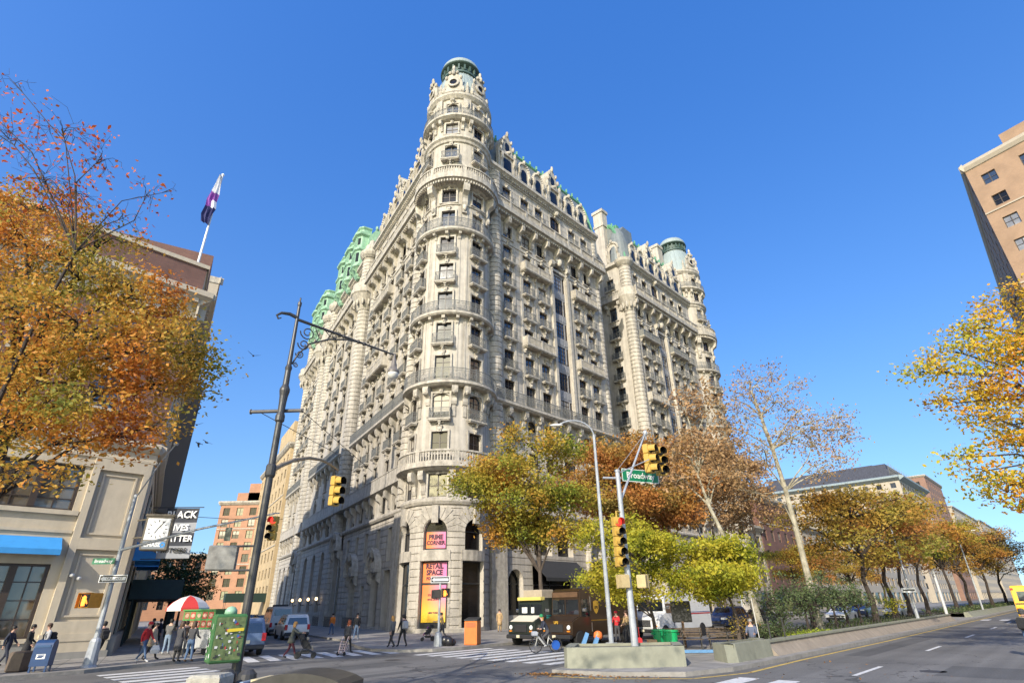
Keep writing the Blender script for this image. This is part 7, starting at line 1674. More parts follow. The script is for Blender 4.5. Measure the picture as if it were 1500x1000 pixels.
def A(u,z): return tuple(Vector((LX,LY,0))+hz*u+Vector((0,0,z)))
L_=Vector((dv.x,dv.y,0)).length
m.tube([A(.08,8.95),A(.2,9.3),A(.5,9.75),A(1.1,10.1),A(1.7,10.28),A(2.4,10.33)],.028,6)
def spiral(cx,cz,r0,tn,st,sg=1): return [A(cx+r0*(1-.8*k/20)*cos(st+sg*tn*2*PI*k/20),cz+r0*(1-.8*k/20)*sin(st+sg*tn*2*PI*k/20)) for k in range(21)]
for cx,cz,r0 in((.40,10.1,.24),(.33,9.68,.19),(.26,9.33,.13)): m.tube(spiral(cx,cz,r0,1.6,PI),.02,5)
m.tube(spiral(1.3,10.27,.12,1.4,0),.016,5); m.tube([A(.62,10.35),A(.78,10.05),A(.7,9.9)],.018,5); m.tube([A(.9,10.4),A(1.15,10.2),A(1.5,10.3)],.014,5); m.tube(spiral(.2,8.95,.08,1.3,PI*.5),.018,5)
m.tube([A(0,10.5),A(-.25,10.55),A(-.5,10.5),A(-.62,10.38),A(-.56,10.28),A(-.48,10.34)],[.06,.055,.045,.035,.03,.02],7)
m.obj('bracket_arm',POLED,lp,True,fix=False)
m=M(); c=e1; m.lathe([(.02,.05),(.05,-.02),(.04,-.1),(.08,-.2),(.1,-.45),(.13,-.52),(.19,-.58),(.21,-.66),(.2,-.68)],tuple(c),14); lum=m.obj('luminaire',mat('weathered_lamp_metal',(.16,.14,.12),.45,.3,8),lp,True,smooth=True)
m=M(); m.lathe([(.19,-.66),(.19,-.74),(.14,-.84),(.06,-.9),(.001,-.91)],tuple(c),14); m.obj('globe',GLOBE,lum,True,smooth=True)
# crossbar with guy wires
a=Vector(at(368,603,15)); b=Vector(at(442,601,15.2)); m=M(); m.tube([a,b],.055,7); m.tube([a,a+Vector((-.02,0,0))],.08,7); m.tube([b,b+Vector((.05,.02,0))],.07,7); m.obj('crossbar',mat('weathered_iron',(.10,.09,.08),.6,.3,6),lp,True)
m=M(); m.tube([a.lerp(b,.15),at(500,668,21)],.012,4); m.tube([b,at(545,690,22)],.012,4); m.obj('guy_wire',POLED,lp,True,fix=False)
# signal arm reaching over the side street
t1=Vector(at(495,688,21.5)); s2=Vector((LX,LY,5.72)); m=M(); d=t1-s2; pts=[s2+Vector((d.x*t,d.y*t,0))+Vector((0,0,d.z*(1-(1-t)**2.2)+.0)) for t in(0,.1,.25,.45,.65,.8,.92,1)]
m.tube(pts,[.075,.07,.065,.058,.05,.045,.042,.04],8); m.obj('signal_arm',mat('tan_painted_arm',(.34,.25,.15),.5,.2,5),lp,True)
signal('traffic_signal','yellow traffic signal seen from the side, hanging from the lamp post arm',tuple(t1+Vector((0,0,-.25))),R(62),3,1.05)
# grey back of a pedestrian signal and its brackets
p=Vector(at(325,817,15)); pb=pedbox(lp,tuple(p-Vector((LX,LY,.14))),R(200),1.,False,mat('grey_signal_box',(.24,.23,.20),.6,.45,5),.66,.6,.3)
m=M()
for zz in(.28,-.3): m.tube([p+Vector((0,0,zz)),Vector((LX,LY,p.z+zz))],.03,6)
m.obj('bracket',POLED,lp,True)
# green control box covered with stickers
cb=Vector(at(333,926,14.6)); gb=empty('control_box',tuple(cb-Vector((0,0,.62))),'green metal control box covered in stickers, strapped to the ornate lamp post','control box',None,R(38)); gb.scale=(.72,.74,.82)
GREENB=mat('green_box_paint',(.05,.15,.045),.5,.3,5); m=M(); m.rbox(-.47,.47,-.32,.32,0,1.24,.05); m.obj('cabinet',GREENB,gb)
m=M(); m.lathe([(.2,1.24),(.19,1.34),(.12,1.42),(.001,1.45)],(0,0,0),14); m.obj('cap',mat('pale_green_cap',(.25,.42,.28),.5),gb,smooth=True)
m=M(); m.box(-.44,.44,-.332,-.322,.08,1.16); m.obj('door',mat('worn_green_glass',(.13,.17,.065),.35,.5,9),gb)
rn=random.Random(4); stk=[mat('sticker_'+n,c,.6) for n,c in(('white',(.55,.55,.52)),('yellow',(.60,.45,.03)),('black',(.03,.03,.03)),('red',(.4,.05,.04)),('blue',(.05,.10,.3)))]
m=M()
for i in range(46):
    x,z=rn.uniform(-.4,.36),rn.uniform(.1,1.05); w_,h_=rn.uniform(.02,.09),rn.uniform(.02,.08); m.k=rn.choice([0,0,2,2,2,3,0,4]); y=-.336-.0008*i; m.quad((x,y,z),(x+w_,y,z+.01),(x+w_,y,z+h_),(x,y,z+h_))
m.k=1; m.quad((-.1,-.39,.78),(.4,-.39,.8),(.4,-.39,.88),(-.1,-.39,.86))
for i in range(14):
    y,z=rn.uniform(-.28,.2),rn.uniform(.1,1.05); w_,h_=rn.uniform(.04,.12),rn.uniform(.03,.16); m.k=rn.choice([0,0,2]); x=-.475-.001*i; m.quad((x,y+w_,z),(x,y,z),(x,y,z+h_),(x,y+w_,z+h_))
m.obj('stickers',stk,gb,fix=False)
m=M(); 
for z in(.25,1.0): m.box(.3,.56,.28,.36,z,z+.06)
m.obj('strap',POLED,gb)
# ---- pedestrian signal pole on the left corner
bx=Vector((-18.9,27.6,.14)); pd=empty('signal_pole',tuple(bx),'grey steel pole with orange pedestrian hand signal and street signs on the left corner','signal pole')
m=M(); m.lathe([(.32,0),(.30,.05),(.26,.1),(.22,1.0),(.18,1.1),(.12,1.15),(.105,3.5),(.085,7.4),(.001,7.45)],tuple(bx),12); m.obj('post',POLEG,pd,True)
p=Vector(at(133,879,27.4)); pedbox(pd,tuple(p-bx),R(-14),1,True,mat('orange_signal_box',(.62,.26,.03),.5,.15,6),.72,.62,.5)
a=Vector((bx.x,bx.y,Vector(at(195,805,27.6)).z)); b=Vector(at(402,752,27.0)); m=M(); m.tube([a,a.lerp(b,.5)+Vector((0,0,.12)),b],[.07,.055,.04],7); m.tube([b+Vector((-.1,0,.02)),b+Vector((.25,0,.02))],.03,6); m.obj('mast_arm',POLEG,pd,True)
m=M(); t=Vector(at(258,650,26.5)); s3=bx+Vector((0,0,7.2)); m.tube([s3,s3.lerp(t,.6)+Vector((0,0,.15)),t],.035,6); m.lathe([(.05,.08),(.12,.05),(.1,-.06),(.02,-.08)],tuple(t),10); m.obj('lamp_arm',POLEG,pd,True)
m=M(); q=a.lerp(b,.71); m.box(q.x-.14,q.x+.14,q.y-.02,q.y+.02,q.z-.75,q.z-.15); m.tube([q,q-Vector((0,0,.2))],.015,5); m.obj('hanging_sign',mat('olive_sign_back',(.10,.12,.09),.5),pd,True)
signal('traffic_signal','yellow traffic signal showing red, hanging at the end of the corner pole arm',tuple(b+Vector((.05,0,-.12))),R(-8),3,1.02,0)
p=at(152,821.5,27.3); sign('street_sign','small green street sign reading Broadway on the left corner pole','street sign',p,R(5),1.0,.26,SGREEN,[('Broadway',0,0,.2,SWHITE)])
p=at(166,847,27.25)
def ow(o,d): arrow(o,d,SWHITE,-.56,.56,.12,.62)
sign('one_way_sign','black and white one way sign on the left corner pole, pointing left','one way sign',p,R(3),1.25,.32,SBLACK,[('ONE  WAY',.06,0,.15,SBLACK)],SWHITE,None,lambda o,d:ow(o,d))
# mailbox
b=Vector((-19.75,25.9,.14)); mb=empty('mailbox',tuple(b),'blue street mailbox at the kerb on the left corner','mailbox',None,R(18))
MBLUE=mat('mailbox_blue',(.015,.05,.14),.4,.15,6); m=M(); pr=[(.28,.22)]+[(.28*cos(PI*i/10),.9+.28*sin(PI*i/10)) for i in range(11)]+[(-.28,.22)]
m.add([(x,y,z) for x in(-.32,.32) for y,z in pr],[tuple(range(13)),tuple(range(25,12,-1))]+[(i,i+13,(i+1)%13+13,(i+1)%13) for i in range(13)]); m.obj('body',MBLUE,mb)
for x in(-.27,.27):
    for y in(-.23,.23): m=M(); m.box(x-.03,x+.03,y-.03,y+.03,0,.22); m.obj('leg',MBLUE,mb)
m=M(); m.box(-.26,.26,-.3,-.26,.9,.98); m.obj('slot_flap',mat('mailbox_blue_worn',(.03,.08,.18),.35),mb)
m=M(); m.add([(x,-.286,z) for x,z in((-.16,.48),(.16,.48),(.16,.66),(-.16,.66))],[(0,1,2,3)]); o=m.obj('emblem',SWHITE,mb,fix=False)
m=M(); m.add([(x,-.29,z) for x,z in((-.13,.52),(.04,.52),(.13,.6),(-.08,.6))],[(0,1,2,3)]); m.add([(x,-.29,z) for x,z in((-.1,.615),(.13,.615),(.12,.64),(-.12,.64))],[(0,1,2,3)]); m.obj('symbol',MBLUE,o,fix=False)
b=at(20,985,25.5); m=M(); m.rbox(-.3,.3,-.3,.3,0,.75,.05); o=m.obj('litter_box',mat('brown_metal',(.12,.085,.06),.6,.3,5),None); o.location=(-20.9,26.2,.14); flag(o,'low brown metal box beside the blue mailbox','metal box')
# ---- food cart with umbrella
c0=Vector((-17.5,34.0,.14)); fc=empty('food_cart',tuple(c0),'white and green street food cart with picture panels below the red umbrella','food cart',None,R(-8))
m=M(); m.rbox(-.95,.95,-.5,.5,.3,1.25,.04); m.obj('body',mat('cart_steel',(.45,.45,.44),.35,.2,4,metal=.3),fc)
m=M(); m.box(-.95,.95,-.52,-.48,1.25,2.15); m.box(-.95,-.91,-.48,.5,1.25,2.15); m.box(.91,.95,-.48,.5,1.25,2.15); m.box(-1.0,1.0,-.6,.6,2.151,2.22); m.obj('green_panel',mat('cart_green',(.05,.22,.05),.5),fc)
m=M(); rn=random.Random(8)
for i in range(5):
    for j in range(2): m.k=rn.choice([0,1,2]); x=-.88+.36*i; z=1.32+.42*j; m.quad((x,-.524,z),(x+.3,-.524,z),(x+.3,-.524,z+.34),(x,-.524,z+.34)); m.k=3; m.add([(x+.15+.11*cos(2*PI*k/10),-.527,z+.17+.1*sin(2*PI*k/10)) for k in range(10)],[tuple(range(10))])
m.obj('picture_panel',[mat('food_red',(.36,.05,.03),.5),mat('food_brown',(.25,.10,.04),.5),mat('food_green',(.12,.22,.06),.5),mat('food_plate',(.5,.32,.22),.5)],fc,fix=False)
for x in(-.7,.7):
    for y in(-.4,.4): wheel(fc,x,y,.24,.12,1 if y>0 else -1)
u0=Vector((-18.9,34.6,.14)); um=empty('umbrella',tuple(u0),'red and white street umbrella over the food cart','umbrella')
m=M(); m.tube([(0,0,0),(0,0,2.95)],.025,6); m.obj('pole',CHROME,um)
m=M(); n=8; 
for k in range(n):
    m.k=k%2; a0,a1=2*PI*k/n+.2,2*PI*(k+1)/n+.2; rr=[(.02,2.95),(.5,2.82),(.9,2.58),(1.15,2.3)]
    for (r0,z0),(r1,z1) in zip(rr,rr[1:]): m.quad((r0*cos(a0),r0*sin(a0),z0),(r0*cos(a1),r0*sin(a1),z0),(r1*cos(a1),r1*sin(a1),z1),(r1*cos(a0),r1*sin(a0),z1))
    r1,z1=rr[-1]; m.quad((r1*cos(a0),r1*sin(a0),z1),(r1*cos(a1),r1*sin(a1),z1),(r1*cos(a1),r1*sin(a1),z1-.15),(r1*cos(a0),r1*sin(a0),z1-.15))
m.obj('canopy',[mat('umbrella_red',(.5,.035,.03),.75),mat('umbrella_white',(.6,.58,.55),.75)],um,fix=False)
# ---- clock and banner on the bank's side
ck=Vector(at(231,781,33.2)); e=empty('street_clock',tuple(ck),'square bank clock hanging from the bank corner, with a name panel below its dial','clock',None,R(18)); e.scale=(.84,.84,.9)
CASE=mat('bronze_clock_case',(.12,.10,.07),.4,.2,5); m=M(); m.rbox(-.82,.82,-.3,.3,-1.05,1.05,.05); m.rbox(-.9,.9,-.36,.36,1.0,1.18,.04); m.obj('case',CASE,e)
m=M(); m.box(-.7,.7,-.315,-.3,-.42,.9); dl=m.obj('dial',mat('clock_dial',(.70,.70,.68),.4),e)
m=M()
for k in range(12):
    a=2*PI*k/12; m.cbox((.52*sin(a),-.32,.24+.5*cos(a)),(.045,.006,.14),Matrix.Rotation(a,3,'Y'))
m.obj('hour_marks',SBLACK,dl,fix=False)
m=M(); m.cbox((.12,-.326,.4),(.05,.006,.42),Matrix.Rotation(R(38),3,'Y')); m.cbox((.2,-.33,.5),(.035,.006,.62),Matrix.Rotation(R(38),3,'Y')); m.cbox((-.06,-.33,.12),(.04,.006,.3),Matrix.Rotation(R(30),3,'Y')); m.obj('hands',SBLACK,dl,fix=False)
m=M(); m.box(-.7,.7,-.315,-.3,-.95,-.48); pn=m.obj('name_panel',mat('name_panel_grey',(.18,.2,.22),.4),e)
m=M(); text_into(m,'CHASE',.34,lambda a,b:(-.12+a,-.32,-.71+b),bold=.012); m.obj('lettering',SWHITE,pn,fix=False)
m=M()
for k in range(4):
    a=k*PI/2; q=[(-.16,.07),(-.05,.16),(.1,.16),(.1,.07)]; m.add([(.52+x*cos(a)-z*sin(a),-.32,-.71+x*sin(a)+z*cos(a)) for x,z in q],[(0,1,2,3)])
m.obj('emblem',mat('emblem_blue',(.03,.25,.6),.4),pn,fix=False)
m=M(); cc=Vector(F1(.1,.0,ck.z+.4)); inv=Matrix.Rotation(-R(18),3,'Z')
for zz in(.9,-.2): m.tube([(-.6,.2,zz),tuple(inv@(Vector(F1(.4,.2,ck.z+zz))-ck))],.05,6)
m.obj('bracket',CASE,e)
bp_=Vector(at(261,780,36.0)); e=empty('banner',tuple(bp_),'black and grey vertical banner with white lettering hanging on the bank side wall','banner',None,R(4))
m=M(); w_,h_=2.0,3.0; nb=8; NAVYB=mat('banner_black',(.022,.026,.038),.7); GREYB=mat('banner_grey',(.26,.27,.29),.7)
for i,(z0,z1) in enumerate(((.62,1.5),(.0,.62),(-.78,.0),(-1.5,-.78))):
    m.k=i%2
    for k in range(nb):
        x0,x1=-w_/2+w_*k/nb,-w_/2+w_*(k+1)/nb; f=lambda x:.05*sin(x*3.1); m.quad((x0,f(x0),z0),(x1,f(x1),z0),(x1,f(x1),z1),(x0,f(x0),z1))
cl_=m.obj('cloth',[NAVYB,GREYB],e,fix=False)
for s_,z_,sz,mt_ in(('BLACK',1.08,.6,SWHITE),('LIVES',.3,.52,SWHITE),('MATTER',-.36,.52,SWHITE),('RUTGERS',-1.05,.36,SBLACK)):
    t=M(); text_into(t,s_,sz,lambda a,b,z_=z_:(a,-.07,z_+b),bold=.015); t.obj('lettering',mt_,cl_,fix=False)
m=M(); m.tube([(-1.9,0,1.55),(1.25,0,1.55)],.03,6); m.tube([(-1.9,0,-1.52),(.95,0,-1.52)],.025,6); m.obj('rod',POLED,e)
m=M(); a=Vector(at(210,752,34)); b=Vector(at(415,760,60)); m.tube([a,a.lerp(b,.5)-Vector((0,0,.15)),b],.02,4); o=m.obj('overhead_cable',POLED,None); flag(o,'thin overhead cable crossing the side street','cable')
# ---- foreground bin, block and bollard tops at the bottom edge
b=at(450,982,10.5); bn_=empty('litter_bin',(b[0],b[1],.14),'dark arched-top metal litter bin at the bottom edge of the view','litter bin',None,R(-6))
zt=b[2]-.14; m=M(); pr=[(-.82,0),(-.82,zt-.16)]+[(-.82+1.64*i/12,zt-.16+.17*sin(PI*i/12)**.7) for i in range(1,12)]+[(.82,zt-.16),(.82,0)]; m.prism(pr,-.45,.45); o=m.obj('body',mat('dark_bin_metal',(.03,.028,.026),.4,.4,5),bn_)
m=M(); m.rbox(-.9,-.82,-.47,.47,zt-.35,zt-.1,.02); m.obj('rim',mat('blue_grey_rim',(.20,.26,.33),.4),bn_); m=M(); m.box(-.8,-.5,-.3,.3,zt-.12,zt-.085); m.obj('paper_tray',mat('yellowed_paper',(.5,.42,.25),.8),bn_)
b=at(310,986,12.5); m=M(); m.rbox(-.32,.32,-.3,.3,0,b[2]-.14,.05); o=m.obj('stone_block',mat('worn_stone',(.36,.34,.28),.9,.3,4,.5),None); o.location=(b[0],b[1],.14); flag(o,'rough pale stone block beside the lamp post foot at the bottom edge','stone block')
for px,lab in((334,'left of two dark domed iron bollards at the lamp post foot'),(364,'right of two dark domed iron bollards at the lamp post foot')):
    b=at(px,978,13.2); m=M(); z=b[2]-.14; m.lathe([(.2,0),(.18,.1),(.16,z-.35),(.22,z-.32),(.22,z-.24),(.19,z-.2),(.18,z-.1),(.1,z-.02),(.001,z)],(0,0,0),14); o=m.obj('bollard',POLED,None,smooth=False); o.location=(b[0],b[1],.14); flag(o,lab,'bollard','domed bollards at the lamp post')
# ---- orange bin and signal post on the far corner
b=Vector((-2.75,37.5,.14)); e=empty('litter_bin',tuple(b),'tall orange compacting litter bin at the kerb by the trucks','litter bin',None,R(-14)); ORB=mat('orange_bin',(.55,.14,.02),.45,.15,4)
m=M(); m.rbox(-.4,.4,-.4,.4,0,1.3,.04); m.obj('body',ORB,e); m=M(); m.add([(x,y,z) for x in(-.42,.42) for y,z in((-.43,1.3),(.42,1.3),(.42,1.48),(-.43,1.36))],[(0,1,2,3),(7,6,5,4),(0,4,5,1),(1,5,6,2),(2,6,7,3),(3,7,4,0)]); m.obj('lid',TRIM,e); m=M(); m.box(-.3,.3,-.415,-.4,.95,1.2); m.obj('door',mat('dark_orange_door',(.34,.09,.02),.5),e)
b=Vector((-4.75,36.9,.14)); e=empty('signal_pole',tuple(b),'grey pole with orange pedestrian signals before the lease posters','signal pole')
m=M(); m.lathe([(.28,0),(.24,.5),(.18,.7),(.08,.75),(.07,3.7),(.001,3.75)],tuple(b),10); m.obj('post',POLEG,e,True)
pedbox(e,(.33,-.05,2.85),R(20),1,True,mat('dark_yellow_box',(.14,.10,.05),.6),.5,.5,.3); pedbox(e,(-.33,.0,2.8),R(110),1,False,mat('dark_signal_box',(.04,.035,.03),.6),.5,.5,.3)
sign('one_way_sign','black one way sign above the pedestrian signals before the lease posters','one way sign',(b.x,b.y-.1,3.75),R(8),1.15,.36,SBLACK,[],SWHITE,None,lambda o,d:arrow(o,d,SWHITE,-.5,.5,.12,.6))
m=M(); rn=random.Random(3)
for x,y,r in((.35,.1,.3),(.6,-.1,.26),(.5,.25,.28),(.8,.1,.2)): m.ell((x,y,r*.9),(r,r*.85,r),9,6)
o=m.obj('rubbish_bag',mat('black_plastic_bag',(.02,.02,.024),.3,.3,8),None,smooth=True); o.location=(-4.7,36.9,.14); flag(o,'heap of black rubbish bags at the foot of the pole before the lease posters','rubbish bags')
# ---- tall signal pole on the median tip
b=Vector((4.69,25,.62)); sp=empty('signal_pole',tuple(b),'tall silver signal pole with mast arm standing on the median planter','signal pole')
m=M(); m.lathe([(.22,0),(.22,.06),(.15,.08),(.125,3),(.105,6.4),(.1,7.0),(.12,7.02),(.12,7.12),(.001,7.15)],tuple(b),14); m.lathe([(.2,-.02),(.26,-.02),(.26,.08),(.2,.08)],tuple(b),4); m.obj('post',POLEG,sp,True)
tip=Vector(at(945,634,27)); q0=b+Vector((0,0,5.7)); m=M(); m.tube([q0,tip],[.06,.045],8); tt=b+Vector((0,0,6.75)); m.tube([tt+Vector((-.7,-.1,0)),tt+Vector((.15,.05,0))],.05,8); mm=q0.lerp(tip,.55); m.tube([tt+Vector((0,0,.2)),mm+Vector((.7,0,.1))],.025,6); m.tube([tt+Vector((0,0,.35)),tip],.012,4); m.ell(tuple(tip),(.12,.12,.16),8,6); m.tube([tip,tip+Vector((0,0,-.35))],.04,6); m.obj('mast_arm',POLEG,sp,True)
p=Vector(at(948,651,26.5)); signal('traffic_signal','left of the two yellow signal heads at the mast tip above the green sign',tuple(p),R(48),3,1.3,None,'paired signal heads at the mast tip')
p=Vector(at(964,655,26.9)); signal('traffic_signal','right of the two yellow signal heads at the mast tip, facing further right',tuple(p),R(16),3,1.3,None,'paired signal heads at the mast tip')
p=Vector(at(903,757,24.7)); signal('traffic_signal','five section yellow traffic signal showing red on the tall median pole',tuple(p),R(20),5,1.12,0)
m=M(); m.tube([p+Vector((0,0,.0)),p+Vector((0,0,.25)),b+Vector((0,0,p.z-b.z+.25))],.03,6); m.obj('bracket',SIGY,sp,True)
for px,rz in((914,200),(941,150)): q=Vector(at(px,851,24.8)); pedbox(sp,tuple(q-b),R(rz),1,False,mat('tan_signal_box',(.44,.34,.17),.6,.2,6),.38,.52,.3)
p=Vector(at(938,697,27.6)); sign('street_sign','large green street sign reading Broadway on the tall median pole','street sign',tuple(p),R(24),2.2,.62,SGREEN,[('Broadway',0,0,.42,SWHITE)],SWHITE)
# street light behind it
b=Vector((4.09,27.2,.62)); sl_=empty('street_light',tuple(b),'slender silver street light with curved arm beside the tall signal pole','street light')
H0=9.4; e2=Vector(at(818,622,27.0)); m=M(); m.tube([b,b+Vector((0,0,H0*.6)),b+Vector((0,0,H0))],[.11,.085,.065],10); k0=b+Vector((0,0,H0-.1)); dx=e2-k0
m.tube([k0]+[k0+Vector((dx.x*(1-cos(t)),dx.y*(1-cos(t)),(dx.z+.55)*sin(t)-.55*(t/(PI/2))**3)) for t in [PI/2*i/9 for i in range(1,10)]],.04,7); m.lathe([(.2,-.02),(.25,-.02),(.25,.1),(.2,.1)],tuple(b),4); m.obj('post',POLEG,sl_,True)
m=M(); m.ell(tuple(e2+Vector((-.1,0,-.02))),(.36,.12,.07),10,6); m.obj('luminaire',mat('pale_luminaire',(.62,.60,.55),.35),sl_,True,smooth=True)
# ---- benches, bins and loose things in the median gap
WOOD=mat('dark_bench_wood',(.085,.06,.042),.75,.3,5)
def bench(label,pos,rz):
    e=empty('park_bench',pos,label,'bench','benches in the median gap',rz)
    m=M(); 
    for k in range(5): m.box(-.95,.95,-.22+.095*k,-.14+.095*k,.42,.455)
    m.obj('seat',WOOD,e); m=M()
    for k in range(4): m.box(-.95,.95,.27+.02*k,.30+.02*k,.52+.11*k,.60+.11*k)
    m.obj('backrest',WOOD,e)
    for x in(-.85,0,.85):
        m=M(); m.tube([(x,-.22,0),(x,-.2,.44),(x,.25,.44),(x,.36,.95)],.022,6); m.tube([(x,.25,.44),(x,.3,0)],.022,6); m.tube([(x,-.2+.0,.44)]+[(x,.02+.2*cos(2*PI*i/12),.62+.16*sin(2*PI*i/12)) for i in range(13)],.016,5); m.obj('leg',POLED,e)
    return e
bench('left of the two dark park benches in the median gap',(8.2,30.8,.14),R(-12)); bench('right of the two dark park benches in the median gap',(10.25,30.3,.14),R(-12))
def bin_(label,p,mt,r=.3,h=.85,s=1.):
    e=empty('rubbish_bin',(*p,.14),label,'rubbish bin',None,.4); m=M(); m.lathe([(r*.78,0),(r*.98,h),(r*1.12,h),(r*1.12,h-.06),(r*1.05,h-.08),(r*1.0,h+.0),(r*.9,h),(r*.72,.04)],(0,0,0),16); m.obj('body',mt,e); m=M(); 
    for sg in(-1,1): m.rbox(sg*r*1.12-.04,sg*r*1.12+.04,-.1,.1,h-.22,h-.12,.02)
    m.obj('handle',mt,e); return e
GB=mat('green_plastic',(.01,.32,.10),.4); bin_('bright green plastic rubbish bin beside the benches',(7.05,28.6),GB,.34,.95); bin_('second green plastic rubbish bin behind the bright green one',(6.75,29.6),mat('mid_green_plastic',(.01,.25,.09),.4),.3,.95)
m=M(); m.rbox(-.2,.2,-.2,.2,0,.55,.01); o=m.obj('cardboard_box',mat('cardboard',(.36,.24,.13),.85),None); o.location=(6.3,29.2,.14); flag(o,'tall cardboard box left of the green rubbish bins','box')
m=M(); m.rbox(-.2,.2,-.14,.14,0,.62,.05); m.tube([(-.12,.1,.6),(-.12,.1,1.05),(.12,.1,1.05),(.12,.1,.6)],.015,5); o=m.obj('suitcase',C['red'],None); o.location=(5.7,29.6,.14); flag(o,'upright red trolley bag beside the tall signal pole','trolley bag')
e=empty('notice_board',(8.6,32.0,.14),'dark notice board on a wooden post behind the benches','notice board',None,R(-10)); m=M(); m.box(-.06,.06,-.06,.06,0,1.2); m.obj('post',mat('post_wood',(.12,.07,.04),.8),e); m=M(); m.rbox(-.5,.5,-.05,.05,1.15,2.15,.03); m.obj('board',BLACK,e)
BLUEB=mat('barricade_blue',(.09,.22,.40),.6,.2,5)
for k,(x,y,lab) in enumerate(((2.6,26.9,'left blue folded barricade behind the planter'),(3.1,26.9,'right blue folded barricade behind the planter'))):
    m=M(); 
    for sg in(-1,1): m.cbox((0,sg*.14,.5),(.16,.04,1.05),Matrix.Rotation(sg*R(14),3,'X'))
    m.xf(Matrix.Rotation(R(25),4,'Y')); o=m.obj('barricade',BLUEB,None); o.location=(x,y,.2); flag(o,lab,'barricade','blue folded barricades behind the planter')
m=M(); m.lathe([(.001,0),(.15,.02),(.2,.12),(.17,.26),(.08,.33),(.001,.34)],(0,0,0),12); o=m.obj('orange_ball',mat('orange_plastic',(.7,.16,.03),.5),None,smooth=True); o.location=(3.5,27.0,.85); flag(o,'orange round float resting on the blue barricades','float')
m=M(); m.cbox((0,0,.08),(2.6,.12,.12)); m.cbox((-1.1,0,.04),(.1,.5,.08)); m.cbox((1.1,0,.04),(.1,.5,.08)); o=m.obj('barrier_beam',BLUEB,None); o.location=(8.4,28.5,.14); o.rotation_euler=(0,0,R(-8)); flag(o,'long blue barrier beam lying on the ground before the benches','barrier')
m=M(); m.tube([(0,0,0),(-.05,0,2.2)],.02,6); o=m.obj('tree_stake',mat('pale_stake',(.5,.48,.44),.6),None); o.location=(10.9,28.0,.14); flag(o,'thin pale stake beside the seated person on the median','stake')
for k,(bb,lab) in enumerate(((27.6,'left black chain post at the edge of the planting'),(29.3,'right black chain post at the edge of the planting'))):
    p=bn(bb,-11.0); m=M(); m.tube([(0,0,0),(0,0,.75)],.035,6); m.ell((0,0,.8),(.05,.05,.06),7,5); o=m.obj('chain_post',POLED,None); o.location=(p[0],p[1],.66); flag(o,lab,'post','black chain posts of the planting')
# low hoop fence of the planting
e=empty('hoop_fence',bn(31,-11.35,.62),'low black hoop fence along the planted median','fence'); m=M()
for k in range(52):
    b0_=31+.75*k; m.tube([bn(b0_,-11.35,.45),bn(b0_,-11.35,.85),bn(b0_+.3,-11.35,1.0),bn(b0_+.6,-11.35,.85),bn(b0_+.6,-11.35,.45)],.014,4,False)
m.obj('hoops',POLED,e,True,fix=False)
# ---- things further up the avenue
def far_light(label,p,h,arm,side):
    e=empty('street_light',(*p,.14),label,'street light','silver street lights up the avenue'); m=M(); m.tube([(0,0,0),(0,0,h)],[.12,.07],8); m.tube([(0,0,h-.1)]+[(side*arm*(1-cos(t)),0,h-.1+1.0*sin(t)) for t in [PI/2*i/7 for i in range(1,8)]],.05,6); m.obj('post',POLEG,e); m=M(); m.ell((side*(arm+.2),0,h+.88),(.4,.14,.09),8,5); m.obj('luminaire',GLOBE,e); return e
p=bn(58,-11.0); far_light('silver street light on the median past the green hedge',p,8.6,2.0,.9); p=bn(96,-11); far_light('far silver street light on the median beyond the cross street',p,9,2.2,1)
p=bn(57,-10.9); e=empty('sign_post',(*p,.14),'thin post with a white one way sign past the green hedge','sign post'); m=M(); m.tube([(0,0,0),(0,0,3.2)],.035,6); m.obj('post',POLEG,e); sign('one_way_plate',None,None,(0,-.05,2.6),R(-25),1.0,.34,SWHITE,[],None,None,lambda o,d:arrow(o,d,SBLACK,-.42,.42,.1,.5),parent=e)
p=bn(80.5,-12.5); e=empty('signal_pole',(*p,.14),'pale signal pole on the far median tip with a yellow signal','signal pole'); m=M(); m.tube([(0,0,0),(0,0,6.2)],[.16,.11],10); m.obj('post',mat('pale_steel',(.5,.5,.48),.5),e); signal('traffic_signal',None,(-.2,-.2,6.1),R(30),3,1.2,parent=None) if False else None
signal('traffic_signal','small yellow traffic signal on the far median tip pole',(p[0]-.1,p[1]-.25,6.3),R(30),3,1.2)
p=bn(62,-27.0); e=empty('signal_pole',(*p,.14),'signal post before the shop fronts with a yellow signal','signal pole'); m=M(); m.tube([(0,0,0),(0,0,4.2)],.09,8); m.obj('post',POLEG,e)
signal('traffic_signal','yellow traffic signal before the shop fronts, behind the green hedge',(p[0],p[1]-.2,4.3),R(60),3,1.2)
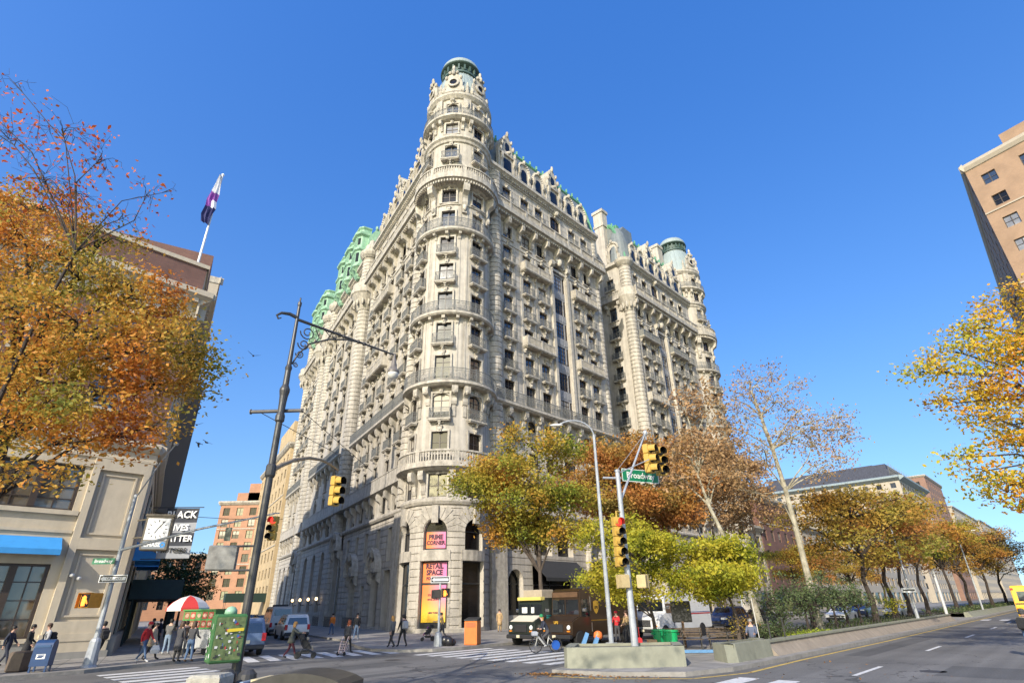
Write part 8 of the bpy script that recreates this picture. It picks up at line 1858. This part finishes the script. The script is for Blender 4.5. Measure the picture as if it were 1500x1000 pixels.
# ---- iron area fence and lit wall lamps on the ornate building's side street front
FF_=Fr(FW(0,1.6,0)[:2],WD,NW); e=empty('iron_fence',FF_(14,0,.14),'black iron area fence along the stone side street front','fence')
m=M()
for a,b in((13,18),(21.5,26.5),(29.5,33)):
    for z in(.25,1.15): bbox(m,FF_,a,b,-.02,.02,z,z+.04)
    n=int((b-a)/.16)
    for k in range(n+1): x=a+(b-a)*k/n; bbox(m,FF_,x-.012,x+.012,-.012,.012,.14,1.3)
m.obj('railing',POLED,e,True,fix=False)
LIT=mat('lit_lamp_glass',(1,.72,.36),.4,emit=2.2)
for s_ in(33.9,39.0,44.7,50.6):
    q=M(); c=FW2(s_,1.0,2.95); q.tube([FW2(s_,.35,2.6),FW2(s_,.8,2.5),c],.05,6); q.lathe([(.1,-.02),(.16,.05),(.12,.1)],c,8); o=q.obj('wall_lamp',POLED,apt,True,label='lit wall lamp beside a tall arched window'); q=M(); q.ell((c[0],c[1],c[2]+.3),(.2,.2,.24),10,6); q.obj('globe',LIT,o,True)
# ---- birds over the side street
def bird(label,p,rz,fl):
    m=M(); m.ell((0,0,0),(.05,.14,.045),7,5); m.ell((0,.14,.02),(.03,.045,.03),6,4); m.add([(-.03,-.12,0),(.03,-.12,0),(.06,-.24,-.01),(-.06,-.24,-.01)],[(0,1,2,3)])
    for s in(-1,1): m.add([(s*.03,.06,.02),(s*.03,-.06,.02),(s*.2,-.05,.02+fl*.5),(s*.2,.07,.02+fl*.5),(s*.36,-.08,fl),(s*.34,.0,fl)],[(0,1,2,3),(3,2,4,5)])
    o=m.obj('pigeon',mat('pigeon_grey',(.05,.052,.06),.7) if 'pigeon_grey' not in bpy.data.materials else bpy.data.materials['pigeon_grey'],None); o.location=p; o.rotation_euler=(.2,.15,rz); flag(o,label,'bird','pigeons in flight')
for px,py,Y,rz,fl,lab in((371,521,26,.6,.16,'pigeon flying alone in the sky left of the ornate lamp post bracket'),(303,648,30,1.2,.05,'pigeon with level wings in the sky right of the bank building'),(291,649,31,2.0,-.1,'pigeon with lowered wings close to the bank building edge'),(288,622,31,.3,.2,'pigeon with raised wings above the level winged one'),(287,603,32,2.6,.18,'uppermost pigeon beside the bank building edge')): bird(lab,at(px,py,Y),rz,fl)
# ================= camera, sun and sky
SUN_AZ=R(204); SUN_EL=R(29)   # azimuth clockwise from +Y
cam=bpy.data.cameras.new('camera'); co=bpy.data.objects.new('camera',cam); COL.objects.link(co); SC.camera=co
cam.sensor_width=36; cam.lens=797/1500*36; cam.clip_end=5000; cam.clip_start=.1
th=R(25.74); ro=R(-1.147)
co.location=(0,0,2.3)
co.rotation_euler=(Matrix.Rotation(PI/2+th,4,'X')@Matrix.Rotation(ro,4,'Z')).to_euler()
w=bpy.data.worlds.new('World'); SC.world=w; w.use_nodes=True; t=w.node_tree; bg=t.nodes['Background']
sk=t.nodes.new('ShaderNodeTexSky'); sk.sky_type='NISHITA'; sk.sun_disc=False; sk.sun_elevation=SUN_EL; sk.sun_rotation=SUN_AZ; sk.air_density=2.0; sk.dust_density=1.6; sk.ozone_density=3.0; sk.altitude=0
N=t.nodes.new; L=t.links.new
tc=N('ShaderNodeTexCoord'); sp=N('ShaderNodeSeparateXYZ'); L(tc.outputs['Generated'],sp.inputs[0])
ma=N('ShaderNodeMath'); ma.operation='ADD'; L(sp.outputs['Z'],ma.inputs[0]); ma.inputs[1].default_value=.25
cb=N('ShaderNodeCombineXYZ'); L(sp.outputs['X'],cb.inputs[0]); L(sp.outputs['Y'],cb.inputs[1]); L(ma.outputs[0],cb.inputs[2])
nm=N('ShaderNodeVectorMath'); nm.operation='NORMALIZE'; L(cb.outputs[0],nm.inputs[0]); L(nm.outputs[0],sk.inputs['Vector'])
hs=N('ShaderNodeHueSaturation'); hs.inputs['Hue'].default_value=.526; hs.inputs['Saturation'].default_value=1.5; L(sk.outputs[0],hs.inputs['Color']); L(hs.outputs[0],bg.inputs['Color'])
bg.inputs['Strength'].default_value=.15
sl=bpy.data.lights.new('sun','SUN'); sl.energy=3.2; sl.angle=R(.5); sl.color=(1,.92,.80)
so=bpy.data.objects.new('sun',sl); COL.objects.link(so)
dirv=Vector((sin(SUN_AZ)*cos(SUN_EL),cos(SUN_AZ)*cos(SUN_EL),sin(SUN_EL)))
so.rotation_euler=dirv.to_track_quat('Z','Y').to_euler(); so.location=(0,-20,60)
vs=SC.view_settings; vs.view_transform='Standard'; vs.look='None'; vs.exposure=.95; vs.gamma=1; vs.use_curve_mapping=False
SC.cycles.max_bounces=6; SC.cycles.diffuse_bounces=3; SC.cycles.glossy_bounces=3; SC.cycles.transmission_bounces=4; SC.cycles.transparent_max_bounces=6
SC.cycles.use_denoising=True
